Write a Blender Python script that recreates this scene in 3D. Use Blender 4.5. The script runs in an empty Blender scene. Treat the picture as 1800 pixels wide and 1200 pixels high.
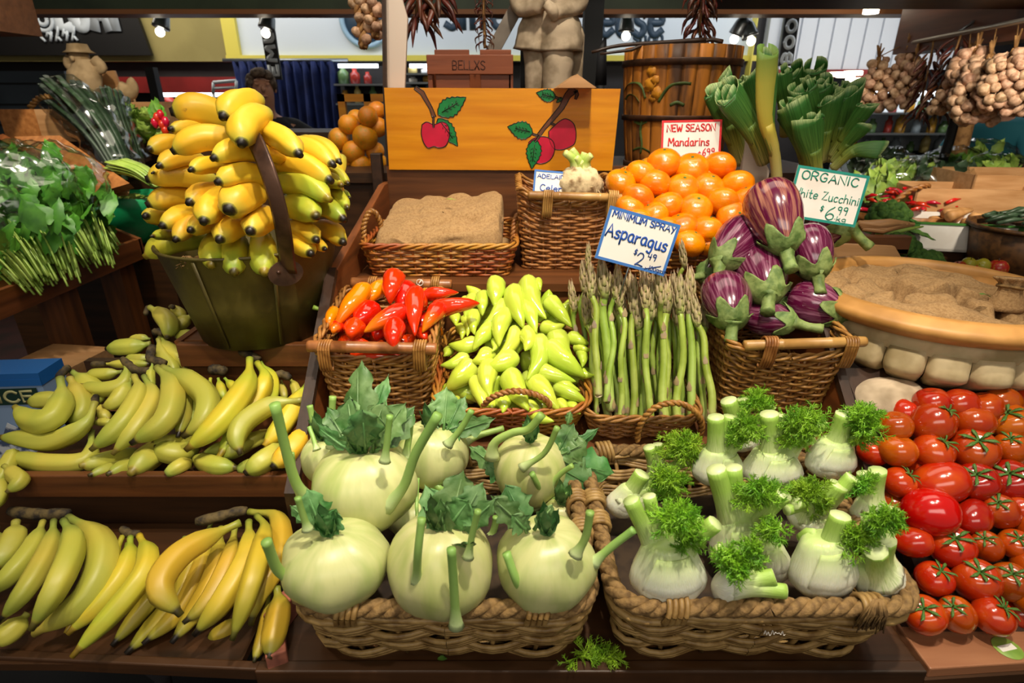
import bpy, bmesh, math, random
from mathutils import Vector, Matrix, noise
from math import sin, cos, pi, radians, sqrt, tan
V = Vector
sc = bpy.context.scene
COL = sc.collection
# ------------------------------------------------------------ camera, world, lights, exposure
CAM = V((0, 0, 1.5)); PITCH = radians(23); FPX = 1000.0     # focal length in pixels of an 1800 px wide frame
cam_d = bpy.data.cameras.new('camera'); cam = bpy.data.objects.new('camera', cam_d); COL.objects.link(cam)
cam.location = CAM; cam.rotation_euler = (pi / 2 - PITCH, 0, 0)
cam_d.sensor_width = 36; cam_d.lens = 20; cam_d.clip_start = .02; cam_d.clip_end = 60
cam_d.dof.use_dof = True; cam_d.dof.focus_distance = .92; cam_d.dof.aperture_fstop = 7.0
sc.camera = cam
sc.view_settings.view_transform = 'Standard'; sc.view_settings.look = 'None'
sc.view_settings.gamma = 1; sc.view_settings.use_curve_mapping = False
sc.view_settings.exposure = 0.0
w = bpy.data.worlds.new('market_air'); sc.world = w; w.use_nodes = True
w.node_tree.nodes['Background'].inputs[0].default_value = (1.0, .94, .80, 1)
w.node_tree.nodes['Background'].inputs[1].default_value = .17

def lamp(name, kind, loc, target, power, color=(1, .90, .73), size=.1, angle=70, blend=.7, sy=None):
    d = bpy.data.lights.new(name, kind); o = bpy.data.objects.new(name, d); COL.objects.link(o)
    o.location = loc; d.energy = power; d.color = color
    if kind == 'SPOT':
        d.spot_size = radians(angle); d.spot_blend = blend; d.shadow_soft_size = size
    elif kind == 'AREA':
        d.size = size
        if sy: d.shape = 'RECTANGLE'; d.size_y = sy
    else: d.shadow_soft_size = size
    o.rotation_euler = (V(target) - V(loc)).to_track_quat('-Z', 'Y').to_euler()
    return o
lamp('stall_spot_lamp', 'SPOT', (.20, .25, 2.65), (.16, .90, 1.08), 112, size=.035, angle=62, blend=.85)
lamp('stall_spot_lamp', 'SPOT', (.75, .40, 2.6), (.30, .86, 1.08), 36, size=.035, angle=50, blend=.8)
lamp('stall_spot_lamp', 'SPOT', (-.18, .42, 2.6), (-.42, .90, 1.20), 46, size=.03, angle=46, blend=.8)
lamp('stall_spot_lamp', 'SPOT', (.55, .20, 2.5), (.66, .66, .95), 8, size=.03, angle=44, blend=.8)
lamp('stall_spot_lamp', 'SPOT', (-.55, .05, 2.5), (-.55, .66, .92), 25, size=.03, angle=50, blend=.9)
lamp('left_stall_lamp', 'SPOT', (-1.3, 1.6, 2.7), (-1.75, 2.3, 1.2), 130, size=.05, angle=75, blend=.8)
lamp('right_stall_lamp', 'SPOT', (1.45, 1.15, 1.95), (2.0, 2.6, 1.12), 70, size=.05, angle=80, blend=.8)
lamp('far_counter_fill', 'AREA', (3.4, 4.6, 2.2), (3.3, 5.3, 1.3), 12, color=(1, .95, .85), size=1.2, sy=.2)  # added fill that brightens the far shop counter, no real fixture
lamp('cheese_shop_lights', 'AREA', (-.4, 4.9, 3.1), (-.4, 6.0, 1.9), 30, color=(.93, .97, 1), size=5.0, sy=.3)
lamp('hall_light', 'AREA', (2.6, 4.6, 3.1), (2.8, 5.6, 1.2), 22, color=(.93, .97, 1), size=2.5, sy=.5)
lamp('hall_light', 'AREA', (-3.3, 4.5, 3.1), (-3.3, 5.5, 1.0), 40, color=(1, .9, .75), size=2.5, sy=.5)
lamp('rear_shelf_fill', 'SPOT', (.15, .95, 2.7), (.10, 1.72, 1.45), 62, size=.05, angle=60, blend=.8)  # unseen spot added to lift the statue and rear shelf
lamp('front_fill', 'AREA', (.1, -1.1, 2.3), (0, .7, .95), 13, color=(1, .94, .82), size=2.0, sy=.5)  # fill added behind the camera in place of some ambient light
lamp('orange_stack_fill', 'SPOT', (-.4, 1.0, 2.6), (-.46, 1.74, 1.38), 26, size=.05, angle=40, blend=.8)  # extra spot put in only to brighten the dull oranges
lamp('garlic_lamp', 'SPOT', (1.15, 1.2, 1.9), (1.75, 2.5, 1.55), 27, size=.05, angle=60, blend=.8)
lamp('roof_light', 'AREA', (.2, 1.6, 3.0), (.2, 1.7, 0), 22, color=(1, .88, .7), size=2.4, sy=1.2)
# ------------------------------------------------------------ from a pixel of the 1800 x 1200 frame to a point of the place
def ray(px, py):
    x = (px - 900) / FPX; y = -(py - 600) / FPX
    return V((x, cos(PITCH) + y * sin(PITCH), -sin(PITCH) + y * cos(PITCH)))
def at(px, py, Y):
    d = ray(px, py); return CAM + d * (Y / d.y)
def atz(px, py, z):
    d = ray(px, py); return CAM + d * ((z - CAM.z) / d.z)
def dep(p):
    q = V(p) - CAM; return q.y * cos(PITCH) - q.z * sin(PITCH)
def proj(p):
    q = V(p) - CAM; d = dep(p); return 900 + q.x / d * FPX, 600 - (q.y * sin(PITCH) + q.z * cos(PITCH)) / d * FPX
def lerp(a, b, t): return a + (b - a) * t
def interp(tab, x):
    if x <= tab[0][0]: (x0, y0), (x1, y1) = tab[0], tab[1]
    elif x >= tab[-1][0]: (x0, y0), (x1, y1) = tab[-2], tab[-1]
    else:
        for (x0, y0), (x1, y1) in zip(tab, tab[1:]):
            if x0 <= x <= x1: break
    return y0 + (y1 - y0) * (x - x0) / (x1 - x0)
def smooth(pts, k=5):
    pts = [V(p) for p in pts]
    if len(pts) < 3:
        return [pts[0].lerp(pts[1], i / (k * 2)) for i in range(k * 2 + 1)]
    P = [pts[0] * 2 - pts[1]] + pts + [pts[-1] * 2 - pts[-2]]; out = []
    for i in range(1, len(P) - 2):
        a, b, c, d = P[i - 1:i + 3]
        for j in range(k):
            t = j / k
            out.append(.5 * ((2 * b) + (c - a) * t + (2 * a - 5 * b + 4 * c - d) * t * t + (3 * b - a - 3 * c + d) * t ** 3))
    out.append(pts[-1]); return out
def resample(path, n):
    L = [0]
    for a, b in zip(path, path[1:]): L.append(L[-1] + (b - a).length)
    out = []; j = 0
    for i in range(n):
        s = L[-1] * i / (n - 1)
        while j < len(path) - 2 and L[j + 1] < s: j += 1
        d = L[j + 1] - L[j]
        out.append(path[j].lerp(path[j + 1], (s - L[j]) / d if d else 0))
    return out
def frame(o, x, y):
    x = V(x).normalized(); z = x.cross(V(y)).normalized(); y = z.cross(x)
    return Matrix(((x.x, y.x, z.x, o[0]), (x.y, y.y, z.y, o[1]), (x.z, y.z, z.z, o[2]), (0, 0, 0, 1)))
ID = Matrix.Identity(4)
def TR(x, y, z): return Matrix.Translation((x, y, z))
def RX(a): return Matrix.Rotation(radians(a), 4, 'X')
def RY(a): return Matrix.Rotation(radians(a), 4, 'Y')
def RZ(a): return Matrix.Rotation(radians(a), 4, 'Z')

class MB:
    def __init__(s): s.v = []; s.f = []; s.u = []; s.m = []
    def grid(s, rings, closed=True, vs=None, m=0, cap0=False, cap1=False, T=None):
        n = len(rings[0]); b = len(s.v); k = len(rings)
        for r in rings:
            s.v.extend((T @ V(p)) if T else V(p) for p in r)
        vs = vs or [i / (k - 1) for i in range(k)]
        nn = n if closed else n - 1
        for i in range(k - 1):
            for j in range(nn):
                a = b + i * n + j; c = b + i * n + (j + 1) % n
                s.f.append((a, c, c + n, a + n)); u0 = j / nn; u1 = (j + 1) / nn
                s.u.append(((u0, vs[i]), (u1, vs[i]), (u1, vs[i + 1]), (u0, vs[i + 1]))); s.m.append(m)
        for flag, i, vv in ((cap0, 0, vs[0]), (cap1, k - 1, vs[-1])):
            if flag:
                ring = list(range(b + i * n, b + i * n + n)); c = V((0, 0, 0))
                for q in ring: c += s.v[q]
                s.v.append(c / n); ci = len(s.v) - 1
                for j in range(n):
                    a, d = ring[j], ring[(j + 1) % n]
                    s.f.append((d, a, ci) if i == 0 else (a, d, ci)); s.u.append(((.5, vv),) * 3); s.m.append(m)
    def tube(s, path, rad, n=8, cross=None, m=0, caps=True, up=None, vs=None, squash=None):
        path = [V(p) for p in path]; k = len(path)
        if not hasattr(rad, '__len__'): rad = [rad] * k
        t = [(path[min(i + 1, k - 1)] - path[max(i - 1, 0)]).normalized() for i in range(k)]
        u = V(up) if up else (V((0, 0, 1)) if abs(t[0].z) < .9 else V((1, 0, 0)))
        u = (u - t[0] * u.dot(t[0])).normalized(); rings = []
        for i in range(k):
            u = u - t[i] * u.dot(t[i])
            u = u.normalized() if u.length > 1e-9 else t[i].orthogonal().normalized()
            w = t[i].cross(u); r = rad[i]; rx, ry = r if hasattr(r, '__len__') else (r, r)
            ring = []
            for j in range(n):
                a = 2 * pi * j / n; c = cross(a, i / (k - 1)) if cross else 1
                ring.append(path[i] + u * (cos(a) * rx * c) + w * (sin(a) * ry * c))
            rings.append(ring)
        s.grid(rings, True, vs, m, caps, caps)
    def lathe(s, prof, n=24, T=None, mod=None, m=0, caps=(False, False)):
        rings = []
        for i, (r, z) in enumerate(prof):
            ring = []
            for j in range(n):
                a = 2 * pi * j / n; rr, zz = mod(a, r, z, i / (len(prof) - 1)) if mod else (r, z)
                ring.append((rr * cos(a), rr * sin(a), zz))
            rings.append(ring)
        s.grid(rings, True, None, m, caps[0], caps[1], T)
    def ball(s, c, r, n=12, k=8, T=None, mod=None, m=0):
        rx, ry, rz = r if hasattr(r, '__len__') else (r, r, r); c = V(c); rings = []
        for i in range(k + 1):
            th = pi * min(max(i / k, .02), .98); ring = []
            for j in range(n):
                a = 2 * pi * j / n; q = mod(a, th) if mod else 1
                ring.append(c + V((rx * sin(th) * cos(a) * q, ry * sin(th) * sin(a) * q, -rz * cos(th) * q)))
            rings.append(ring)
        s.grid(rings, True, None, m, True, True, T)
    def box(s, lo, hi, T=None, m=0):
        lo, hi = V(lo), V(hi); b = len(s.v)
        for z in (lo.z, hi.z):
            for x, y in ((lo.x, lo.y), (hi.x, lo.y), (hi.x, hi.y), (lo.x, hi.y)):
                p = V((x, y, z)); s.v.append(T @ p if T else p)
        for q in ((3, 2, 1, 0), (4, 5, 6, 7), (0, 1, 5, 4), (1, 2, 6, 5), (2, 3, 7, 6), (3, 0, 4, 7)):
            s.f.append(tuple(b + i for i in q)); s.u.append(((0, 0), (1, 0), (1, 1), (0, 1))); s.m.append(m)
    def prism(s, poly, z0, z1, T=None, m=0):
        b = len(s.v); n = len(poly)
        for z in (z0, z1):
            for x, y in poly:
                p = V((x, y, z)); s.v.append(T @ p if T else p)
        s.f.append(tuple(b + i for i in reversed(range(n)))); s.u.append(tuple((0, 0) for _ in range(n))); s.m.append(m)
        s.f.append(tuple(b + n + i for i in range(n))); s.u.append(tuple((0, 0) for _ in range(n))); s.m.append(m)
        for i in range(n):
            j = (i + 1) % n; s.f.append((b + i, b + j, b + n + j, b + n + i)); s.u.append(((0, 0), (1, 0), (1, 1), (0, 1))); s.m.append(m)
    def poly(s, pts, m=0):
        b = len(s.v); s.v.extend(V(p) for p in pts); s.f.append(tuple(range(b, b + len(pts))))
        s.u.append(tuple((i % 2, i / len(pts)) for i in range(len(pts)))); s.m.append(m)
    def build(s, name, mat, parent=None, smooth=True, bevel=0, origin=None, sub=0):
        o0 = V(origin) if origin is not None else None
        if o0 is None:
            if parent is not None: o0 = V(parent.get('_o', (0, 0, 0)))
            else:
                xs = [p.x for p in s.v]; ys = [p.y for p in s.v]; zs = [p.z for p in s.v]
                o0 = V(((min(xs) + max(xs)) / 2, (min(ys) + max(ys)) / 2, min(zs)))
        me = bpy.data.meshes.new(name); me.from_pydata([p - o0 for p in s.v], [], s.f); me.validate()
        if len(me.polygons) == len(s.f):
            uv = me.uv_layers.new(name='UVMap'); flat = [c for f in s.u for p in f for c in p]
            uv.data.foreach_set('uv', flat)
            me.polygons.foreach_set('material_index', s.m)
        me.polygons.foreach_set('use_smooth', [smooth] * len(me.polygons))
        for m in (mat if isinstance(mat, (list, tuple)) else [mat]): me.materials.append(m)
        ob = bpy.data.objects.new(name, me); COL.objects.link(ob)
        if parent is not None: ob.parent = parent
        else: ob.location = o0; ob['_o'] = tuple(o0)
        if bevel:
            b = ob.modifiers.new('edge', 'BEVEL'); b.width = bevel; b.segments = 2; b.limit_method = 'ANGLE'
        if sub:
            b = ob.modifiers.new('round', 'SUBSURF'); b.levels = b.render_levels = sub
        return ob
def tag(o, label, cat, group=None, kind=None):
    if label: o['label'] = label
    if cat: o['category'] = cat
    if group: o['group'] = group
    if kind: o['kind'] = kind
    return o
def thing(name, label, cat, loc=(0, 0, 0), group=None):
    o = bpy.data.objects.new(name, None); COL.objects.link(o); o.location = loc; o.empty_display_size = .05
    o['_o'] = tuple(loc); return tag(o, label, cat, group)
def part(mb, name, mat, parent, label=None, **k):
    if parent.get('_o') is None: parent['_o'] = (0, 0, 0)
    o = mb.build(name, mat, parent, **k); o['_o'] = tuple(parent['_o'])
    if label: o['label'] = label
    return o
def struct(mb, name, mat, **k):
    o = mb.build(name, mat, None, **k); o['kind'] = 'structure'; return o
def copy_tree(o, parent=None):
    c = o.copy(); COL.objects.link(c)
    if parent is not None: c.parent = parent
    for ch in list(o.children): copy_tree(ch, c)
    return c
ORD = 'zeroth first second third fourth fifth sixth seventh eighth ninth tenth eleventh twelfth thirteenth fourteenth fifteenth sixteenth seventeenth eighteenth nineteenth twentieth'.split()
def rows_label(items, tol):
    """items: [(obj, px, py)] -> {obj: (row from top, place from left)} with rows split where the gap in py passes tol"""
    it = sorted(items, key=lambda t: t[2]); rows = []; cur = []
    for t in it:
        if cur and t[2] - cur[0][2] > tol: rows.append(cur); cur = []
        cur.append(t)
    rows.append(cur); out = {}
    for r, row in enumerate(rows):
        for i, t in enumerate(sorted(row, key=lambda t: t[1])): out[t[0]] = (r + 1, i + 1)
    return out
# ------------------------------------------------------------ materials
def hx(h):
    h = h.lstrip('#') or '808080'; c = [int(h[i:i + 2], 16) / 255 for i in (0, 2, 4)]
    return tuple((x / 12.92 if x <= .04045 else ((x + .055) / 1.055) ** 2.4) for x in c) + (1,)
def mk(name, col, col2=None, ns=30, nc=(.42, .62), rough=.5, bump=0, bs=200, ramp=None, vary=(0, 0), coat=0, sss=0, spec=.5, stretch=(1, 1, 1), uvn=False, metal=0, emit=0, alpha=1, trans=0, detail=3, dist=0, ramp2=None):
    m = bpy.data.materials.new(name); m.use_nodes = True; nt = m.node_tree; N = nt.nodes; L = nt.links
    p = N['Principled BSDF']; p.inputs['Roughness'].default_value = rough; p.inputs['Specular IOR Level'].default_value = spec
    p.inputs['Metallic'].default_value = metal; p.inputs['Coat Weight'].default_value = coat; p.inputs['Coat Roughness'].default_value = .12
    tc = N.new('ShaderNodeTexCoord'); mp = N.new('ShaderNodeMapping'); mp.inputs['Scale'].default_value = stretch
    L.new(tc.outputs['UV' if uvn else 'Object'], mp.inputs[0])
    oi = N.new('ShaderNodeObjectInfo')
    src = None
    if ramp:
        uv = N.new('ShaderNodeUVMap'); sp = N.new('ShaderNodeSeparateXYZ'); L.new(uv.outputs[0], sp.inputs[0])
        cr = N.new('ShaderNodeValToRGB'); L.new(sp.outputs[1], cr.inputs[0])
        while len(cr.color_ramp.elements) < len(ramp): cr.color_ramp.elements.new(.5)
        for e, (q, c) in zip(cr.color_ramp.elements, ramp): e.position = q; e.color = hx(c)
        src = cr.outputs[0]
    def noisefac(scale, lo, hi, seed_obj=True):
        n = N.new('ShaderNodeTexNoise'); n.noise_dimensions = '4D'; n.inputs['Scale'].default_value = scale; n.inputs['Detail'].default_value = detail; n.inputs['Distortion'].default_value = dist
        L.new(mp.outputs[0], n.inputs['Vector'])
        mm = N.new('ShaderNodeMath'); mm.operation = 'MULTIPLY'; mm.inputs[1].default_value = 37; L.new(oi.outputs['Random'], mm.inputs[0]); L.new(mm.outputs[0], n.inputs['W'])
        r = N.new('ShaderNodeMapRange'); r.inputs[1].default_value = lo; r.inputs[2].default_value = hi; L.new(n.outputs[0], r.inputs[0]); return r.outputs[0]
    if col2:
        mx = N.new('ShaderNodeMix'); mx.data_type = 'RGBA'; L.new(noisefac(ns, *nc), mx.inputs[0])
        if src: L.new(src, mx.inputs[6])
        else: mx.inputs[6].default_value = hx(col)
        if ramp2:
            c2 = N.new('ShaderNodeValToRGB'); L.new(sp.outputs[1], c2.inputs[0])
            while len(c2.color_ramp.elements) < len(ramp2): c2.color_ramp.elements.new(.5)
            for e, (q, c) in zip(c2.color_ramp.elements, ramp2): e.position = q; e.color = hx(c)
            L.new(c2.outputs[0], mx.inputs[7])
        else: mx.inputs[7].default_value = hx(col2)
        src = mx.outputs[2]
    if vary != (0, 0):
        hs = N.new('ShaderNodeHueSaturation')
        if src: L.new(src, hs.inputs['Color'])
        else: hs.inputs['Color'].default_value = hx(col)
        a = N.new('ShaderNodeMapRange'); a.inputs[3].default_value = .5 - max(vary[0], 0); a.inputs[4].default_value = .5 + abs(vary[0]); L.new(oi.outputs['Random'], a.inputs[0]); L.new(a.outputs[0], hs.inputs['Hue'])
        f = N.new('ShaderNodeMath'); f.operation = 'MULTIPLY'; f.inputs[1].default_value = 7.31; L.new(oi.outputs['Random'], f.inputs[0])
        g = N.new('ShaderNodeMath'); g.operation = 'FRACT'; L.new(f.outputs[0], g.inputs[0])
        b = N.new('ShaderNodeMapRange'); b.inputs[3].default_value = 1 - vary[1]; b.inputs[4].default_value = 1 + vary[1]; L.new(g.outputs[0], b.inputs[0]); L.new(b.outputs[0], hs.inputs['Value'])
        src = hs.outputs[0]
    if src: L.new(src, p.inputs['Base Color'])
    else: p.inputs['Base Color'].default_value = hx(col)
    if sss: p.inputs['Subsurface Weight'].default_value = sss; p.inputs['Subsurface Radius'].default_value = (.01, .006, .003); p.inputs['Subsurface Scale'].default_value = .5
    if bump:
        bp = N.new('ShaderNodeBump'); bp.inputs['Strength'].default_value = bump; bp.inputs['Distance'].default_value = .002
        L.new(noisefac(bs, 0, 1), bp.inputs['Height']); L.new(bp.outputs[0], p.inputs['Normal'])
    if emit: p.inputs['Emission Color'].default_value = hx(col); p.inputs['Emission Strength'].default_value = emit
    if alpha < 1: p.inputs['Alpha'].default_value = alpha
    if trans: p.inputs['Transmission Weight'].default_value = trans
    m.diffuse_color = hx(col); return m
def woodmat(name, a, b, ax, rough=.5, **k):
    s = {'x': (2.5, 30, 30), 'y': (30, 2.5, 30), 'z': (30, 30, 2.5)}[ax]
    return mk(name, a, b, ns=1.6, nc=(.35, .7), rough=rough, stretch=s, bump=.25, bs=2.5, detail=5, **k)
M = {}
M['wood_x'] = woodmat('brown_wood', '#70401b', '#48260c', 'x'); M['wood_y'] = woodmat('brown_wood_side', '#85491f', '#582e0e', 'y')
M['wood_z'] = woodmat('brown_wood_post', '#7d4820', '#4d290e', 'z')
M['dark_x'] = woodmat('dark_wood', '#47290f', '#2b1806', 'x'); M['dark_y'] = woodmat('dark_edge_wood', '#3c2414', '#24140a', 'y')
M['orange_wood'] = woodmat('varnished_pine', '#e8981a', '#d07c0c', 'x', rough=.3, coat=.3)
M['crate_wood'] = woodmat('crate_wood', '#a06030', '#7b431d', 'x'); M['pale_wood'] = woodmat('pale_wood', '#c49464', '#a57444', 'x')
M['ply'] = woodmat('plywood', '#b9793f', '#8f5423', 'y')
M['cane'] = mk('cane', '#a8743a', '#7d4d1e', ns=60, rough=.42, bump=.2, bs=300, vary=(.008, .12))
M['cane_front'] = mk('weathered_cane', '#a88650', '#7c5c2e', ns=50, rough=.5, bump=.25, bs=300)
M['cane_red'] = mk('red_brown_cane', '#95491d', '#b4802e', ns=7, nc=(.4, .6), rough=.4, bump=.2, bs=300)
M['cane_dark'] = mk('dark_cane', '#5f3c18', '#3e250c', ns=60, rough=.55)
M['bamboo'] = mk('bamboo_bar', '#b58a4c', '#8a5f2c', ns=18, rough=.35); M['bar_brown'] = mk('brown_bar', '#a3683a', '#6f3f1c', ns=25, rough=.35)
M['rope'] = mk('rope', '#8e6e40', '#654a26', ns=120, rough=.8, bump=.6, bs=400)
M['burlap'] = mk('burlap', '#ad895c', '#97744a', ns=260, rough=.95, bump=1.0, bs=700)
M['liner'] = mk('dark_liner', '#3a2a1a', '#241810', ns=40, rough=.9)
M['card'] = mk('white_card', '#f2ece4', '#e6ddd2', ns=12, rough=.35)
M['ink_blue'] = mk('blue_ink', '#1d4fa8', rough=.5); M['ink_red'] = mk('red_ink', '#d01a1e', rough=.5); M['ink_green'] = mk('green_ink', '#10826a', rough=.5)
M['edge_blue'] = mk('blue_edge', '#3f74bd', rough=.5); M['ink_grey'] = mk('faint_ink', '#c9c2bc', rough=.6)
M['leaf_blue'] = mk('kohlrabi_leaf', '#71955a', '#3f6f30', ns=45, nc=(.35, .65), rough=.5, bump=.5, bs=90, vary=(.02, .22))
M['kohl'] = mk('kohlrabi_skin', '#c8c68a', '#a3b062', ns=1.6, nc=(.38, .72), rough=.36, bump=.25, bs=2.2, sss=.05, uvn=True, stretch=(9, 1.6, 1), vary=(.010, .05))
M['kohl_stem'] = mk('kohlrabi_stem', '', rough=.45, ramp=[(0, '#c8d49a'), (.3, '#9dbb62'), (1, '#86aa52')], bump=.1, vary=(.01, .08))
M['fennel'] = mk('fennel_bulb', '', '#d3d8a6', ns=6, nc=(.5, .85), rough=.35, ramp=[(0, '#e2dcc4'), (.5, '#e9e8d6'), (.8, '#d9e2b2'), (1, '#b9d07c')], bump=.35, bs=3, stretch=(30, 3, 1), uvn=True, sss=.08)
M['fennel_stalk'] = mk('fennel_stalk', '', '#8fb544', ns=3, nc=(.5, .8), rough=.38, ramp=[(0, '#e4e6c8'), (.3, '#d3dfa0'), (.75, '#a6c85c'), (.985, '#9cc052'), (1, '#d5e2a2')], bump=.35, bs=3, stretch=(22, 1.5, 1), uvn=True)
M['frond'] = mk('fennel_frond', '#94c02c', '#68a01a', ns=40, rough=.5, vary=(.012, .12))
M['tomato'] = mk('tomato_skin', '#a81606', '#bf4a0e', ns=1.6, nc=(.45, .8), rough=.17, coat=.55, vary=(-.028, .2))
M['tomato_red'] = mk('tomato_skin_deep', '#b80a05', rough=.15, coat=.7)
M['calyx_green'] = mk('green_sepal', '#4d7426', '#30521a', ns=60, rough=.6)
M['mandarin'] = mk('mandarin_peel', '#ee8b02', '#e27402', ns=2.5, rough=.22, coat=.55, bump=.3, bs=26, vary=(.006, .06))
M['orange'] = mk('orange_peel', '#e08a10', '#a8901c', ns=9, nc=(.5, .8), rough=.35, coat=.2, bump=.3, bs=300, vary=(.01, .1))
M['pepper_green'] = mk('green_pepper_skin', '', '#cbd24c', ns=16, nc=(.5, .8), rough=.18, coat=.5, ramp=[(0, '#c9d65c'), (.35, '#c2d446'), (1, '#b2c838')], vary=(.012, .1), bump=.08, bs=40)
M['pepper_red'] = mk('red_pepper_skin', '#dc1006', '#c40a04', ns=18, rough=.12, coat=.8, vary=(-.012, .08), bump=.1, bs=50)
M['pepper_orange'] = mk('orange_pepper_skin', '', rough=.14, coat=.7, ramp=[(0, '#f08a08'), (.6, '#f07a06'), (1, '#e65a06')], vary=(.008, .08))
M['pepper_mixed'] = mk('red_to_orange_pepper_skin', '', rough=.14, coat=.7, ramp=[(0, '#dc1408'), (.5, '#e02a08'), (.9, '#f08410'), (1, '#f08a14')], bump=.1, bs=50)
M['egg'] = mk('striped_aubergine_skin', '#571034', '#b87a94', ns=2.4, nc=(.46, .86), rough=.16, coat=.6, stretch=(24, 1.6, 1), uvn=True, detail=6, dist=.4)
M['egg_pale'] = mk('pale_aubergine_skin', '#5a0f33', '#d09070', ns=2.0, nc=(.47, .74), rough=.16, coat=.6, stretch=(22, 1.5, 1), uvn=True, detail=6, dist=.4)
M['egg_calyx'] = mk('aubergine_calyx', '#7f9150', '#50682c', ns=70, rough=.65, bump=.5, bs=160, vary=(.01, .1))
M['asp'] = mk('asparagus_stalk', '', '#8aa03a', ns=30, rough=.4, ramp=[(0, '#d3bc9c'), (.12, '#bfb083'), (.3, '#aabb5e'), (.75, '#9db34a'), (1, '#93a848')], bump=.15, vary=(.012, .12))
M['asp_tip'] = mk('asparagus_tip', '', '#8f7f5c', ns=90, nc=(.4, .6), rough=.55, ramp=[(0, '#a8b85a'), (.45, '#b5a870'), (1, '#957262')], vary=(.012, .12))
M['asp_scale'] = mk('asparagus_scale', '#a89064', '#8f7a6a', ns=60, rough=.6)
ban_d = [(.935, '#8a8430'), (.955, '#241a10'), (1, '#1a120c')]
M['ban_y'] = mk('yellow_banana_peel', '', '#b4842a', ns=60, nc=(.70, .78), rough=.42, ramp=[(0, '#a8a040'), (.12, '#c9b43a'), (.3, '#e8b92c'), (.8, '#e6b428'), (.93, '#cdb83a')] + ban_d, vary=(.008, .06), bump=.05, bs=60)
M['ban_yg'] = mk('lime_banana_peel', '', '#d8b82c', ns=12, nc=(.45, .7), rough=.4, ramp=[(0, '#8aa33a'), (.15, '#a3b436'), (.45, '#cdbd34'), (.75, '#b3bb36'), (.93, '#98ae38')] + ban_d, vary=(.014, .08))
M['ban_m'] = mk('dull_banana_peel', '', '#8f8a2c', ns=9, nc=(.5, .8), rough=.42, ramp=[(0, '#7f8a34'), (.14, '#a59f36'), (.4, '#cba930'), (.75, '#c2a42e'), (.92, '#a09a34')] + ban_d, vary=(.01, .1))
M['ban_g'] = mk('greenish_banana_peel', '', '#cdb84a', ns=9, nc=(.45, .75), rough=.42, ramp=[(0, '#6f7a38'), (.12, '#98a544'), (.4, '#b5b044'), (.75, '#a9aa40'), (.92, '#8f9c3a')] + ban_d, vary=(.01, .08))
M['crown'] = mk('banana_crown', '#5a4a28', '#20170e', ns=70, rough=.8, bump=.8, bs=160)
M['leek'] = mk('leek_leaf', '', '#2c5a22', ns=3, nc=(.42, .7), rough=.42, ramp=[(0, '#d6cf84'), (.3, '#b5bb52'), (.6, '#5f8a3a'), (.97, '#3f7a34'), (1, '#b5c684')], bump=.5, bs=3.5, stretch=(30, .8, 1), uvn=True)
M['leek_y'] = mk('leek_shaft', '', rough=.4, ramp=[(0, '#d8cf8a'), (.5, '#cbb848'), (.8, '#b3b048'), (1, '#6f9440')], bump=.4, bs=3, stretch=(26, .8, 1), uvn=True)
M['celeriac'] = mk('celeriac_skin', '#d6bf94', '#7d5c36', ns=50, nc=(.42, .62), rough=.8, bump=1.0, bs=110)
M['cut_green'] = mk('cut_stalk', '', rough=.45, ramp=[(0, '#d8d2a0'), (.5, '#9ab548'), (1, '#c6cf7c')])
M['bucket'] = mk('olive_bucket_metal', '#5f5426', '#463c1a', ns=14, rough=.5, bump=.3, bs=60, metal=.25)
M['strap'] = mk('brown_strap_metal', '#5d4234', '#3b2820', ns=30, rough=.35, metal=.5, bump=.2, bs=90)
M['stone'] = mk('carved_stone', '#c6b094', '#8f7c62', ns=18, rough=.85, bump=.7, bs=70)
M['urn_rim'] = mk('urn_rim_stone', '#cc9450', '#a87638', ns=14, rough=.5, bump=.2, bs=80)
M['urn'] = mk('urn_bowl_stone', '#c3ae86', '#9a855c', ns=20, rough=.7, bump=.4, bs=80)
M['black'] = mk('black_paint', '#141212', rough=.5); M['charcoal'] = mk('charcoal', '#232326', rough=.6)
M['white'] = mk('white_paint', '#dbe4ec', rough=.5); M['cream_post'] = mk('cream_board', '#d8c4b4', rough=.55)
M['steel'] = mk('steel', '#8f9498', rough=.3, metal=.8)
M['garlic'] = mk('garlic_skin', '#d0a888', '#a27858', ns=3, rough=.6, bump=.3, bs=80, vary=(.01, .18))
M['straw'] = mk('dry_straw', '#a27644', '#7a532a', ns=40, rough=.8)
M['chilli_dry'] = mk('dried_chilli', '#5c2a14', '#39180c', ns=30, rough=.4, vary=(.02, .25))
M['greens'] = mk('salad_leaf', '#64a02c', '#37701e', ns=25, nc=(.35, .7), rough=.5, vary=(.015, .15))
M['greens_dark'] = mk('dark_leaf', '#3a5038', '#22361f', ns=25, rough=.45)
M['stems'] = mk('green_stems', '#a9c455', '#86a83c', ns=20, rough=.45)
M['lettuce'] = mk('lettuce_leaf', '#a3bd54', '#76983a', ns=25, rough=.5)
M['broccoli'] = mk('broccoli_head', '#5a8030', '#3c6322', ns=80, nc=(.4, .6), rough=.8, bump=1, bs=160)
M['plastic'] = mk('clear_bag', '#ffffff', rough=.08, alpha=.16, spec=.8)
M['skin'] = mk('skin', '#b98468', rough=.5, sss=.05)
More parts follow.
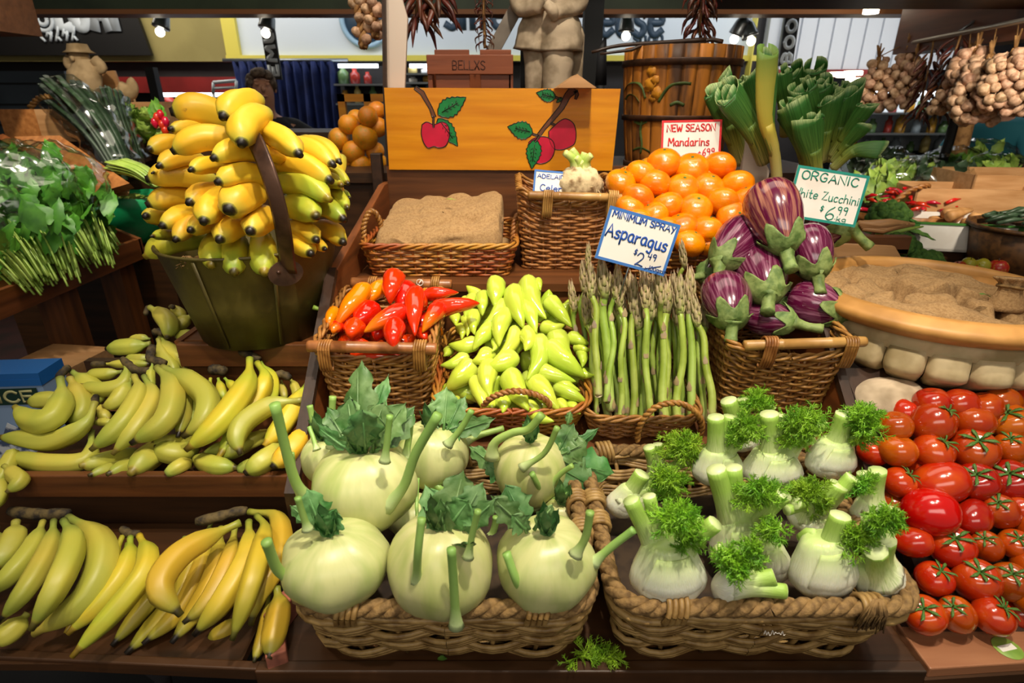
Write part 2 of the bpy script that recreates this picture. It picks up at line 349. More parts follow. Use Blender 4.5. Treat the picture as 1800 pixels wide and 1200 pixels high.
def plastic():
    m = M['plastic']; nt = m.node_tree; N = nt.nodes; L = nt.links; N.clear()
    o = N.new('ShaderNodeOutputMaterial'); mx = N.new('ShaderNodeMixShader'); t = N.new('ShaderNodeBsdfTransparent'); g = N.new('ShaderNodeBsdfGlossy')
    g.inputs['Roughness'].default_value = .12; fr = N.new('ShaderNodeLayerWeight'); fr.inputs[0].default_value = .25
    mr = N.new('ShaderNodeMapRange'); mr.inputs[3].default_value = .08; mr.inputs[4].default_value = .65; L.new(fr.outputs['Facing'], mr.inputs[0])
    t.inputs[0].default_value = (.94, .96, .94, 1)
    L.new(mr.outputs[0], mx.inputs[0]); L.new(t.outputs[0], mx.inputs[1]); L.new(g.outputs[0], mx.inputs[2]); L.new(mx.outputs[0], o.inputs[0])
plastic()
M['floor'] = mk('dark_red_floor', '#3a1712', '#241009', ns=6, rough=.6)
M['olive_wall'] = mk('olive_wall', '#a3955a', '#94874f', ns=3, rough=.7)
M['hall_dark'] = mk('dark_shop_front', '#1c1a1c', '#2a2628', ns=2, rough=.5)
M['yellow_trim'] = mk('yellow_trim', '#e3d35a', rough=.5); M['red_band'] = mk('red_band', '#8e1f1c', '#741614', ns=3, rough=.5)
M['curtain'] = mk('navy_curtain', '#1c2c62', '#141f4a', ns=8, rough=.85)
M['green_beam'] = mk('green_beam', '#3f4d38', '#313d2c', ns=4, rough=.45); M['orange_trim'] = mk('orange_trim', '#9a6238', rough=.5)
M['panel'] = mk('white_corrugated_panel', '#cfd3da', rough=.5)
M['bulb'] = mk('lit_bulb', '#fff1d8', emit=9); M['glow'] = mk('lit_tube', '#eef4ff', emit=5)
M['sign_blue'] = mk('slate_lettering', '#2c4052', rough=.5); M['sign_rim'] = mk('pale_blue_ring', '#9fc0d6', rough=.5)
# ---- hall shell
b = MB(); b.box((-6, -1.5, -.1), (6, 7, 0)); struct(b, 'floor', M['floor'], smooth=False)
b = MB(); b.box((-6, 2.2, 3.3), (6, 7, 3.4)); struct(b, 'ceiling', M['hall_dark'], smooth=False)
b = MB(); b.box((-6, 6.06, 0), (6, 6.2, 3.3)); struct(b, 'wall_back', M['hall_dark'], smooth=False)
b = MB(); b.box((-6.1, -1.5, 0), (-6, 7, 3.3)); struct(b, 'wall_left', M['hall_dark'], smooth=False)
b = MB(); b.box((6, -1.5, 0), (6.1, 7, 3.3)); struct(b, 'wall_right', M['hall_dark'], smooth=False)
YB = 6.0
def wx(px, py, Y=YB): return at(px, py, Y)
def wallbox(px0, py0, px1, py1, y0, y1, mat, name, top=None):
    a = at(px0, py1, y0); c = at(px1, py0, y0); bb = MB(); bb.box((a.x, y0, a.z), (c.x, y1, top or c.z)); return struct(bb, name, mat, smooth=False)
wallbox(-20, 20, 398, 108, 5.96, 6.06, M['olive_wall'], 'wall_back_olive', 3.3)
wallbox(400, 20, 1335, 108, 5.98, 6.06, M['white'], 'wall_back_white', 3.3)
wallbox(398, 97, 1335, 107, 5.93, 5.98, M['yellow_trim'], 'trim_1')
wallbox(398, 20, 409, 97, 5.93, 5.98, M['yellow_trim'], 'trim_2', 3.3)
wallbox(170, 135, 420, 163, 5.9, 6.06, M['red_band'], 'trim_3')
wallbox(1340, 122, 1560, 136, 5.9, 6.06, M['red_band'], 'trim_4')
# white ribbed panel of the next shop
b = MB(); a = at(1340, 122, 5.98); c = at(1760, 10, 5.98); x = a.x
while x < c.x:
    b.box((x, 5.96, a.z), (x + .13, 6.06, 3.3)); b.box((x + .13, 5.985, a.z), (x + .15, 6.06, 3.3)); x += .15
struct(b, 'wall_back_ribbed', M['panel'], smooth=False)
b = MB(); a = at(1316, 118, 5.9); c = at(1332, 20, 5.9); b.box((a.x, 5.86, 0), (c.x, 5.98, 3.3)); struct(b, 'trim_5', M['yellow_trim'], smooth=False)
b = MB(); a = at(1378, 100, 5.9); b.box((a.x - .04, 5.9, a.z), (a.x + .06, 5.96, 3.3)); struct(b, 'trim_6', mk('grey_post', '#6f7068'), smooth=False)
# green bulkhead beam over the aisle
b = MB(); b.box((-2.75, 3.5, 1.945), (2.4, 3.62, 2.2)); struct(b, 'beam', M['green_beam'], smooth=False)
b = MB(); b.box((-2.75, 3.48, 1.922), (2.4, 3.64, 1.945)); struct(b, 'trim_7', M['orange_trim'], smooth=False)
# posts that carry it and the stall roof
b = MB(); a = at(1043, 60, 2.05); b.box((a.x - .03, 2.05, 0), (a.x + .03, 2.11, 2.3)); struct(b, 'trim_8', M['black'], smooth=False)
b = MB(); b.box((-.30, 1.4, 2.26), (2.2, 2.2, 2.32)); struct(b, 'ceiling_stall', M['dark_x'], smooth=False)
# right stall fascia
f0 = at(1515, 92, 3.05); b = MB()
b.box((1.83, 2.0, 1.70), (1.95, 3.06, 2.05)); o = struct(b, 'trim_9', woodmat('red_brown_fascia', '#6b3d28', '#54301f', 'y'), smooth=False)
b = MB(); b.box((1.95, 2.0, 1.80), (3.3, 3.06, 1.86)); struct(b, 'ceiling_right', M['hall_dark'], smooth=False)
# left bulkhead boxes in the upper corner
b = MB(); a = at(0, 66, 2.2); c = at(74, 60, 2.6); b.box((a.x - .4, 2.2, 1.735), (c.x, 2.6, 2.2)); struct(b, 'trim_10', woodmat('brown_bulkhead', '#5d3a22', '#472a16', 'x'), smooth=False)

# ---- stroke lettering
GL = {
 'A': (.7, [[(0, 0), (.35, 1), (.7, 0)], [(.13, .36), (.57, .36)]]), 'B': (.6, [[(0, 0), (0, 1), (.4, .97), (.52, .77), (.38, .55), (0, .52)], [(.38, .55), (.58, .3), (.45, .04), (0, 0)]]),
 'C': (.65, [[(.62, .84), (.45, .99), (.2, .93), (.03, .6), (.06, .25), (.28, .01), (.52, .04), (.65, .2)]]), 'D': (.65, [[(0, 0), (0, 1), (.35, .95), (.62, .6), (.55, .22), (.3, .02), (0, 0)]]),
 'E': (.55, [[(.52, 1), (0, 1), (0, 0), (.55, 0)], [(0, .52), (.42, .52)]]), 'F': (.55, [[(.52, 1), (0, 1), (0, 0)], [(0, .52), (.42, .52)]]),
 'G': (.68, [[(.62, .84), (.45, .99), (.2, .93), (.03, .6), (.06, .25), (.28, .01), (.58, .08), (.62, .42), (.38, .42)]]), 'I': (.12, [[(.06, 0), (.06, 1)]]),
 'L': (.5, [[(0, 1), (0, 0), (.5, 0)]]), 'K': (.6, [[(0, 0), (0, 1)], [(.55, 1), (0, .42)], [(.18, .58), (.6, 0)]]),
 'M': (.8, [[(0, 0), (.08, 1), (.4, .35), (.72, 1), (.8, 0)]]), 'N': (.65, [[(0, 0), (0, 1), (.65, 0), (.65, 1)]]),
 'O': (.7, [[(.35, 1), (.1, .85), (.0, .5), (.1, .14), (.35, 0), (.6, .14), (.7, .5), (.6, .85), (.35, 1)]]), 'P': (.58, [[(0, 0), (0, 1), (.4, .97), (.56, .75), (.4, .5), (0, .47)]]),
 'R': (.6, [[(0, 0), (0, 1), (.4, .97), (.55, .75), (.4, .52), (0, .5)], [(.25, .5), (.6, 0)]]), 'S': (.58, [[(.54, .85), (.35, 1), (.1, .92), (.05, .7), (.28, .53), (.5, .38), (.54, .15), (.3, 0), (.02, .12)]]),
 'T': (.6, [[(0, 1), (.6, 1)], [(.3, 1), (.3, 0)]]), 'U': (.62, [[(0, 1), (.03, .25), (.2, .01), (.44, .03), (.6, .28), (.62, 1)], [(.62, .3), (.64, 0)]]), 'V': (.6, [[(0, 1), (.3, 0), (.6, 1)]]),
 'W': (.85, [[(0, 1), (.2, 0), (.43, .7), (.65, 0), (.85, 1)]]), 'X': (.6, [[(0, 1), (.6, 0)], [(.6, 1), (0, 0)]]), 'Y': (.6, [[(0, 1), (.3, .5)], [(.6, 1), (.2, -.05)]]), 'Z': (.65, [[(.03, .95), (.6, 1), (.0, .02), (.65, .05)]]),
 'a': (.52, [[(.46, .5), (.28, .62), (.05, .5), (0, .2), (.18, 0), (.38, .1), (.46, .5), (.46, .12), (.54, 0)]]), 'c': (.46, [[(.44, .5), (.25, .6), (.03, .42), (.04, .12), (.22, 0), (.45, .1)]]),
 'd': (.54, [[(.46, .5), (.28, .62), (.05, .5), (0, .2), (.18, 0), (.38, .1), (.46, .5)], [(.48, 1), (.47, .1), (.54, 0)]]), 'e': (.5, [[(.02, .32), (.48, .34), (.4, .56), (.2, .6), (.02, .4), (.06, .1), (.25, 0), (.48, .12)]]),
 'g': (.52, [[(.46, .5), (.28, .62), (.05, .5), (0, .22), (.18, .05), (.38, .14), (.46, .5), (.46, -.2), (.3, -.42), (.06, -.32)]]), 'h': (.52, [[(0, 1), (0, 0)], [(0, .38), (.2, .6), (.42, .52), (.48, 0)]]),
 'i': (.12, [[(.05, .6), (.05, 0)], [(.05, .82), (.07, .86)]]), 'k': (.5, [[(0, 1), (0, 0)], [(.42, .6), (0, .26)], [(.12, .36), (.5, 0)]]), 'l': (.12, [[(.05, 1), (.05, 0)]]),
 'm': (.78, [[(0, .6), (0, 0)], [(0, .4), (.16, .6), (.34, .52), (.36, 0)], [(.36, .4), (.52, .6), (.72, .52), (.76, 0)]]), 'n': (.5, [[(0, .6), (0, 0)], [(0, .38), (.2, .6), (.42, .52), (.48, 0)]]),
 'o': (.5, [[(.25, .6), (.04, .45), (.04, .15), (.25, 0), (.46, .15), (.46, .45), (.25, .6)]]), 'p': (.5, [[(0, .6), (0, -.42)], [(0, .42), (.22, .62), (.46, .48), (.46, .15), (.24, 0), (0, .12)]]),
 'r': (.38, [[(0, .6), (.02, 0)], [(.02, .36), (.16, .56), (.38, .58)]]), 's': (.42, [[(.4, .52), (.24, .61), (.05, .5), (.1, .36), (.34, .26), (.38, .1), (.2, -.01), (0, .07)]]), 't': (.4, [[(.16, 1), (.16, .1), (.3, 0), (.4, .06)], [(0, .62), (.36, .62)]]),
 'u': (.5, [[(0, .6), (.03, .12), (.2, 0), (.38, .1), (.46, .6)], [(.46, .3), (.5, 0)]]),
 '0': (.5, [[(.25, 1), (.04, .75), (.02, .3), (.22, 0), (.44, .25), (.46, .7), (.25, 1)]]), '1': (.15, [[(.08, 1), (.08, 0)]]), '2': (.6, [[(.03, .75), (.2, .98), (.44, .9), (.48, .65), (.25, .3), (0, .03), (.2, .1), (.6, .02)]]),
 '4': (.5, [[(.08, 1), (.03, .5), (.5, .5)], [(.42, 1), (.4, 0)]]), '6': (.5, [[(.42, 1), (.12, .65), (.02, .25), (.2, 0), (.44, .1), (.46, .36), (.26, .48), (.06, .3)]]), '9': (.5, [[(.44, .75), (.28, .55), (.06, .65), (.06, .9), (.26, 1), (.44, .85), (.42, .4), (.36, 0)]]),
 '$': (.5, [[(.46, .76), (.28, .86), (.08, .72), (.14, .56), (.38, .46), (.42, .26), (.22, .14), (.02, .26)], [(.27, 1), (.23, 0)]]), '.': (.14, [[(.05, .0), (.07, .02)]]), '/': (.5, [[(0, 0), (.5, 1)]]),
}
def write(mb, text, T, x, y, h, wid=None, r=None, slant=0, track=.2, rot=0, jit=.02, seed=1, smoothing=True):
    """handwritten strokes of cap height h from (x, y) on the plane of T; wid squeezes the line to a given width"""
    rnd = random.Random(seed); cx = 0; st = []
    for ch in text:
        if ch == ' ': cx += .45; continue
        wd, ss = GL[ch]; dy = rnd.uniform(-jit, jit)
        for q in ss: st.append([(cx + a + slant * c, c + dy) for a, c in q])
        cx += wd + track
    cx -= track; sx = h if wid is None else wid / cx; r = r or h * .075; ca, sa = cos(rot), sin(rot)
    for q in st:
        pts = [V((x + ca * a * sx - sa * c * h, y + sa * a * sx + ca * c * h, 0)) for a, c in q]
        if smoothing and len(pts) > 4: pts = smooth(pts, 4)
        path = [T @ p for p in pts]; n = (T.to_3x3() @ V((0, 0, 1))).normalized()
        e = (path[1] - path[0]).normalized() * r * .6; path[0] = path[0] - e
        e = (path[-1] - path[-2]).normalized() * r * .6; path[-1] = path[-1] + e
        mb.tube(path, [(r * .12, r)] * len(path), n=6, up=n)
# ---- signs on the far wall
sg = thing('shop_sign', 'slate blue cheese shop lettering with a round badge on the white wall', 'sign', at(800, 80, 5.97))
T = frame(at(1055, 62, 5.975), (1, 0, 0), (0, 0, 1)); k = 5.4 / 1000
m = MB(); write(m, 'eese', T, 0, 0, 58 * k, wid=105 * k, r=.034, jit=0); part(m, 'lettering', M['sign_blue'], sg)
T = frame(at(785, 48, 5.975), (1, 0, 0), (0, 0, 1)); m = MB(); write(m, 'sm', T, 0, 0, 58 * k, wid=64 * k, r=.034, jit=0); write(m, 'e', T, 78 * k, 0, 58 * k, wid=26 * k, r=.034, jit=0); part(m, 'lettering', M['sign_blue'], sg)
T = frame(at(1113, 77, 5.975), (1, 0, 0), (0, 0, 1)); m = MB(); write(m, 'shop', T, 0, 0, 22 * k, wid=50 * k, r=.014, jit=0); part(m, 'lettering', M['sign_blue'], sg)
T = frame(at(643, 35, 5.975), (1, 0, 0), (0, 0, 1)); m = MB(); m.lathe([(.0, .0), (44 * k, 0), (44 * k, .02), (0, .02)], n=40, T=T); part(m, 'badge', M['sign_blue'], sg)
m = MB(); m.tube([T @ V((40 * k * cos(a * pi / 20), 40 * k * sin(a * pi / 20), .02)) for a in range(41)], .025, n=6, caps=False); part(m, 'ring', M['sign_rim'], sg)
bs = thing('hanging_banner', 'black bakery sign board with puffy white letters on the olive wall', 'sign', at(120, 95, 5.9))
a = at(-60, 97, 5.9); c = at(266, 97, 5.9); m = MB(); m.prism([(a.x, a.z), (c.x, c.z), (c.x - .1, 2.5), (a.x, 2.5)], 0, .04, T=Matrix(((1, 0, 0, 0), (0, 0, -1, 5.94), (0, 1, 0, 0), (0, 0, 0, 1)))); part(m, 'board', M['black'], bs, smooth=False)
T = frame(at(104, 47, 5.885), (1, 0, 0), (0, 0, 1)); m = MB(); write(m, 'LOAF', T, 0, 0, 50 * k, wid=112 * k, r=.06, jit=0, track=.28); part(m, 'lettering', M['white'], bs)
T = frame(at(74, 34, 5.885), (1, 0, 0), (0, 0, 1)); m = MB(); m.tube([T @ V((17 * k * cos(a * pi / 12), 17 * k * sin(a * pi / 12), .0)) for a in range(25)], .018, n=6, caps=False); m.tube([T @ V((8 * k * cos(a * pi / 12), 8 * k * sin(a * pi / 12), .0)) for a in range(25)], .018, n=6, caps=False); part(m, 'ring', M['white'], bs)
T = frame(at(80, 73, 5.885), (1, 0, .03), (0, 0, 1)); m = MB()
for i in range(13):
    q = T @ V((i * 4.6 * k, (7 if i % 2 else 0) * k, 0)); m.tube([q, q + V((.03 * (1 if i % 3 else -1), 0, .04 + .02 * (i % 3)))], .012, n=5)
part(m, 'lettering', M['white'], bs)
def vsign(px0, py0, px1, py1, Y, text, lab, hw):
    a = at(px0, py0, Y); c = at(px1, py1, Y); t = thing('hanging_sign', lab, 'sign', c)
    d = c - a; n = V((0, -1, 0)); T = frame(c, -d, V((-1, 0, 0))); L = d.length; m = MB(); m.box((0, -hw, -.02), (L, hw, 0), T=T); part(m, 'board', M['charcoal'], t, smooth=False)
    s = 1 if (T.to_3x3() @ V((0, 0, 1))).y < 0 else -1; m = MB(); T2 = T @ TR(0, 0, .003 if s > 0 else -.024); write(m, text, T2, L * .06, -hw * .62, hw * 1.25, wid=L * .86, r=.014, jit=0, track=.3); part(m, 'lettering', M['white'], t)
    return t
vsign(462, 0, 484, 140, 4.3, 'EMUSI', 'black hanging sign with sideways white letters before the navy curtain', .045)
vsign(1398, 0, 1381, 116, 4.6, 'BOOK', 'black hanging sign with outlined letters before the ribbed white panel', .05)
# ---- curtain, shop window clutter
def curtain():
    a = at(412, 108, 5.6); c = at(592, 108, 5.6); m = MB(); rings = []
    for i in range(16):
        z = lerp(.3, a.z, i / 15); rings.append([V((lerp(a.x, c.x, j / 90) , 5.6 + .05 * sin(j * .8 + sin(i * .25)) + .02 * sin(j * 2.1), z)) for j in range(91)])
    m.grid(rings, False); o = m.build('curtain', M['curtain']); tag(o, 'navy blue curtain hanging in folds behind the man in black', 'curtain')
    o.modifiers.new('t', 'SOLIDIFY').thickness = .01
    m = MB(); m.tube([V((a.x - .1, 5.6, a.z + .01)), V((c.x + .1, 5.6, a.z + .01))], .015, n=8); struct(m, 'trim_11', M['steel'])
curtain()
rng = random.Random(4)
JM = [mk('jar_' + n, h, rough=.2) for n, h in (('amber', '#b8862c'), ('white', '#e8e6e0'), ('green', '#5f7f4f'), ('grey', '#8f9aa4'), ('red', '#a8342a'), ('straw', '#d8c27a'))]
def shop_shelf(px0, px1, py0, py1, Y, name, lab, glow=True, cm='hall_dark'):
    a = at(px0, py1, Y); c = at(px1, py0, Y); t = thing(name, lab, 'shelf', (a.x, Y, 0))
    m = MB(); m.box((a.x, Y, 0), (c.x, Y + .35, a.z)); m.box((a.x, Y + .33, a.z), (c.x, Y + .35, c.z)); part(m, 'cabinet', M[cm], t, smooth=False)
    nsh = 3
    for s_ in range(nsh):
        z = lerp(a.z, c.z, s_ / nsh); m = MB(); m.box((a.x, Y, z - .015), (c.x, Y + .33, z)); part(m, 'shelf_board', M['steel'], t, smooth=False)
        x = a.x + .06; i = 0
        while x < c.x - .05:
            i += 1; hh = rng.uniform(.1, .2) * (c.z - a.z) / .6; r = rng.uniform(.03, .05); mm = MB()
            mm.lathe([(0, 0), (r, 0), (r, hh * .65), (r * .5, hh * .8), (r * .5, hh), (0, hh)], n=10, T=TR(x, Y + .12, z))
            tag(mm.build('jar', rng.choice(JM)), f'small jar, {ORD[min(i,20)]} along the {ORD[s_+1]} board up of the {lab.split(",")[0]}'[:110], 'jar', 'jars on the ' + lab.split(',')[0])
            x += rng.uniform(.1, .15)
    if glow:
        m = MB(); m.box((a.x + .05, Y + .02, c.z - .03), (c.x - .05, Y + .06, c.z)); part(m, 'light_tube', M['glow'], t, smooth=False)
shop_shelf(594, 672, 112, 215, 5.5, 'display_shelf', 'lit shop shelf, between the navy curtain and the cream board')
shop_shelf(712, 770, 112, 160, 5.5, 'display_shelf', 'lit shop shelf, between the cream board and the slatted crate')
shop_shelf(285, 415, 163, 240, 5.2, 'display_shelf', 'low lit shop shelf, under the red band', True)
shop_shelf(1500, 1800, 160, 270, 5.3, 'display_shelf', 'lit shop counter, behind the garlic strings', True, 'white')
# timber display frame behind the oranges
a = at(592, 165, 2.6); c = at(690, 262, 2.6); t = thing('display_case', 'yellow timber framed glass case behind the stacked oranges', 'case', (a.x, 2.6, 0))
m = MB()
for x0, x1, z0, z1 in ((a.x, a.x + .03, 1.05, a.z), (a.x + .11, a.x + .14, 1.05, a.z), (c.x, c.x + .03, 1.05, a.z), (a.x, c.x + .03, a.z - .03, a.z), (a.x, c.x, 1.02, 1.05)): m.box((x0, 2.6, z0), (x1, 2.63, z1))
part(m, 'frame', M['orange_wood'], t, smooth=False); m = MB(); m.box((a.x, 2.6, 0), (c.x + .03, 2.9, 1.02)); part(m, 'cabinet', M['dark_x'], t, smooth=False)
m = MB(); m.box((a.x, 2.612, 1.05), (c.x, 2.616, a.z)); part(m, 'pane', M['plastic'], t, smooth=False)
# far spotlights
def spotlight(px, py, Y, lab, aim=(-.25, -.3)):
    p = at(px, py, Y); t = thing('spotlight', lab, 'lamp', p); ax = V((aim[0], aim[1], -1)).normalized(); s = Y / 4.
    m = MB(); m.tube([p - ax * .10 * s, p - ax * .06 * s, p, p + ax * .01], [.02 * s, .04 * s, .05 * s, .05 * s], n=12); part(m, 'lamp_shade', M['steel'], t)
    m = MB(); m.ball(p + ax * .035, .027 * s, n=10, k=6); part(m, 'bulb', M['bulb'], t)
    m = MB(); m.tube([p - ax * .1 * s, V((p.x - ax.x * .1, p.y, 2.4))], .008, n=6); part(m, 'stem', M['black'], t)
spotlight(283, 46, 3.9, 'small halogen spotlight hanging before the olive wall'); spotlight(469, 48, 3.9, 'small halogen spotlight hanging beside the sideways sign')
spotlight(1101, 52, 3.9, 'bare lit bulb hanging before the cheese lettering', (0, 0)); spotlight(1318, 62, 3.9, 'twin spotlight near the yellow post by the barrel', (.3, -.3)); spotlight(1296, 58, 3.9, 'unlit twin spotlight tilted away by the barrel', (-.3, .3))
def downlight(px, py, Y, lab, r=.05):
    p = at(px, py, Y); t = thing('ceiling_light', lab, 'lamp', p); m = MB(); m.lathe([(0, .0), (r, 0), (r, .03), (0, .03)], n=16, T=TR(*p)); part(m, 'lens', M['bulb'], t)
downlight(1530, 24, 3.2, 'round white downlight under the dark stall roof', .035)
for i, (x, y) in enumerate([(1472, 134), (1486, 136), (1499, 132), (1502, 144)]): downlight(x, y, 5.2, f'round hall downlight beyond the leeks, {ORD[i+1]} from the ribbed panel', .07)
b = MB(); b.box((.66, 1.98, 1.80), (1.83, 2.35, 1.86)); struct(b, 'ceiling_edge', M['dark_x'], smooth=False)
# ------------------------------------------------------------ the stall: counter, stepped stand, banana rack, tomato tray
ct = thing('market_counter', 'long dark timber counter carrying the rope rimmed baskets', 'counter', (0, .6, 0))
m = MB(); m.box((-.31, .478, .852), (.50, .80, .865)); part(m, 'counter_top', M['dark_x'], ct, smooth=False, bevel=.003)
m = MB(); m.box((-.31, .474, .843), (.50, .49, .868)); part(m, 'front_lip', M['dark_x'], ct, smooth=False, bevel=.002)
m = MB(); m.box((-.98, .62, .50), (1.05, 1.2, .52)); part(m, 'under_shelf', M['black'], ct, smooth=False)
for x in (-.9, -.06, .13, .95): m = MB(); m.box((x - .02, .60, 0), (x + .02, .64, .852)); part(m, 'leg', M['dark_y'], ct, smooth=False)
m = MB(); m.box((-.98, 1.18, 0), (1.05, 1.2, .95)); part(m, 'back_board', M['dark_x'], ct, smooth=False)
# stepped stand in the middle
st = thing('stepped_stand', 'brown timber stepped stand holding the wicker baskets in the middle', 'stand', (.1, 1.1, .865))
SX0, SX1 = -.318, .530
m = MB(); m.box((SX0, .785, .865), (SX1, .80, .972)); part(m, 'riser', M['dark_x'], st, smooth=False)
T1 = TR(0, .785, .975) @ RX(10)
m = MB(); m.box((SX0, 0, -.015), (SX1, .305, 0), T=T1); part(m, 'step', M['wood_x'], st, smooth=False)
m = MB(); m.box((SX0, 1.086, .95), (SX1, 1.10, 1.155)); part(m, 'riser', M['wood_x'], st, smooth=False)
m = MB(); m.box((SX0, 1.078, 1.15), (SX1, 1.52, 1.166)); part(m, 'step', M['wood_x'], st, smooth=False)
m = MB(); m.box((SX0, 1.50, 1.165), (SX1 - .12, 1.52, 1.345)); part(m, 'back_board', M['wood_x'], st, smooth=False)
def side_board(x, w, lo):
    poly = [(.69, .90), (.69, .965), (1.0, 1.215), (1.46, 1.305), (1.53, 1.305), (1.53, .9)]
    m = MB(); m.prism(poly, -w / 2, w / 2, T=Matrix(((0, 0, 1, x), (1, 0, 0, 0), (0, 1, 0, 0), (0, 0, 0, 1)))); part(m, 'side_board', M['wood_y'], st, smooth=False, bevel=.002)
    m = MB(); m.prism([(.682, .868), (.682, .968), (.996, 1.222), (1.004, 1.212), (.69, .96), (.69, .868)], -w / 2 - .001, w / 2 + .001, T=Matrix(((0, 0, 1, x), (1, 0, 0, 0), (0, 1, 0, 0), (0, 0, 0, 1)))); part(m, 'edge_strip', M['dark_y'], st, smooth=False)
side_board(-.326, .016, .865); side_board(.537, .014, .865)
# low side rails of the counter beside the kohlrabi
# banana rack on the left
rk = thing('banana_rack', 'brown timber banana rack with three steps beside the rope basket', 'rack', (-.65, .7, 0))
m = MB(); m.box((-.98, .49, .849), (-.335, .76, .860)); part(m, 'shelf', M['dark_x'], rk, smooth=False)
m = MB(); m.prism([(-1.0, .513), (-.30, .478), (-.30, .49), (-1.0, .525)], .846, .866); part(m, 'front_lip', M['dark_x'], rk, smooth=False, bevel=.002)
m = MB(); m.box((-.98, .745, .86), (-.335, .76, .96)); part(m, 'riser', M['dark_x'], rk, smooth=False)
m = MB(); m.box((-.80, .722, .94), (-.335, .95, .955)); part(m, 'shelf', M['wood_x'], rk, smooth=False)
m = MB(); m.box((-.80, .708, .940), (-.335, .722, .980)); part(m, 'front_lip', M['wood_x'], rk, smooth=False, bevel=.002)
m = MB(); m.box((-.60, .93, .955), (-.335, .945, 1.075)); part(m, 'riser', M['wood_x'], rk, smooth=False)
m = MB(); m.box((-.60, .94, 1.088), (-.335, 1.45, 1.103)); part(m, 'shelf', M['wood_x'], rk, smooth=False)
m = MB(); m.box((-.59, .915, 1.062), (-.335, .93, 1.106)); part(m, 'front_lip', M['wood_x'], rk, smooth=False, bevel=.002)
m = MB(); m.box((-.60, .93, 1.10), (-.588, 1.0, 1.106)); part(m, 'ledge_strip', M['wood_y'], rk, smooth=False)
m = MB(); m.box((-.80, .93, .80), (-.6, .945, .955)); part(m, 'riser', M['dark_x'], rk, smooth=False)
# tomato tray on the right
TT = TR(0, .515, .872) @ RX(35)
tt = thing('tomato_tray', 'tilted dark timber tray holding tomatoes below the stone urn', 'tray', (.75, .55, .8))
m = MB(); m.box((.55, 0, -.03), (1.12, .40, -.012), T=TT); part(m, 'tray_board', M['dark_y'], tt, smooth=False)
m = MB(); m.prism([(.505, .478), (.90, .505), (1.10, .52), (1.10, .56), (.505, .56)], .852, .868); part(m, 'front_ledge', woodmat('pinkish_ledge', '#a06c4a', '#8a5638', 'x'), tt, smooth=False, bevel=.002)
m = MB(); m.prism([(.50, .474), (.90, .50), (1.10, .514), (1.10, .53), (.50, .49)], .838, .853); part(m, 'front_lip', M['dark_x'], tt, smooth=False)
m = MB(); m.prism([(.49, .85), (.52, .858), (.68, .95), (.68, .85)], .508, .520, T=Matrix(((0, 0, 1, 0), (1, 0, 0, 0), (0, 1, 0, 0), (0, 0, 0, 1)))); part(m, 'side_board', M['dark_y'], tt, smooth=False)
m = MB(); m.box((.56, .84, .87), (1.12, 1.30, .97)); part(m, 'rear_ledge', M['dark_x'], tt, smooth=False)
# shelf behind the stand for barrel, crate and statue
bk = thing('rear_shelf', 'dark timber shelf behind the painted apple board', 'shelf', (0, 1.8, 0))
m = MB(); m.box((-.62, 1.535, 1.30), (.86, 2.02, 1.325)); part(m, 'shelf_board', M['dark_x'], bk, smooth=False)
m = MB(); m.box((-.62, 1.56, 0), (.86, 1.58, 1.30)); part(m, 'front_board', M['dark_x'], bk, smooth=False)
m = MB(); m.box((-.62, 2.0, 0), (.86, 2.02, 1.30)); part(m, 'back_board', M['dark_x'], bk, smooth=False)
# things under the counter
t = thing('cardboard_box', 'white printed produce box under the counter', 'box', (.24, .75, .52))
m = MB(); m.box((.135, .66, .52), (.30, .9, .66)); part(m, 'carton', M['card'], t, smooth=False)
m = MB(); T = frame((.135, .658, .52), (1, 0, 0), (0, 0, 1))
for i, x in enumerate((.048, .092, .135)): m.box((x - .004, .0, 0), (x + .004, .137, .001), T=T)
part(m, 'stripe', M['black'], t, smooth=False)
m = MB()
for i, (s_, x) in enumerate((('FOOD', .03), ('STORE', .078), ('NOT FOR', .145))): write(m, s_, T, x, .06, .014, wid=.072, rot=pi / 2, r=.001, jit=0)
part(m, 'lettering', M['ink_green'], t)
t = thing('produce_carton', 'dim brown carton stored under the counter', 'box', (0, .75, .52)); m = MB(); m.box((-.04, .68, .52), (.11, .9, .655)); part(m, 'carton', M['crate_wood'], t, smooth=False); m = MB(); m.box((-.04, .67, .64), (.11, .91, .658)); part(m, 'lid', M['crate_wood'], t, smooth=False)
m = MB(); m.tube([at(-30, 1158, .53), at(60, 1160, .525), at(180, 1163, .52), at(255, 1172, .52), at(285, 1188, .53), at(292, 1215, .56)], [(.010, .004)] * 6, n=8)
tag(m.build('trolley_handle', M['charcoal']), 'black curved trolley handle below the banana rack', 'handle')
# ---- painted apple board
YA = 1.492
pb = thing('painted_board', 'varnished orange board painted with red apples and green leaves', 'sign', at(880, 298, YA))
pts = [at(675, 154, YA), at(1091, 156, YA), at(1076, 300, YA), at(684, 298, YA)]
x0 = pts[3].x; z0 = pts[3].z; zt = pts[0].z
m = MB(); T = Matrix(((1, 0, 0, 0), (0, 0, -1, YA), (0, 1, 0, 0), (0, 0, 0, 1)))
m.prism([(p.x, p.z) for p in reversed(pts)], -.018, 0, T=T); part(m, 'board', M['orange_wood'], pb, smooth=False)
pr = mk('apple_red_paint', '#d2143c', '#c01236', ns=20, rough=.4); pg = mk('leaf_green_paint', '#12803c', '#0e7034', ns=30, rough=.4); pbn = mk('branch_brown_paint', '#6e4026', rough=.4); pk = mk('black_outline_paint', '#17100c', rough=.4)
def crop2(x, y): return (560 + x / 2.8565, y / 2.857)
def fl(px, py, lift=.0): p = at(px, py, YA - lift); return (p.x, p.z)
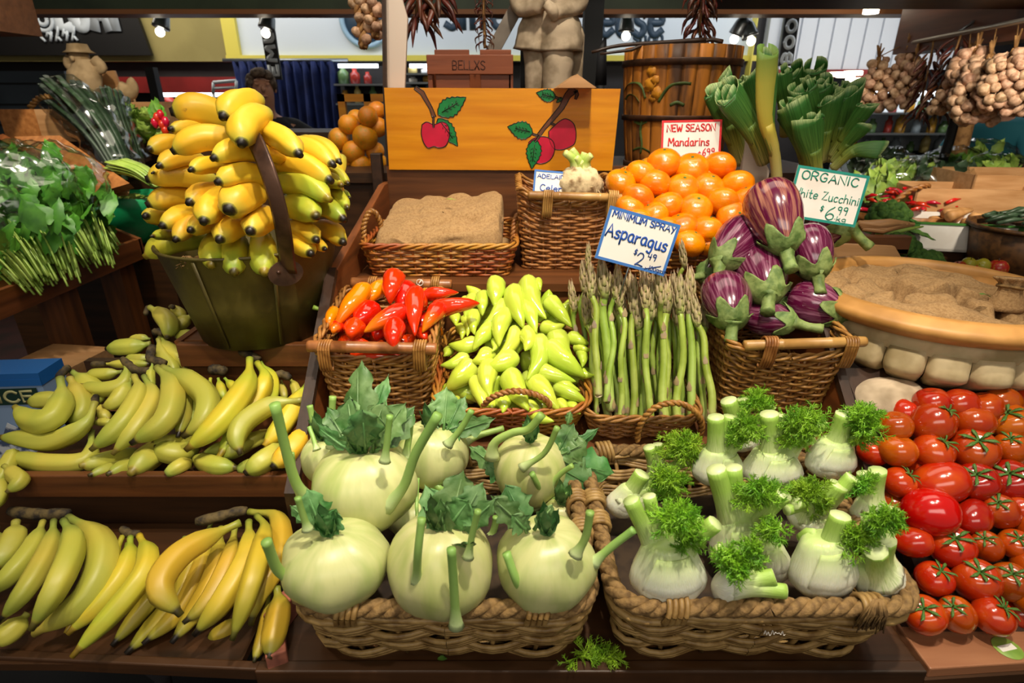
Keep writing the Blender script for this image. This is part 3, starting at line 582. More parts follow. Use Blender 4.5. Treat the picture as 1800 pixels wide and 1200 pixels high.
def paint(name, pts, mat, lift, outline=True, closed=True, wd=.0022, sm=4):
    pp = [V((*fl(*crop2(*q)), 0)) for q in pts]
    if sm: pp = smooth(pp + [pp[0]] if closed else pp, sm)[:-1] if closed else smooth(pp, sm)
    poly = [(p.x, p.y) for p in pp]
    ar = sum(a[0] * c[1] - c[0] * a[1] for a, c in zip(poly, poly[1:] + poly[:1]))
    if ar < 0: poly.reverse()
    m = MB(); m.prism(poly, 0, lift, T=T); part(m, name, mat, pb, smooth=False)
    if outline:
        m = MB(); m.tube([T @ V((x, y, lift)) for x, y in poly + poly[:1]], [(.0004, wd * .6)] * (len(poly) + 1), n=6, up=(0, -1, 0), caps=False); part(m, name + '_outline', pk, pb)
def zig(c, a, L, W, n=7):
    """leaf with toothed edge from stalk end c along angle a (crop pixels)"""
    ca, sa = cos(a), sin(a); up = []; dn = []
    for i in range(n * 2 + 1):
        s_ = i / (n * 2); w_ = W * sin(pi * s_ ** .75) * (1.0 if i % 2 else .84); up.append((c[0] + ca * L * s_ - sa * w_, c[1] + sa * L * s_ + ca * w_)); dn.append((c[0] + ca * L * s_ + sa * w_, c[1] + sa * L * s_ - ca * w_))
    return up + dn[::-1][1:-1]
def branch(pts, ws, lift=.0006):
    L_ = []; R_ = []
    for i, p in enumerate(pts):
        a = pts[max(i - 1, 0)]; c = pts[min(i + 1, len(pts) - 1)]; dx, dy = c[0] - a[0], c[1] - a[1]; q = sqrt(dx * dx + dy * dy); n = (-dy / q, dx / q)
        L_.append((p[0] + n[0] * ws[i], p[1] + n[1] * ws[i])); R_.append((p[0] - n[0] * ws[i], p[1] - n[1] * ws[i]))
    paint('painted_branch', L_ + R_[::-1], pbn, lift, sm=0)
branch([(485, 440), (520, 465), (545, 510), (565, 545), (580, 588)], [9, 11, 9, 8, 10]); branch([(1285, 445), (1250, 480), (1220, 540), (1170, 600), (1130, 645), (1105, 680)], [22, 16, 13, 12, 9, 10]); branch([(1290, 455), (1298, 475), (1290, 498)], [10, 8, 5])
branch([(578, 585), (576, 632)], [4, 3]); branch([(1165, 618), (1188, 628)], [5, 4]); branch([(1108, 680), (1092, 716)], [5, 3]); branch([(1072, 672), (1105, 682)], [4, 4])
paint('painted_leaf', zig((600, 595), .95, 170, 42), pg, .0009, sm=0)
paint('painted_leaf', zig((600, 575), -.55, 165, 52), pg, .0012, sm=0)
paint('painted_apple', [(520, 625), (545, 612), (580, 625), (620, 612), (650, 630), (658, 680), (640, 730), (605, 742), (580, 735), (550, 742), (528, 715), (516, 670)], pr, .0015)
branch([(577, 600), (578, 640)], [4, 3], .0021)
paint('painted_leaf', zig((1190, 490), pi + .25, 100, 34), pg, .0009, sm=0); branch([(1190, 488), (1215, 500)], [5, 5], .0007)
paint('painted_leaf', zig((1222, 490), 2.4, 38, 10, 3), pg, .0009, sm=0)
paint('painted_leaf', zig((1075, 668), pi + .25, 130, 48), pg, .0009, sm=0)
paint('painted_apple', [(1155, 660), (1180, 635), (1215, 605), (1245, 597), (1280, 620), (1293, 670), (1285, 720), (1255, 740), (1220, 752), (1180, 745), (1158, 700)], pr, .0009)
paint('painted_apple', [(1055, 715), (1075, 698), (1110, 686), (1150, 690), (1180, 715), (1184, 760), (1165, 800), (1130, 820), (1095, 818), (1068, 780)], pr, .0012)
paint('painted_leaf', zig((1088, 700), pi / 2 + .12, 148, 40), pg, .0015, sm=0); branch([(1108, 684), (1086, 712)], [5, 3], .0021)
for c, a, L in (((610, 570), -.55, 105), ((610, 605), .95, 110), ((1070, 664), pi + .25, 85), ((1086, 712), pi / 2 + .12, 100), ((1185, 489), pi + .25, 65)):
    m = MB(); q = [(c[0] + cos(a) * L * s_, c[1] + sin(a) * L * s_) for s_ in (.1, .5, 1)]
    m.tube([T @ V((*fl(*crop2(*e)), .0022)) for e in q], [(.0003, .0011)] * 3, n=6, up=(0, -1, 0))
    for s_ in (.3, .5, .7, .9):
        for sd in (1, -1):
            e0 = (c[0] + cos(a) * L * s_, c[1] + sin(a) * L * s_); e0 = (e0[0] - sin(a) * 5 * sd, e0[1] + cos(a) * 5 * sd); e1 = (e0[0] + cos(a + sd * .7) * 13, e0[1] + sin(a + sd * .7) * 13)
            m.tube([T @ V((*fl(*crop2(*e)), .0022)) for e in (e0, e1)], [(.0003, .0008)] * 2, n=6, up=(0, -1, 0))
    part(m, 'leaf_vein', pk, pb)
m = MB(); a = at(988, 152, 1.47); m.prism([(-.045, 0), (.045, 0), (0, .028)], -.06, .09, T=Matrix(((1, 0, 0, at(1010, 152, 1.45).x), (0, 0, -1, 1.49), (0, 1, 0, zt - .002), (0, 0, 0, 1)))); part(m, 'ridge_block', M['pale_wood'], pb, smooth=False)
# cream board post beside it
def quad(pts, Y0, Y1):
    m = MB(); m.grid([[at(x, y, Y0) for x, y in pts], [at(x, y, Y0) + V((0, Y1 - Y0, 0)) for x, y in pts]], True, None, 0, True, True); return m
t = thing('upright_board', 'tall cream board standing behind the painted apple board', 'board', at(674, 155, 1.53)); part(quad([(676, -60), (690, -60), (716, 32), (711, 160), (678, 160)], 1.52, 1.535), 'board_face', M['cream_post'], t, smooth=False)
part(quad([(670, -60), (676, -60), (679, 160), (687, 306), (680, 306), (673, 160)], 1.505, 1.56), 'edge_strip', M['dark_y'], t, smooth=False)
# ------------------------------------------------------------ wicker
def rrect(a, b, r, n):
    """n points evenly round a rounded rectangle, starting at the middle of the front (-y) side"""
    r = min(r, a * .95, b * .95); pts = []
    seg = [(0, -b), (a - r, -b)]
    def arc(cx, cy, a0): return [(cx + r * cos(a0 + pi / 2 * i / 8), cy + r * sin(a0 + pi / 2 * i / 8)) for i in range(9)]
    p = [(0, -b)] + arc(a - r, -b + r, -pi / 2) + arc(a - r, b - r, 0) + arc(-a + r, b - r, pi / 2) + arc(-a + r, -b + r, pi) + [(0, -b)]
    return [(q.x, q.y) for q in resample([V((x, y, 0)) for x, y in p], n + 1)[:-1]]
def basket(name, label, T, bot, top, h, mat, S=40, rows=14, rr=.003, rc=.03, amp=1.0, dip=0, dipx=1.0, thick=False, rim=True, stake=True, group=None, cat='basket'):
    o = T @ V((0, 0, 0)); t = thing(name, label, cat, o, group); n = S * 4
    P0 = rrect(bot[0], bot[1], rc * .8, n); P1 = rrect(top[0], top[1], rc, n)
    def hh(i):
        x, y = P1[i]; q = max(0, 1 - (x / (top[0] * dipx)) ** 4) if abs(y) > top[1] * .9 else 0
        return 1 - dip * q
    def pt(i, f, off=0, dz=0):
        i %= n; x0, y0 = P0[i]; x1, y1 = P1[i]; k = hh(i); x = lerp(x0, x1, f * k); y = lerp(y0, y1, f * k)
        a, b = P1[(i + 1) % n], P1[i - 1]; tx, ty = a[0] - b[0], a[1] - b[1]; q = sqrt(tx * tx + ty * ty) or 1
        return T @ V((x + ty / q * off, y - tx / q * off, f * h * k + dz))
    m = MB(); rnd = random.Random(hash(name) % 1000 + rows)
    for r_ in range(rows):
        f = (r_ + .5) / rows; path = []
        for i in range(n):
            if thick:
                g = r_ // 3; ph = pi * i / 4 + pi * g
                path.append(pt(i, f, rr * 1.5 * cos(ph) + .0008 * sin(i * .7 + r_), .0030 * cos(pi * i / 8 + g * 1.9) + .0016 * noise.noise(V((i * .15, r_ * 3.1, 0)))))
            else:
                ph = pi * i / 4 + pi * r_; path.append(pt(i, f, rr * amp * cos(ph), .0012 * noise.noise(V((i * .13, r_ * 2.3, 1)))))
        path.append(path[0]); m.tube(path, [rr * (1 + .22 * noise.noise(V((i * .21, r_ * 5.7, 4)))) for i in range(n + 1)], n=5, caps=False, up=T.to_3x3() @ V((0, 0, 1)))
    part(m, 'weave', mat, t)
    if stake:
        m = MB()
        for s_ in range(S):
            i = s_ * 4; m.tube([pt(i, f, 0) for f in (0, .25, .5, .75, 1)], rr * .9, n=5)
        part(m, 'stake_rib', mat, t)
    m = MB(); m.grid([[pt(i, .02, -rr) for i in range(0, n, 2)], [T @ V((x * .02, y * .02, .004)) for x, y in P0[::2]]], True); part(m, 'base', M['cane_dark'], t)
    if rim:
        m = MB()
        for k in range(3):
            path = [pt(i, 1, rr * 1.5 * cos(i * .5 + k * 2.1), rr * (1.2 + 1.3 * sin(i * .5 + k * 2.1))) for i in range(n)]; m.tube(path + path[:1], rr * 1.05, n=6, caps=False)
        part(m, 'rim', mat, t)
    return t, pt, n
def rope_ring(t, path, R, mat, name='rope_rim', pitch=.055, rs=None):
    L = sum((a - b).length for a, b in zip(path, path[1:] + path[:1])); N = int(L / .006); pp = resample(path + path[:1], N + 1)[:-1]; turns = round(L / pitch)
    m = MB(); rs = rs or R * .62; up = V((0, 0, 1))
    for k in range(3):
        q = []
        for i, p in enumerate(pp):
            d = (pp[(i + 1) % N] - pp[i - 1]).normalized(); sd = d.cross(up).normalized(); u = sd.cross(d); a = 2 * pi * (turns * i / N + k / 3); q.append(p + (sd * cos(a) + u * sin(a)) * R * .55)
        q.append(q[0]); m.tube(q, [rs * (1 + .06 * noise.noise(V((i * .5, k, 0)))) for i in range(len(q))], n=8, caps=False)
    return part(m, name, mat, t)
def binding(t, p, d, R, mat, turns=4, r=.0032, drop=0, name='binding'):
    """cane wound round a rope or bar at p running along d"""
    d = V(d).normalized(); up = V((0, 0, 1)); sd = d.cross(up).normalized(); u = sd.cross(d); m = MB()
    for k in range(turns):
        o = V(p) + d * ((k - (turns - 1) / 2) * r * 1.9); q = []
        for i in range(17):
            a = 2 * pi * i / 16; z = sin(a); q.append(o + sd * cos(a) * R + u * (z * R if z > 0 else z * (R + drop)) + d * r * .8 * sin(a))
        m.tube(q, r, n=6, caps=False)
    return part(m, name, mat, t)
def twist_handle(t, pts, R, mat, name='handle', k=10, turns=9):
    path = resample(smooth(pts, 8), 60); m = MB()
    for j in range(2):
        q = []
        for i, p in enumerate(path):
            d = (path[min(i + 1, 59)] - path[max(i - 1, 0)]).normalized(); s_ = d.orthogonal().normalized() if i == 0 else (s_ - d * s_.dot(d)).normalized(); w_ = d.cross(s_); a = 2 * pi * turns * i / 59 + pi * j; q.append(p + (s_ * cos(a) + w_ * sin(a)) * R * .5)
        m.tube(q, R * .62, n=7)
    return part(m, name, mat, t)
# ---- kohlrabi and fennel baskets: rope rims
def rope_basket(name, label, cx, cy, hw_b, hw_t, db, dt, h):
    T = TR(cx, cy, .8655); t, pt, n = basket(name, label, T, (hw_b, db), (hw_t, dt), h, M['cane_front'], S=20, rows=22, rr=.0038, rc=.035, thick=True, rim=False)
    path = [pt(i, 1, .002, .006) for i in range(n)]
    rp = rope_ring(t, path, .0098, M['rope'])
    m = MB(); 
    for k in range(2): m.tube([pt(i, .93, .006 + .003 * cos(i * .4 + pi * k), -.004 * k) for i in range(n)] + [pt(0, .93, .009, -.004 * k)], .0042, n=6, caps=False)
    part(m, 'upper_band', M['cane_front'], t)
    for f in (-.09, .09, .235, .275, .38, .5, .62, .725, .765):
        i = int(f * n) % n; binding(rp, path[i], path[(i + 1) % n] - path[i - 1], .0132, M['cane_front'], turns=4, r=.0034, drop=.006)
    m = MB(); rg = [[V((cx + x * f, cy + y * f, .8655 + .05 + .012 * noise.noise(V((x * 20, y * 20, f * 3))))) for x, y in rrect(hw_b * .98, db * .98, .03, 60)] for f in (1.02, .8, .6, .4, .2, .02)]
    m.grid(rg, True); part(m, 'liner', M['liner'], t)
    return t, pt, n
kb, kpt, kn = rope_basket('rope_basket', 'rope rimmed wicker basket filled with pale green kohlrabi', -.078, .622, .158, .168, .118, .150, .104)
fb, fpt, fn = rope_basket('rope_basket', 'rope rimmed wicker basket filled with white fennel bulbs', .288, .622, .150, .170, .118, .152, .108)
p = at(1538, 1072, .452); m = MB(); rnd = random.Random(3)
for i in range(60):
    a = rnd.uniform(-.012, .012); m.tube([p + V((a * .4, 0, .016)), p + V((a, -.004 + rnd.uniform(-.004, .004), 0)), p + V((a * 1.3, rnd.uniform(-.006, .004), -.02 - rnd.uniform(0, .01)))], .0009, n=4)
part(m, 'rope_tassel', M['rope'], fb)
# white scribble of paint on the fennel basket front
m = MB(); T = frame(at(1342, 1112, .462), (1, 0, 0), (0, .25, 1)); rnd = random.Random(8)
m.tube(smooth([T @ V((i * .0016, rnd.uniform(-.003, .004), .001)) for i in range(16)], 3), .0004, n=4); part(m, 'paint_mark', M['card'], fb)
# ---- red pepper basket (bar handles)
def bar(t, a, c, r, mat, name='bar_handle'):
    m = MB(); a, c = V(a), V(c); m.tube([a, a.lerp(c, .02), a.lerp(c, .3), a.lerp(c, .31), a.lerp(c, .32), a.lerp(c, .7), a.lerp(c, .71), a.lerp(c, .72), a.lerp(c, .98), c], [r * .93, r, r * .98, r * 1.1, r * .98, r * .98, r * 1.1, r * .98, r, r * .93], n=12); return part(m, name, mat, t)
TB = T1
def on_tier(x, y): return TB @ TR(x, y, .002)
rb, rpt, rn = basket('wicker_basket', 'deep wicker basket with wooden bar handles filled with red peppers', on_tier(-.222, .168), (.080, .095), (.093, .105), .150, M['cane'], S=30, rows=20, rr=.0030, rc=.02, dip=.14, dipx=.9)
fa = rpt(0, 1, 0, 0); y_ = .848
a = at(541, 608, .816); c = at(768, 613, .816); b_ = bar(rb, a, c, .0095, M['bar_brown'])
for px in (572, 738): q = at(px, 611, .816); binding(b_, q, (1, 0, 0), .0115, M['cane'], turns=5, r=.0021, drop=.028)
a = at(618, 496, 1.030); c = at(794, 500, 1.030); b_ = bar(rb, a, c, .010, M['bar_brown'])
for px in (655, 765): q = at(px, 498, 1.030); binding(b_, q, (1, 0, 0), .012, M['cane'], turns=4, r=.0021, drop=.02)
m = MB(); q = at(738, 496, 1.018); m.tube([q + V((.006 * cos(a), -.0005, .006 * sin(a))) for a in [i * pi / 8 for i in range(17)]], .0007, n=5, caps=False); m.tube([q + V((-.003, 0, -.004)), q + V((.003, 0, .004))], .0012, n=5); part(m, 'emblem', M['card'], rb)
# ---- green pepper basket
gb, gpt, gn = basket('wicker_basket', 'low wicker basket with twisted handles filled with pale green peppers', on_tier(.0, .145), (.108, .11), (.128, .130), .062, M['cane_red'], S=36, rows=10, rr=.0029, rc=.05)
twist_handle(gb, [at(848, 716, .80), at(862, 700, .79), at(895, 688, .787), at(930, 690, .787), at(962, 705, .79), at(972, 730, .80)], .0052, M['cane'])
# ---- asparagus basket
ab, apt, an = basket('wicker_basket', 'small wicker basket with looped handle holding upright asparagus', TB @ TR(.212, .098, .002), (.078, .070), (.093, .086), .05, M['cane'], S=28, rows=8, rr=.0029, rc=.03)
twist_handle(ab, [at(1120, 775, .785), at(1125, 748, .778), at(1150, 717, .772), at(1190, 708, .772), at(1220, 722, .775), at(1234, 745, .785), at(1228, 775, .79)], .0052, M['cane'], turns=11)
# ---- eggplant basket
eb, ept, en = basket('wicker_basket', 'deep wicker basket with bamboo bar handle filled with striped aubergines', on_tier(.445, .188), (.084, .110), (.098, .124), .152, M['cane'], S=34, rows=19, rr=.0031, rc=.018, dip=.13, dipx=.9)
a = at(1308, 607, .820); c = at(1521, 600, .820); b_ = bar(eb, a, c, .0085, M['bamboo'])
for px in (1352, 1492): q = at(px, 604, .820); binding(b_, q, (1, 0, 0), .0108, M['cane'], turns=5, r=.0022, drop=.03)
# ---- tier two
tb, tpt, tn = basket('wicker_tray', 'shallow wicker tray basket with rope handles under the folded sack', TR(-.148, 1.255, 1.166), (.140, .125), (.156, .140), .062, M['cane_red'], S=44, rows=9, rr=.0030, rc=.028)
twist_handle(tb, [at(641, 432, 1.2), at(640, 395, 1.2), at(652, 371, 1.21), at(666, 385, 1.22), at(673, 425, 1.24)], .0062, M['cane'])
twist_handle(tb, [at(901, 432, 1.2), at(903, 395, 1.21), at(911, 377, 1.23), at(917, 395, 1.24), at(914, 430, 1.26)], .0056, M['cane'])
cb, cpt, cn = basket('wicker_basket', 'tall wicker basket with bamboo bar holding the celeriac root', TR(.118, 1.285, 1.166), (.092, .10), (.104, .122), .165, M['cane'], S=30, rows=22, rr=.0032, rc=.018, dip=.16, dipx=.92)
a = at(928, 343, 1.150); c = at(1106, 348, 1.150); b_ = bar(cb, a, c, .0085, M['bamboo'])
for px in (963, 1077): q = at(px, 345, 1.15); binding(b_, q, (1, 0, 0), .0108, M['bamboo'], turns=5, r=.0021, drop=.03)
mb_, mpt, mn = basket('wicker_basket', 'reddish wicker basket under the pile of mandarins', TR(.335, 1.205, 1.167), (.110, .105), (.138, .130), .075, M['cane_red'], S=36, rows=9, rr=.0029, rc=.04)
# ---- celeriac liner so the root has a bed
def sack(t, cx, cy, z, a, b, name='burlap_lining'):
    m = MB(); m.grid([[V((cx + x * f, cy + y * f, z + .008 * noise.noise(V((x * 30, y * 30, f))))) for x, y in rrect(a, b, .02, 40)] for f in (1, .7, .4, .02)], True); part(m, name, M['burlap'], t)
sack(cb, .118, 1.285, 1.25, .09, .105); sack(tb, -.148, 1.255, 1.19, .145, .128)
# ---- folded burlap sack in the tray
def folded_sack():
    m = MB(); rings = []; cx, cy = -.155, 1.285; A, B = .130, .118
    n = 110
    for k in range(40):
        f = k / 39; ring = []
        zz = .0 if f < .12 else (f - .12) / .25 if f < .37 else 1
        sc_ = 1.0 + .03 * sin(min(f, .37) / .37 * pi) if f < .37 else 1 - (f - .37) / .63 * .985
        for x, y in rrect(A, B, .03, n):
            nx = noise.noise(V((x * sc_ * 9, y * sc_ * 9, min(f, .37) * 6))); n2 = noise.noise(V((x * sc_ * 26, y * sc_ * 26, min(f, .37) * 12 + 7)))
            q = V((cx + x * sc_ + .006 * nx, cy + y * sc_ + .006 * n2, 1.197 + (.072 + .024 * (y * sc_ / B) + .010 * (x * sc_ / A)) * zz + .011 * nx * zz + .006 * n2))
            rg = abs(noise.noise(V((x * sc_ * 7 + 2, y * sc_ * 17 - x * sc_ * 6, 3.3)))); q.z -= .013 * max(0, 1 - rg * 6) * zz; rg = abs(noise.noise(V((x * sc_ * 16, y * sc_ * 9 + 5, 9.1)))); q.z -= .006 * max(0, 1 - rg * 6) * zz
            if f > .3: q.z -= .020 * math.exp(-((y * sc_ + .055 - (x * sc_) * .5) / .011) ** 2) * (1 if x * sc_ > -.02 else max(0, 1 + (x * sc_ + .02) / .05))
            ring.append(q)
        rings.append(ring)
    m.grid(rings, True); o = m.build('burlap_sack', M['burlap'], sub=1); tag(o, 'folded brown burlap sack lying in the shallow wicker tray', 'sack')
folded_sack()
# ------------------------------------------------------------ bananas
def banana(pts, r, mat, t, stem=True, seed=0, name='banana'):
    path = resample(smooth(pts, 8), 26)
    def rad(s):
        if stem: tab = [(0, .34), (.07, .30), (.14, .36), (.22, .68), (.32, .92), (.5, 1.0), (.68, .98), (.8, .86), (.89, .62), (.935, .40), (.955, .29), (.985, .28), (1, .24)]
        else: tab = [(0, .5), (.1, .75), (.3, .96), (.5, 1), (.68, .98), (.8, .86), (.89, .64), (.935, .41), (.955, .30), (.985, .29), (1, .25)]
        return interp(tab, s)
    rnd = random.Random(seed); ph = rnd.uniform(0, 6.28)
    m = MB(); m.tube(path, [r * rad(i / 25) for i in range(26)], n=15, cross=lambda a, s_: 1 + (.095 if .15 < s_ < .93 else 0) * cos(5 * a + ph) * min(1, (1 - s_) * 5))
    return part(m, name, mat, t)
def hand(label, crown, fingers, conv, Yf, mat, group, crown_r=.014, stem=True):
    """crown: list of crop points along the crown stub; fingers: (base, mid.., tip points, width, dY)"""
    c3 = [at(*conv(x, y), Yf(conv(x, y)[1]) + (dd if len(q) > 2 else 0)) for q in crown for (x, y, dd) in [(q[0], q[1], q[2] if len(q) > 2 else 0)]]
    t = thing('banana_hand', label, 'bananas', c3[0], group)
    if len(c3) > 1:
        m = MB(); pp = resample(smooth(c3, 5), 9); m.tube(pp, [crown_r * .66 * k for k in (.75, .95, 1.05, 1, 1.05, .95, 1, .9, .7)], n=9, cross=lambda a, s_: 1 + .22 * noise.noise(V((cos(a) * 2, sin(a) * 2, s_ * 9)))); part(m, 'crown', M['crown'], t)
    for i, f in enumerate(fingers):
        pts, wd, dy = f[0], f[1], f[2]; P = []
        for j, q in enumerate(pts):
            px, py = conv(q[0], q[1]); lift = (q[2] if len(q) > 2 else 0); P.append(at(px, py, Yf(py) + dy + lift))
        wpx = conv(wd, 0)[0] - conv(0, 0)[0]; r = wpx * dep(P[len(P) // 2]) / 1000 / 2 * .93
        banana(P, r, f[3] if len(f) > 3 else mat, t, stem=stem, seed=i * 7 + len(label))
    return t
# bottom step
c8 = lambda x, y: (x / 2.857, 780 + y / 2.857)
Yb = lambda py: interp([(895, .688), (1000, .590), (1150, .490)], py)
G = 'banana hands on the bottom step'
hand('large greenish banana hand, farthest left on the bottom step', [(50, 335), (140, 350), (250, 352), (350, 348)], [
    ([(140, 850), (60, 940), (-40, 1000)], 120, -.005), ([(345, 370, 0), (440, 430, -.01), (520, 560, -.02), (430, 780, -.015), (170, 955)], 150, -.004),
    ([(80, 390), (60, 500), (-40, 640)], 135, -.015), ([(215, 390), (165, 520, -.01), (60, 650, -.01), (-70, 760)], 112, -.012), ([(270, 385), (250, 520, -.01), (140, 720, -.015), (0, 890)], 112, -.02), ([(320, 385), (365, 500, -.015), (290, 700, -.02), (155, 935)], 135, -.03),
    ([(-20, 420), (-40, 560), (-120, 700)], 110, -.01)], c8, Yb, M['ban_g'], G, .013)
hand('small yellow green banana hand between the two big hands on the bottom step', [(610, 425), (650, 450), (700, 450)], [
    ([(615, 465), (570, 560), (480, 700), (330, 950)], 92, .0), ([(655, 470), (640, 600, -.01), (540, 760, -.01), (340, 955)], 112, -.006), ([(700, 460), (745, 580, -.02), (660, 740, -.02), (360, 1070)], 118, -.02), ([(640, 500), (600, 700), (440, 980)], 90, .012)], c8, Yb, M['ban_yg'], G, .009)
hand('big ripe banana hand leaning to the rope basket on the bottom step', [(985, 390), (1080, 370), (1190, 340), (1240, 335)], [
    ([(930, 470), (880, 620), (780, 760), (560, 1015)], 98, .012), ([(1010, 450), (950, 640), (880, 800), (630, 1055)], 112, .01), ([(1060, 430), (1000, 640), (900, 840), (715, 1005)], 100, .006), ([(1110, 420), (1080, 640), (980, 840), (860, 1000)], 112, -.004),
    ([(1180, 420), (1150, 580), (1050, 780), (920, 900)], 110, -.010), ([(1250, 390), (1240, 560, -.015), (1120, 780, -.015), (975, 960)], 132, -.018), ([(1250, 340), (1390, 370, -.005), (1410, 560, -.01), (1300, 760, -.012), (1260, 910)], 118, .0), ([(1290, 360), (1330, 430, -.01), (1270, 680, -.025), (1165, 985)], 118, -.028),
    ([(1200, 860), (1140, 930), (1040, 985)], 90, .02), ([(1060, 400), (1000, 520), (930, 700), (910, 780)], 70, .02)], c8, Yb, M['ban_m'], G, .012)
hand('single curved ripe banana lying on top of the big bottom hand', [(1210, 390), (1190, 400)], [([(1205, 395, 0), (1090, 450, -.005), (900, 560, -.015), (800, 720, -.015), (910, 860)], 138, -.045)], c8, Yb, M['ban_m'], G, .006)
hand('pair of short ripe bananas upright against the kohlrabi basket', [(1390, 690), (1400, 715)], [([(1390, 720), (1400, 850), (1350, 1080)], 130, -.006), ([(1350, 760), (1330, 930), (1275, 1095)], 75, .006)], c8, Yb, M['ban_m'], G, .008)
hand('dark ripe banana hand hanging over the end of the upper rack lip', [(-40, 90), (20, 110)], [([(-20, 100), (30, 70), (60, 60), (-20, 220)], 80, -.03), ([(20, 110), (70, 150), (100, 190), (30, 245)], 85, -.04), ([(-10, 150), (0, 230), (-30, 330)], 80, -.03)], c8, Yb, M['ban_g'], G, .012)
# middle step
c4 = lambda x, y: (x / 2.608, 400 + y / 2.608)
Yt = lambda py: interp([(600, .93), (700, .84), (840, .700)], py)
G = 'banana hands on the middle step'
hand('curled green banana hand at the outer end of the middle step', [(265, 690), (300, 650), (320, 640)], [([(275, 690), (285, 790, -.005), (235, 880, -.01), (140, 880), (68, 820)], 118, -.02), ([(320, 690), (360, 770), (380, 850), (300, 900)], 110, .0), ([(330, 660), (400, 710), (450, 760), (430, 820)], 85, .01), ([(310, 790), (220, 790), (125, 800)], 85, .03), ([(240, 950), (160, 920), (90, 915)], 60, .02)], c4, Yt, M['ban_g'], G, .010)
hand('long green banana pair lying flat at the outer end of the middle step', [(440, 770), (420, 850), (400, 930)], [([(435, 800, -.02), (390, 900, -.015), (240, 975), (100, 965), (-10, 960)], 100, .0), ([(420, 930), (400, 1060), (220, 1080), (30, 1040)], 92, .012), ([(440, 810), (480, 860), (500, 880)], 60, .01), ([(420, 900), (470, 890), (520, 895)], 40, .01)], c4, Yt, M['ban_g'], G, .010)
hand('green three finger banana hand with joined stems, central on the middle step', [(560, 600), (620, 650), (700, 655)], [([(615, 680), (640, 760, -.01), (560, 900, -.015), (415, 1020)], 104, -.02), ([(660, 680), (700, 780, -.01), (620, 920, -.015), (515, 1040)], 92, -.012), ([(600, 690), (540, 790), (470, 820)], 80, .0), ([(720, 640), (790, 730, -.01), (760, 880, -.015), (600, 990)], 116, -.025)], c4, Yt, M['ban_g'], G, .010)
hand('flat green banana hand behind the joined stems on the middle step', [(420, 625), (480, 625)], [([(580, 620), (570, 710), (480, 740), (370, 720)], 75, .0), ([(560, 660), (480, 670), (395, 670)], 60, .012), ([(470, 625), (600, 625), (690, 625)], 45, .03)], c4, Yt, M['ban_g'], G, .008)
hand('drooping green banana hand with black crown near the bucket', [(700, 540), (690, 600), (760, 620)], [([(745, 640), (870, 700, -.01), (950, 780, -.015), (930, 880, -.015), (840, 960)], 112, -.025), ([(745, 640), (820, 740, -.01), (840, 850), (815, 960)], 80, -.012), ([(700, 620), (690, 680), (700, 740)], 40, .0), ([(770, 640), (850, 760), (890, 850), (860, 930)], 70, .0)], c4, Yt, M['ban_g'], G, .011)
hand('upright banana with bent stem standing before the bucket', [(668, 400), (675, 370), (690, 362)], [([(685, 365), (740, 400), (775, 450), (765, 510)], 90, .0)], c4, lambda py: Yt(py) + .03, M['ban_g'], G, .007)
hand('green banana hand with short brown crown in front of the bucket ledge', [(700, 480), (730, 475), (745, 490)], [([(690, 530), (620, 545), (485, 555)], 82, .02), ([(690, 510), (640, 505), (590, 510)], 40, .03), ([(735, 500), (770, 560), (830, 600), (850, 650)], 85, .01), ([(725, 510), (745, 580), (790, 640), (800, 690)], 70, .0), ([(700, 600), (640, 600), (570, 600)], 50, .02)], c4, lambda py: Yt(py) + .03, M['ban_g'], G, .010)
hand('short banana hand peeping out beside the bucket foot', [(800, 365), (780, 360)], [([(780, 360), (820, 390), (840, 420)], 55, .02), ([(880, 400), (840, 430), (800, 470)], 65, .02), ([(900, 470), (860, 490), (800, 500)], 55, .01)], c4, lambda py: Yt(py) + .04, M['ban_g'], G, .007)
hand('banana hand with pale cut crown tucked at the back of the middle step', [(960, 650), (1000, 650), (1035, 660)], [([(965, 690), (960, 760), (990, 810)], 50, .0), ([(1000, 690), (1020, 760), (1030, 790)], 45, .0), ([(1030, 690), (1080, 740), (1110, 780)], 45, .0)], c4, lambda py: Yt(py) + .02, M['ban_yg'], G, .014)
hand('long straight greenish banana hand slanting down the middle step', [(1100, 565), (1150, 585), (1190, 605)], [([(1180, 620), (1215, 700, -.01), (1130, 860), (1000, 1055)], 104, .0), ([(1145, 600), (1130, 720, -.01), (1000, 900, -.015), (850, 1020)], 118, -.025), ([(1190, 615), (1240, 700), (1230, 800), (1180, 850)], 80, .012)], c4, Yt, M['ban_yg'], G, .011)
hand('single curved banana with its stem to the board on the middle step', [(1390, 785), (1375, 792)], [([(1385, 790), (1250, 810), (1130, 880, -.01), (1085, 960, -.01), (1105, 1040)], 104, -.03)], c4, Yt, M['ban_g'], G, .006)
hand('dark crowned banana hand against the board on the middle step', [(1240, 690), (1290, 670), (1330, 690)], [([(1290, 700), (1300, 760), (1310, 790)], 40, .02), ([(1330, 690), (1360, 750), (1350, 800)], 45, .02)], c4, lambda py: Yt(py) + .02, M['ban_g'], G, .011)
hand('pair of yellow green bananas leaning on the side board of the stand', [(1425, 680), (1415, 700)], [([(1420, 700), (1360, 800), (1300, 900), (1210, 1000)], 104, -.012), ([(1400, 900), (1350, 1000), (1245, 1100)], 112, -.016, M['ban_y'])], c4, Yt, M['ban_yg'], G, .007)
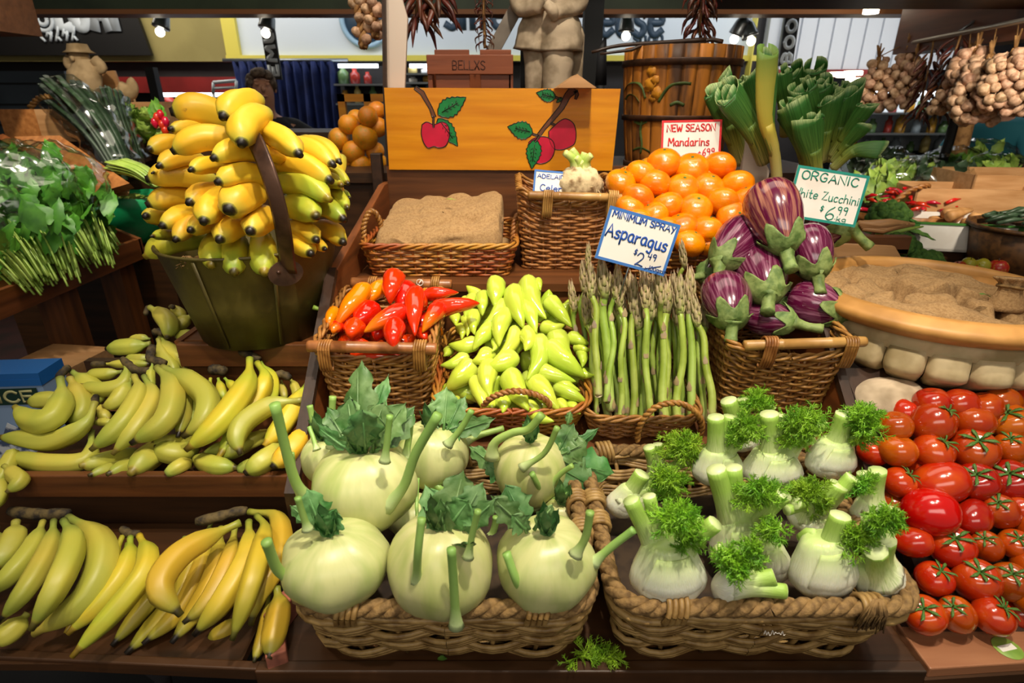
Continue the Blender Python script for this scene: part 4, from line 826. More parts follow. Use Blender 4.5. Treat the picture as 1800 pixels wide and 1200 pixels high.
hand('lower layer of banana tips along the lip of the middle step', [(900, 990, .06), (820, 1000, .06)], [([(790, 980, .06), (700, 1040, .02), (595, 1128)], 125, -.004), ([(900, 1010, .03), (810, 1035, .01), (705, 1005)], 105, .0), ([(880, 970, .03), (790, 980, .01), (695, 985)], 75, .0), ([(620, 1030, .05), (480, 1070, .02), (365, 1090)], 95, -.002), ([(640, 1090, .05), (530, 1100, .02), (405, 1135)], 66, .0), ([(720, 1060, .05), (600, 1090, .02), (490, 1130)], 80, .002)], c4, Yt, M['ban_g'], G, .010, stem=False)
hand('second lower layer of banana tips by the side board end of the lip', [(1100, 970, .06), (1180, 960, .06)], [([(1290, 1010, .02), (1220, 1060), (1120, 1128)], 112, -.004), ([(900, 1060, .02), (990, 1090), (1090, 1100)], 90, .004), ([(760, 1130), (830, 1090), (860, 1080, .02)], 70, .002), ([(1180, 960, .03), (1100, 1000), (1010, 1060)], 90, .01), ([(1090, 1110), (1150, 1090), (1220, 1080, .02)], 70, .006), ([(1230, 940, .03), (1150, 980), (920, 1040)], 80, .02)], c4, Yt, M['ban_g'], G, .010, stem=False)
# ---- bucket
bc = V((-.465, 1.0, 1.104)); bt = thing('bucket', 'olive metal bucket with brown strap handle heaped with bananas', 'bucket', bc)
m = MB(); m.lathe([(.0, .004), (.106, .004), (.108, 0), (.127, .08), (.147, .166), (.150, .170), (.147, .171), (.143, .164), (.121, .07), (.104, .012), (0, .012)], n=48, T=TR(*bc)); part(m, 'pail', M['bucket'], bt)
m = MB(); m.tube([bc + V((.1485 * cos(a), .1485 * sin(a), .170)) for a in [i * 2 * pi / 48 for i in range(49)]], .0028, n=8, caps=False); part(m, 'rim', M['bucket'], bt)
for a in (-.95, -1.75, .6): m = MB(); m.tube([bc + V((r * cos(a), r * sin(a), z)) for r, z in ((.1105, .005), (.1295, .08), (.1495, .165))], [(.0012, .0035)] * 3, n=6, up=(cos(a), sin(a), 0)); part(m, 'seam', M['bucket'], bt)
# strap: from its plate on the pail up over the heap
cF = lambda x, y: (240 + x / 3.333, 140 + y / 3.333)
sp = [(895, 1130, .862), (880, 1040, .850), (865, 920, .835), (835, 760, .822), (790, 600, .818), (740, 460, .83), (690, 350, .86), (640, 280, .95), (600, 300, 1.05), (560, 420, 1.15), (520, 700, 1.18)]
path = resample(smooth([at(*cF(x, y), Y) for x, y, Y in sp], 8), 60)
m = MB(); m.tube(path, [(.0018, .0125)] * 60, n=8, up=(0, -1, .1), cross=lambda a, s_: 1); sh_ = part(m, 'strap_handle', M['strap'], bt)
q = at(*cF(870, 1130), .862); nrm = (q - bc); nrm.z = 0; nrm.normalize(); T = frame(q + nrm * .002, V((0, 0, 1)).cross(nrm), (0, 0, 1))
m = MB(); m.lathe([(0, .0), (.027, 0), (.027, .003), (0, .0035)], n=28, T=T @ Matrix.Diagonal((1, .75, 1, 1))); part(m, 'strap_plate', M['strap'], sh_, smooth=False)
for dx in (-.011, .011): m = MB(); m.ball(T @ V((dx, .004, .0035)), (.0035, .0035, .003), n=10, k=6); part(m, 'rivet', M['strap'], sh_)
m = MB(); rnd = random.Random(5)
for i in range(90):
    q = at(*cF(rnd.uniform(250, 400), 1060 + rnd.uniform(-12, 30)), .872 + rnd.uniform(-.01, .01)); m.tube([q, q + V((rnd.uniform(-.012, .012), rnd.uniform(-.008, .004), rnd.uniform(-.008, .010)))], .0011, n=4)
for i in range(14): q = at(*cF(255 + i * 10, 1060 + 9 * sin(i)), .876); m.ball(q, (.007, .007, .006), n=8, k=5)
part(m, 'frayed_liner', M['rope'], bt)
def bunch(label, fs, mat=M['ban_y'], dY=0):
    """fs: (base, tip, width[, bend[, material]]) in crop pixels over the heap"""
    fing = []; o = None; G_ = 'banana bunches in the bucket'
    t = None
    for i, f in enumerate(fs):
        (bx, by), (tx, ty), wd = f[0], f[1], f[2]; bend = f[3] if len(f) > 3 else .12; mt = f[4] if len(f) > 4 else mat
        def surf(x, y):
            q = ((x - 640) / 640) ** 2 + (max(0, 620 - y) / 560) ** 2 + (max(0, y - 620) / 1000) ** 2; return .985 - .165 * sqrt(max(0, 1 - min(q, 1)))
        Yt_ = surf(tx, ty) + dY; Lp = sqrt((bx - tx) ** 2 + (by - ty) ** 2) / 3.333 * .9 / 1000; back = sqrt(max(.115 ** 2 - Lp ** 2, .02 ** 2)); Yb_ = min(Yt_ + back, 1.07)
        mx, my = (bx + tx) / 2, (by + ty) / 2; nx, ny = -(by - ty), (bx - tx); nx, ny = (nx, ny) if ny < 0 else (-nx, -ny)
        A = at(*cF(bx + (bx - tx) * .1, by + (by - ty) * .1), Yb_); C = at(*cF(tx, ty), Yt_); B = at(*cF(mx + nx * bend, my + ny * bend), lerp(Yt_, Yb_, .42))
        if t is None: t = thing('banana_bunch', label, 'bananas', A, G_)
        r = wd / 3.333 * dep(B) / 2000 * 1.06; banana([A, B, C], r, mt, t, stem=False, seed=i + len(label))
    return t
Y_, YG = M['ban_y'], M['ban_yg']
bunch('topmost three yellow bananas arching over the strap of the bucket', [((700, 130), (500, 225), 150, .18), ((750, 215), (615, 385), 165, .28), ((735, 300), (962, 445), 135, .1)], dY=-.02)
bunch('fat yellow banana pair on the upper outer shoulder of the heap', [((540, 250), (195, 190), 165, .12), ((500, 180), (215, 185), 70, .1), ((420, 330), (190, 290), 90, .1)], dY=.03)
bunch('yellow bananas just below the shoulder pair with black tips outward', [((590, 370), (205, 425), 140, .14), ((300, 385), (62, 412), 105, .1), ((360, 470), (122, 510), 105, .12), ((240, 540), (90, 548), 45, .1)])
bunch('yellow bananas high in the middle of the heap beside the strap', [((720, 440), (440, 465), 125, .14), ((520, 510), (310, 532), 95, .12), ((750, 580), (465, 605), 135, .14)], dY=-.004)
bunch('long yellow bananas pointing away from the strap at mid height', [((430, 600), (52, 585), 140, .1), ((390, 715), (55, 735), 130, .12), ((500, 660), (300, 725), 125, .12)])
bunch('bruised yellow bananas at the outer low side of the heap', [((390, 800), (140, 862), 118, .12), ((200, 830), (45, 800), 105, .12), ((480, 840), (308, 885), 108, .1), ((430, 810), (222, 945), 105, .12)])
bunch('blunt yellow bananas facing out in the centre of the heap', [((540, 680), (390, 840), 145, .16), ((700, 650), (533, 772), 195, .1)], dY=-.015)
bunch('yellow bananas at the strap foot with tips turned down', [((640, 840), (480, 945), 135, .14), ((790, 800), (660, 895), 145, .12)], dY=-.006)
bunch('green tipped bananas drooping over the front rim of the bucket', [((470, 920), (438, 1095), 128, .05), ((585, 920), (572, 1140), 138, .02), ((735, 920), (752, 1140), 145, -.02)], YG, dY=-.004)
bunch('green bananas resting on the outer rim of the bucket', [((420, 940), (45, 1040), 130, .12), ((260, 930), (85, 918), 60, .1)], YG, dY=-.04)
bunch('upper yellow bananas behind the strap pointing to the oranges', [((800, 490), (1148, 598), 135, -.02 + .14), ((900, 390), (1160, 505), 115, .12), ((990, 360), (1195, 490), 85, .14), ((860, 470), (700, 420), 90, .1)], dY=.02)
bunch('lime green bananas on the inner side of the heap', [((830, 610), (1138, 705), 135, .14), ((870, 740), (1062, 805), 145, .12), ((980, 730), (1222, 825), 125, .14), ((1090, 640), (1240, 755), 80, .12)], YG, dY=.005)
bunch('thin small bananas fanned out at the inner edge of the heap', [((1060, 590), (1205, 620), 85, .1), ((1090, 525), (1243, 612), 70, .12), ((1150, 655), (1250, 695), 55, .08)], YG, dY=.03)
bunch('speckled bananas low beside the strap over the bucket rim', [((900, 860), (1060, 945), 115, .12), ((1040, 870), (1218, 960), 115, .14), ((880, 940), (1028, 1025), 120, .12), ((1000, 950), (1108, 995), 70, .1)], dY=.0)
bunch('large yellow banana hanging along the inner edge by the oranges', [((1205, 480), (1225, 740), 110, -.28)], dY=.05)
# ------------------------------------------------------------ peppers
c5 = lambda x, y: (520 + x / 3.1034, 420 + y / 3.1034)
def dirword(dx, dy):
    a = math.degrees(math.atan2(-dy, dx)) % 360
    return ['to the right', 'up to the right', 'up', 'up to the left', 'to the left', 'down to the left', 'down', 'down to the right'][int((a + 22.5) // 45) % 8]
def pepper(name, A, B, r, mat, bend=(0, 0, 0), seed=0, long=False, stem=False):
    rnd = random.Random(seed); mid = (A + B) / 2 + V(bend); path = resample(smooth([A, mid, B], 8), 20); ph = rnd.uniform(0, 6); fat = rnd.uniform(.25, .38)
    tab = [(0, .30), (.03, .62), (.08, .86), (.17, 1), (fat + .05, .98), (.6, .78), (.78, .52), (.9, .30), (.97, .15), (1, .06)]
    if long: tab = [(0, .4), (.04, .7), (.12, .95), (.3, 1), (.6, .85), (.8, .6), (.93, .3), (1, .07)]
    m = MB(); n1 = rnd.uniform(0, 40)
    def cr(a, s_): return 1 + .07 * cos(3 * a + ph) * (1 - s_) + .10 * noise.noise(V((cos(a) * .9 + n1, sin(a) * .9, s_ * 4)))
    m.tube(path, [max(r * interp(tab, i / 19), .0008) for i in range(20)], n=14, cross=cr)
    t = m.build(name, mat)
    return t
Yg = lambda px, py: interp([(488, 1.045), (600, .925), (740, .800)], py) - .045 * (1 - min(1, ((px - 930) / 150) ** 2)) + .02
GP = [((1090, 225), (1085, 372), 100), ((1180, 270), (1240, 485), 110), ((1265, 215), (1365, 435), 112), ((1318, 225), (1335, 280), 45), ((1375, 330), (1505, 480), 90), ((1262, 325), (1312, 512), 95), ((1145, 345), (1025, 472), 92), ((1020, 298), (1018, 418), 72), ((968, 310), (922, 432), 64), ((985, 398), (975, 522), 76), ((925, 430), (935, 530), 60),
 ((868, 420), (872, 472), 62), ((900, 480), (905, 546), 62), ((1152, 395), (1108, 585), 100), ((1075, 475), (966, 605), 90), ((1205, 480), (1082, 662), 80), ((1338, 478), (1466, 466), 76), ((1415, 505), (1525, 675), 112), ((1490, 528), (1602, 572), 70), ((1520, 588), (1614, 606), 50), ((1265, 500), (1250, 610), 92), ((1325, 530), (1262, 768), 105), ((1360, 580), (1578, 752), 132), ((1000, 560), (832, 575), 82),
 ((1065, 615), (958, 672), 88), ((840, 600), (806, 640), 52), ((940, 632), (786, 690), 72), ((1200, 640), (1032, 712), 108), ((970, 680), (812, 828), 122), ((1065, 670), (1062, 868), 104), ((985, 760), (1048, 955), 96), ((1165, 730), (1270, 935), 125), ((1275, 700), (1528, 778), 92), ((1410, 765), (1552, 828), 72), ((1285, 760), (1438, 938), 112), ((1410, 805), (1590, 896), 80), ((1530, 712), (1630, 742), 54), ((1250, 890), (1408, 995), 82), ((1435, 885), (1492, 938), 62), ((1495, 890), (1552, 955), 62), ((1130, 870), (1128, 948), 84), ((1078, 870), (1070, 935), 48), ((1552, 610), (1562, 700), 62), ((1085, 548), (1070, 615), 44), ((880, 870), (845, 905), 44), ((800, 830), (755, 870), 40),
 ((930, 330), (935, 400), 60)]
rnd = random.Random(11); its = []
for i, (a, b, wd) in enumerate(GP):
    (ax, ay), (bx, by) = c5(*a), c5(*b); Ya, Yb2 = Yg(ax, ay), Yg(bx, by)
    A = at(ax, ay, Ya + .012); B = at(bx, by, Yb2 - .010); r = wd / 3.1034 * dep(A.lerp(B, .4)) / 2000 * 1.1; L = (B - A).length
    sd = (B - A).cross(V((0, -1, 0))).normalized() * L * rnd.uniform(-.12, .12) + V((0, -.008, .003))
    o = pepper('green_pepper', A, B, r, M['pepper_green'], sd, seed=i); its.append((o, (ax + bx) / 2, (ay + by) / 2, bx - ax, by - ay))
# the layer beneath, glimpsed in the gaps
for i in range(40):
    px = rnd.uniform(795, 1015); py = rnd.uniform(530, 715)
    if abs(px - 915) > 45 + (py - 490) * .42: continue
    A = at(px, py, Yg(px, py) + .045); a = rnd.uniform(0, 6.28); B = A + V((cos(a) * .075, rnd.uniform(-.01, .02), sin(a) * .05))
    o = pepper('green_pepper', A, B, .018, M['pepper_green'], (0, 0, .006), seed=100 + i)
    tag(o, 'pale green pepper half hidden under the others in the pile', 'pepper', 'buried green peppers')
rl = rows_label([t[:3] for t in its], 24); dd = {t[0]: t for t in its}
for o, (r_, c_) in rl.items(): tag(o, f'pale green pepper pointing {dirword(dd[o][3], dd[o][4])}, {ORD[c_]} along row {ORD[r_]} from the pile top', 'pepper', 'pale green peppers in the low basket')
RP = [((395, 255), (212, 490), 98, 'pepper_orange', 'long orange pepper leaning down over the corner of the bar basket', .0), ((475, 250), (385, 370), 92, 'pepper_orange', 'orange pepper behind the red ones at the pile top', .03), ((545, 195), (515, 355), 116, 'pepper_red', 'glossy red pepper standing topmost on the pile', .0), ((605, 265), (590, 420), 130, 'pepper_red', 'broad red pepper wedged behind the wrinkled one', .025), ((655, 272), (650, 530), 102, 'pepper_red', 'wrinkled red pepper hanging straight down mid pile', -.015),
 ((700, 310), (888, 292), 74, 'pepper_red', 'red pepper with orange tip pointing at the green peppers', .03), ((745, 385), (1003, 350), 92, 'pepper_red', 'longest red pepper reaching over the green peppers', .005), ((795, 365), (690, 510), 92, 'pepper_mixed', 'orange shouldered red pepper at the basket inner edge', -.008), ((600, 390), (372, 508), 112, 'pepper_mixed', 'large red pepper with orange tip lying across the front', -.02), ((545, 460), (540, 618), 112, 'pepper_red', 'red pepper drooping over the front bar', -.035),
 ((420, 380), (320, 500), 130, 'pepper_red', 'red pepper under the long orange one', .01), ((335, 470), (300, 550), 110, 'pepper_red', 'red pepper low behind the front bar', .0), ((215, 390), (185, 500), 72, 'pepper_orange', 'orange pepper with green stalk sticking out sideways', .02), ((690, 505), (720, 560), 70, 'pepper_red', 'red pepper stub behind the bar binding', .01), ((240, 470), (205, 520), 66, 'pepper_mixed', 'small orange red pepper tip at the outer corner', .0), ((690, 330), (570, 400), 110, 'pepper_red', 'red pepper filling the middle of the pile', .03), ((300, 632), (600, 645), 62, 'pepper_red', 'red pepper lying flat beneath the front bar', -.004), ((480, 480), (440, 560), 110, 'pepper_red', 'red pepper deep in the pile behind the drooping one', .02), ((720, 285), (690, 380), 60, 'pepper_orange', 'orange pepper top peeping out at the back', .04), ((250, 560), (420, 575), 90, 'pepper_red', 'dark red pepper inside the basket mouth', .03), ((640, 560), (520, 585), 90, 'pepper_red', 'red pepper inside the basket mouth by the binding', .03)]
Yr = lambda py: interp([(480, .985), (600, .868), (640, .845)], py)
for i, (a, b, wd, mt, lab, dY) in enumerate(RP):
    (ax, ay), (bx, by) = c5(*a), c5(*b); A = at(ax, ay, Yr(ay) + dY); B = at(bx, by, Yr(by) + dY - .012); r = wd / 3.1034 * dep(A) / 2000 * 1.08
    o = pepper('red_pepper', A, B, r, M[mt], V((0, -.012, .006)), seed=40 + i, long=(b[0] - a[0] > 200)); tag(o, lab, 'pepper', 'red and orange peppers')
    if 'stalk' in lab:
        q = [at(*c5(*c), Yr(540) + dY) for c in ((205, 400), (160, 390), (95, 372))]; m = MB(); m.tube(smooth(q, 4), [.006, .0045] + [.0034] * 5 + [.004, .0045], n=8); part(m, 'stalk', M['stems'], o)
for i in range(12):
    A = at(*c5(240 + i * 45, 450 + (i % 3) * 30), Yr(540) + .03); B = A + V((.05 * cos(i * 2.1), .01, -.03)); o = pepper('red_pepper', A, B, .021, M['pepper_red' if i % 3 else 'pepper_mixed'], (0, 0, .006), seed=70 + i); tag(o, 'red pepper buried below the others in the bar handled basket', 'pepper', 'buried red peppers')
# ------------------------------------------------------------ striped aubergines
c6 = lambda x, y: (1000 + x / 2.4, 300 + y / 2.4)
def aubergine(label, end, neck, tip, wd, Ys, seed, mat='egg', curl=.3):
    """end: blossom end, neck: where the green cap sits, tip: cut stalk; crop pixels with their own distances"""
    A = at(*c6(*end), Ys[0]); N_ = at(*c6(*neck), Ys[1]); S_ = at(*c6(*tip), Ys[2]); ax = (A - N_).normalized(); r = wd / 2.4 * dep(A.lerp(N_, .5)) / 2000 * 1.06
    L = max((A - N_).length * 1.12, r * 1.85); t = thing('aubergine', label, 'aubergine', (A + N_) / 2, 'striped aubergines'); T = frame(N_, ax.orthogonal(), ax.cross(ax.orthogonal()))
    # T z axis = x cross y
    z = T.to_3x3() @ V((0, 0, 1)); sg_ = 1 if z.dot(ax) > 0 else -1; rnd = random.Random(seed); ph = rnd.uniform(0, 6)
    prof = [(0, .36), (.05, .50), (.15, .66), (.3, .84), (.48, .97), (.64, 1), (.78, .95), (.88, .80), (.95, .55), (.985, .28), (1, .05)]
    m = MB(); m.lathe([(r * q, sg_ * L * s_) for s_, q in prof], n=28, T=T, mod=lambda a, rr, zz, f: (rr * (1 + .035 * cos(2 * a + ph)), zz)); part(m, 'fruit', M[mat], t)
    # cap with pointed lobes lying over the shoulder
    k = 36; rings = []
    for i in range(8):
        f = i / 7; ring = []
        for j in range(k):
            a = 2 * pi * j / k; lobe = .30 + .70 * abs(cos(2.5 * a + ph)) ** 2.4; s_ = -.05 + f * .40 * lobe * min(1.15, r * 2.2 / L); q = interp([(-.06, .16), (0, .40)] + prof[1:], s_) + .06 + curl * .22 * f * f * (1 + .5 * sin(a * 3 + ph))
            q *= 1 + .14 * f * noise.noise(V((cos(a) * 5 + seed, sin(a) * 5, f * 5))); ring.append(T @ V((r * q * cos(a), r * q * sin(a), sg_ * L * s_)))
        rings.append(ring)
    m = MB(); m.grid(rings, True); cx_ = o = part(m, 'calyx', M['egg_calyx'], t); o.modifiers.new('thick', 'SOLIDIFY').thickness = .0018
    d = S_ - N_; m = MB(); pp = resample(smooth([N_ + ax * r * .05, N_ + d * .45 + V((0, 0, -.002)), S_], 6), 9)
    m.tube(pp, [r * q for q in (.42, .30, .25, .23, .22, .22, .23, .25, .24)], n=10, cross=lambda a, s_: 1 + .10 * cos(4 * a) + .1 * noise.noise(V((cos(a), sin(a), s_ * 5)))); part(m, 'stalk', M['egg_calyx'], cx_)
    return t
aubergine('largest aubergine on top of the heap, orange tinged flank, cap facing down', (832, 85), (915, 330), (940, 420), 222, (1.0, .915, .885), 1, 'egg_pale')
aubergine('aubergine on the asparagus side of the heap, cap curled by the mandarins', (770, 250), (635, 385), (632, 465), 190, (1.02, .945, .915), 2)
aubergine('dark aubergine behind the largest one, cap hanging over the urn side', (990, 270), (1050, 440), (1062, 520), 185, (1.01, .94, .915), 3)
aubergine('broad aubergine in the middle of the heap with star cap facing front', (785, 375), (843, 530), (838, 600), 215, (.985, .885, .862), 4)
aubergine('aubergine hanging over the basket corner beside the asparagus', (650, 478), (692, 640), (683, 722), 195, (.94, .850, .838), 5)
aubergine('low front aubergine lying sideways with stalk to the urn', (775, 612), (950, 640), (1072, 668), 150, (.915, .865, .848), 6)
aubergine('aubergine pointing its stalk over the urn rim', (950, 545), (1165, 605), (1302, 662), 195, (.965, .905, .880), 7)
aubergine('aubergine mostly hidden, green cap showing behind the asparagus tips', (640, 415), (560, 440), (498, 450), 120, (1.02, .985, .97), 8)
aubergine('aubergine tucked behind the white zucchini sign', (1040, 255), (1190, 240), (1272, 325), 150, (1.20, 1.14, 1.12), 9)
aubergine('dark aubergine buried under the middle of the heap', (870, 560), (960, 560), (1020, 560), 170, (1.0, .985, .98), 10)
# ------------------------------------------------------------ asparagus
def spear_proto(seed, L=.225, r=.0068):
    rnd = random.Random(seed); m = MB(); z = [0, .003, L * .2, L * .45, L * .68, L * .80]
    pth = smooth([V((rnd.uniform(-.002, .002) * i, rnd.uniform(-.002, .002) * i, zz)) for i, zz in enumerate(z)], 3); n = len(pth)
    m.tube(pth, [r * lerp(1, .72, (i / (n - 1)) ** 1.3) for i in range(n)], n=9); a = rnd.uniform(0, 6); zz = .03
    while zz < L * .76:
        a += 2.4; i = min(int(zz / (L * .8) * (n - 1)), n - 1); c = pth[i]; R = r * lerp(1, .72, (i / (n - 1)) ** 1.3); d = V((cos(a), sin(a), 0)); s_ = V((-sin(a), cos(a), 0)); w_ = .0048
        m.grid([[c + d * R * .97 - s_ * w_ * .8 + V((0, 0, 0)), c + d * (R + .0006), c + d * R * .97 + s_ * w_ * .8], [c + d * R - s_ * w_ + V((0, 0, .006)), c + d * (R + .0016) + V((0, 0, .006)), c + d * R + s_ * w_ + V((0, 0, .006))], [c + d * (R + .0006) - s_ * .0005 + V((0, 0, .015)), c + d * (R + .0014) + V((0, 0, .0155)), c + d * (R + .0006) + s_ * .0005 + V((0, 0, .015))]], False, m=1)
        zz += rnd.uniform(.016, .03)
    o = m.build('asparagus_spear', [M['asp'], M['asp_scale']], origin=(0, 0, 0))
    m = MB(); tl = L * .22; z0 = L * .76; c0 = pth[-1]
    m.tube([c0 + V((0, 0, q * tl)) for q in (-.1, .15, .4, .65, .85, 1)], [r * .74, r * .95, r * .9, r * .7, r * .42, r * .08], n=8)
    for k in range(20):
        f = k / 20; a = k * 2.4; R = r * interp([(0, .75), (.3, .95), (.6, .75), (.85, .45), (1, .1)], f); d = V((cos(a), sin(a), 0)); c = c0 + V((0, 0, f * tl * .92 - .004))
        m.tube([c + d * R * .7, c + d * (R + .0014) + V((0, 0, .006)), c + d * (R + .0024) + V((0, 0, .014)), c + d * (R * .9 + .0012) + V((0, 0, .024))], [(.0010, .0028), (.0012, .0040), (.0010, .0030), (.0003, .0004)], n=6, up=d)
    part(m, 'tip', M['asp_tip'], o)
    return o
PR = [spear_proto(i, L, r) for i, (L, r) in enumerate(((.225, .0072), (.235, .0064), (.215, .0080), (.24, .0058), (.228, .0069)))]; used = set()
def put_spear(k, foot, head, label, roll):
    src = PR[k]; o = src if k not in used else copy_tree(src); used.add(k); z = (head - foot); L0 = (.225, .235, .215, .24, .228)[k]; s_ = z.length / L0; q = z.to_track_quat('Z', 'Y'); o.location = foot; o.rotation_mode = 'QUATERNION'; o.rotation_quaternion = q @ Matrix.Rotation(roll, 3, 'Z').to_quaternion(); o.scale = (min(s_, 1.12),) * 2 + (s_,)
    tag(o, label, 'asparagus', 'asparagus spears in the small basket')
rnd = random.Random(21)
ROWN = ['front', 'second', 'third', 'fourth', 'rearmost']
front = [(1067, 700, 1086, 478), (1090, 738, 1094, 488), (1073, 712, 1052, 470), (1112, 742, 1118, 500), (1129, 740, 1140, 510), (1143, 738, 1128, 492), (1168, 745, 1170, 500), (1193, 742, 1196, 500), (1215, 735, 1213, 482), (1052, 690, 1046, 476), (1240, 735, 1216, 505), (1254, 728, 1226, 530), (1180, 735, 1158, 480)]
for i, (fx, fy, hx_, hy) in enumerate(sorted(front)):
    put_spear(i % 5, atz(fx, fy, 0) if False else at(fx, fy + 4, .805 + .012 * (i % 3)), at(hx_, hy, .900 + .012 * ((i * 2) % 3)), f'asparagus spear, {ORD[i+1]} along the front row of the small wicker basket', i * 1.7)
for row in range(1, 5):
    n_ = 11 if row < 3 else 12
    for i in range(n_):
        u = (i + .5) / n_; X = lerp(.138, .335, u) + rnd.uniform(-.004, .004) - .012 * (row > 2); Y0 = .822 + row * .019 + rnd.uniform(-.004, .004); foot = V((X, Y0, .99 + row * .008)); lean = (u - .5) * .018 + rnd.uniform(-.012, .012) - .012
        head = V((X + lean, Y0 + .085 + rnd.uniform(-.008, .008), foot.z + .205 - row * .002 + rnd.uniform(-.026, .010)))
        put_spear(rnd.randrange(5), foot, head, f'asparagus spear, {ORD[i+1]} along the {ROWN[row]} row of the small wicker basket', rnd.uniform(0, 6))
put_spear(3, at(1040, 600, .93), at(1040, 436, .975), 'tall asparagus spear standing apart at the pepper side of the sign', .4)
put_spear(1, at(1216, 600, .95), at(1194, 432, .955), 'asparagus spear whose tip rises past the sign on the mandarin side', .9)
# ------------------------------------------------------------ mandarins, oranges
def citrus(name, r, mat, flat=.86, n=28):
    m = MB(); k = 16; rings = []
    for i in range(k + 1):
        th = pi * min(max(i / k, .012), .988); ring = []
        dm = .10 * math.exp(-(th / .30) ** 2) + .06 * math.exp(-((pi - th) / .25) ** 2)
        for j in range(n):
            a = 2 * pi * j / n; q = 1 + .012 * cos(10 * a) * math.exp(-((pi - th) / .5) ** 2) + .015 * noise.noise(V((cos(a) * sin(th) * 2, sin(a) * sin(th) * 2, cos(th) * 2)))
            ring.append(V((r * sin(th) * cos(a) * q, r * sin(th) * sin(a) * q, -r * flat * cos(th) * (1 - dm))))
        rings.append(ring)
    m.grid(rings, True, None, 0, True, True); return m.build(name, mat, origin=(0, 0, 0))
man = citrus('mandarin', .5, M['mandarin'], .80)
m = MB(); m.lathe([(.0, .395), (.035, .392), (.045, .378), (.02, .37)], n=8); part(m, 'stem_button', M['calyx_green'], man)
MP = [(1167, 286, 60), (1215, 296, 60), (1265, 291, 56), (1127, 305, 52), (1151, 321, 58), (1200, 331, 58), (1245, 329, 56), (1296, 324, 58), (1104, 315, 40), (1091, 321, 50), (1121, 348, 58), (1172, 362, 58), (1222, 367, 60), (1270, 356, 62), (1313, 350, 56), (1108, 366, 50), (1148, 379, 56), (1197, 399, 58), (1243, 403, 56), (1288, 382, 58), (1212, 427, 56), (1246, 430, 46), (1300, 402, 48), (1168, 404, 54), (1122, 390, 54), (1185, 300, 44), (1240, 308, 44), (1140, 300, 40), (1262, 428, 44), (1278, 330, 44)]
Ym = lambda py: interp([(285, 1.21), (430, 1.065)], py); its = []
rnd = random.Random(5)
for i, (px, py, wd) in enumerate(MP):
    dY = .03 if wd < 50 else 0; p = at(px, py, Ym(py) + dY); o = man if i == 0 else copy_tree(man); s_ = max(wd, 54) * dep(p) / 1000 * 1.02; o.location = p; o.scale = (s_,) * 3
    o.rotation_euler = (rnd.uniform(-.5, .5), rnd.uniform(-.5, .5), rnd.uniform(0, 6))
    if (px, py) == (1288, 382): o.rotation_euler = (1.05, 0, .2)
    its.append((o, px, py))
for i in range(14):   # beneath the surface of the heap
    px = rnd.uniform(1110, 1300); py = rnd.uniform(320, 420); p = at(px, py, Ym(py) + .065); o = copy_tree(man); o.location = p; s_ = .064; o.scale = (s_,) * 3; tag(o, 'mandarin half hidden inside the heap between the outer ones', 'mandarin', 'buried mandarins')
for o, (r_, c_) in rows_label(its, 15).items(): tag(o, f'orange mandarin, {ORD[c_]} along row {ORD[r_]} from the top of the heap', 'mandarin', 'mandarins in the reddish basket')
ora = citrus('orange', .5, M['orange'], .95); its = []
cO = lambda x, y: (560 + x / 6.664, 180 + y / 6.667)
for i, (x, y, wd) in enumerate([(355, 260, 240), (580, 170, 240), (235, 430, 250), (545, 410, 290), (700, 290, 220), (410, 580, 260), (660, 570, 220), (500, 740, 240), (300, 700, 200), (680, 100, 180), (690, 700, 200), (440, 200, 120)]):
    px, py = cO(x, y); p = at(px, py, 1.74 - .02 * (i % 2) + (.06 if wd < 200 else 0)); o = ora if i == 0 else copy_tree(ora); s_ = max(wd, 220) / 6.664 * dep(p) / 1000 * 1.02; o.location = p; o.scale = (s_,) * 3; o.rotation_euler = (i * .7, i * 1.1, i); its.append((o, px, py))
for o, (r_, c_) in rows_label(its, 18).items(): tag(o, f'large orange, {ORD[c_]} along row {ORD[r_]} of the stack beside the painted board', 'orange', 'oranges behind the bananas')
t = thing('wire_basket', 'dark wire and cane basket under the stacked oranges', 'basket', at(640, 350, 1.66)); p = at(635, 305, 1.66); m = MB()
for k in range(5): m.tube([p + V((-.10, 0, -.012 * k * 1.6 - .004)), p + V((.055, 0, -.012 * k * 1.6))], .003, n=6)
for k in range(7): m.tube([p + V((-.09 + k * .022, -.002, 0)), p + V((-.09 + k * .022, -.002, -.10))], .003, n=6)
m.tube([p + V((-.09, 0, -.004)), p + V((-.09, .2, -.004))], .004, n=6); part(m, 'wire_grille', M['cane_dark'], t); m = MB(); m.box((p.x - .10, 1.655, p.z - .12), (p.x + .06, 1.90, p.z - .06)); part(m, 'base', M['dark_x'], t, smooth=False)
m = MB(); q = at(652, 302, 1.65)
for k in range(5): m.tube([q + V((-.025 + k * .006, -.004, .008)), q + V((-.025 + k * .006, -.006, -.012))], .0026, n=6)
part(m, 'binding', M['bamboo'], t); m = MB(); q = at(661, 300, 1.5); m.box((q.x - .012, 1.50, 1.2), (q.x + .014, 1.53, at(661, 270, 1.5).z)); tag(m.build('corner_post', M['dark_y'], smooth=False, bevel=.002), 'short dark post at the corner between oranges and painted board', 'post')
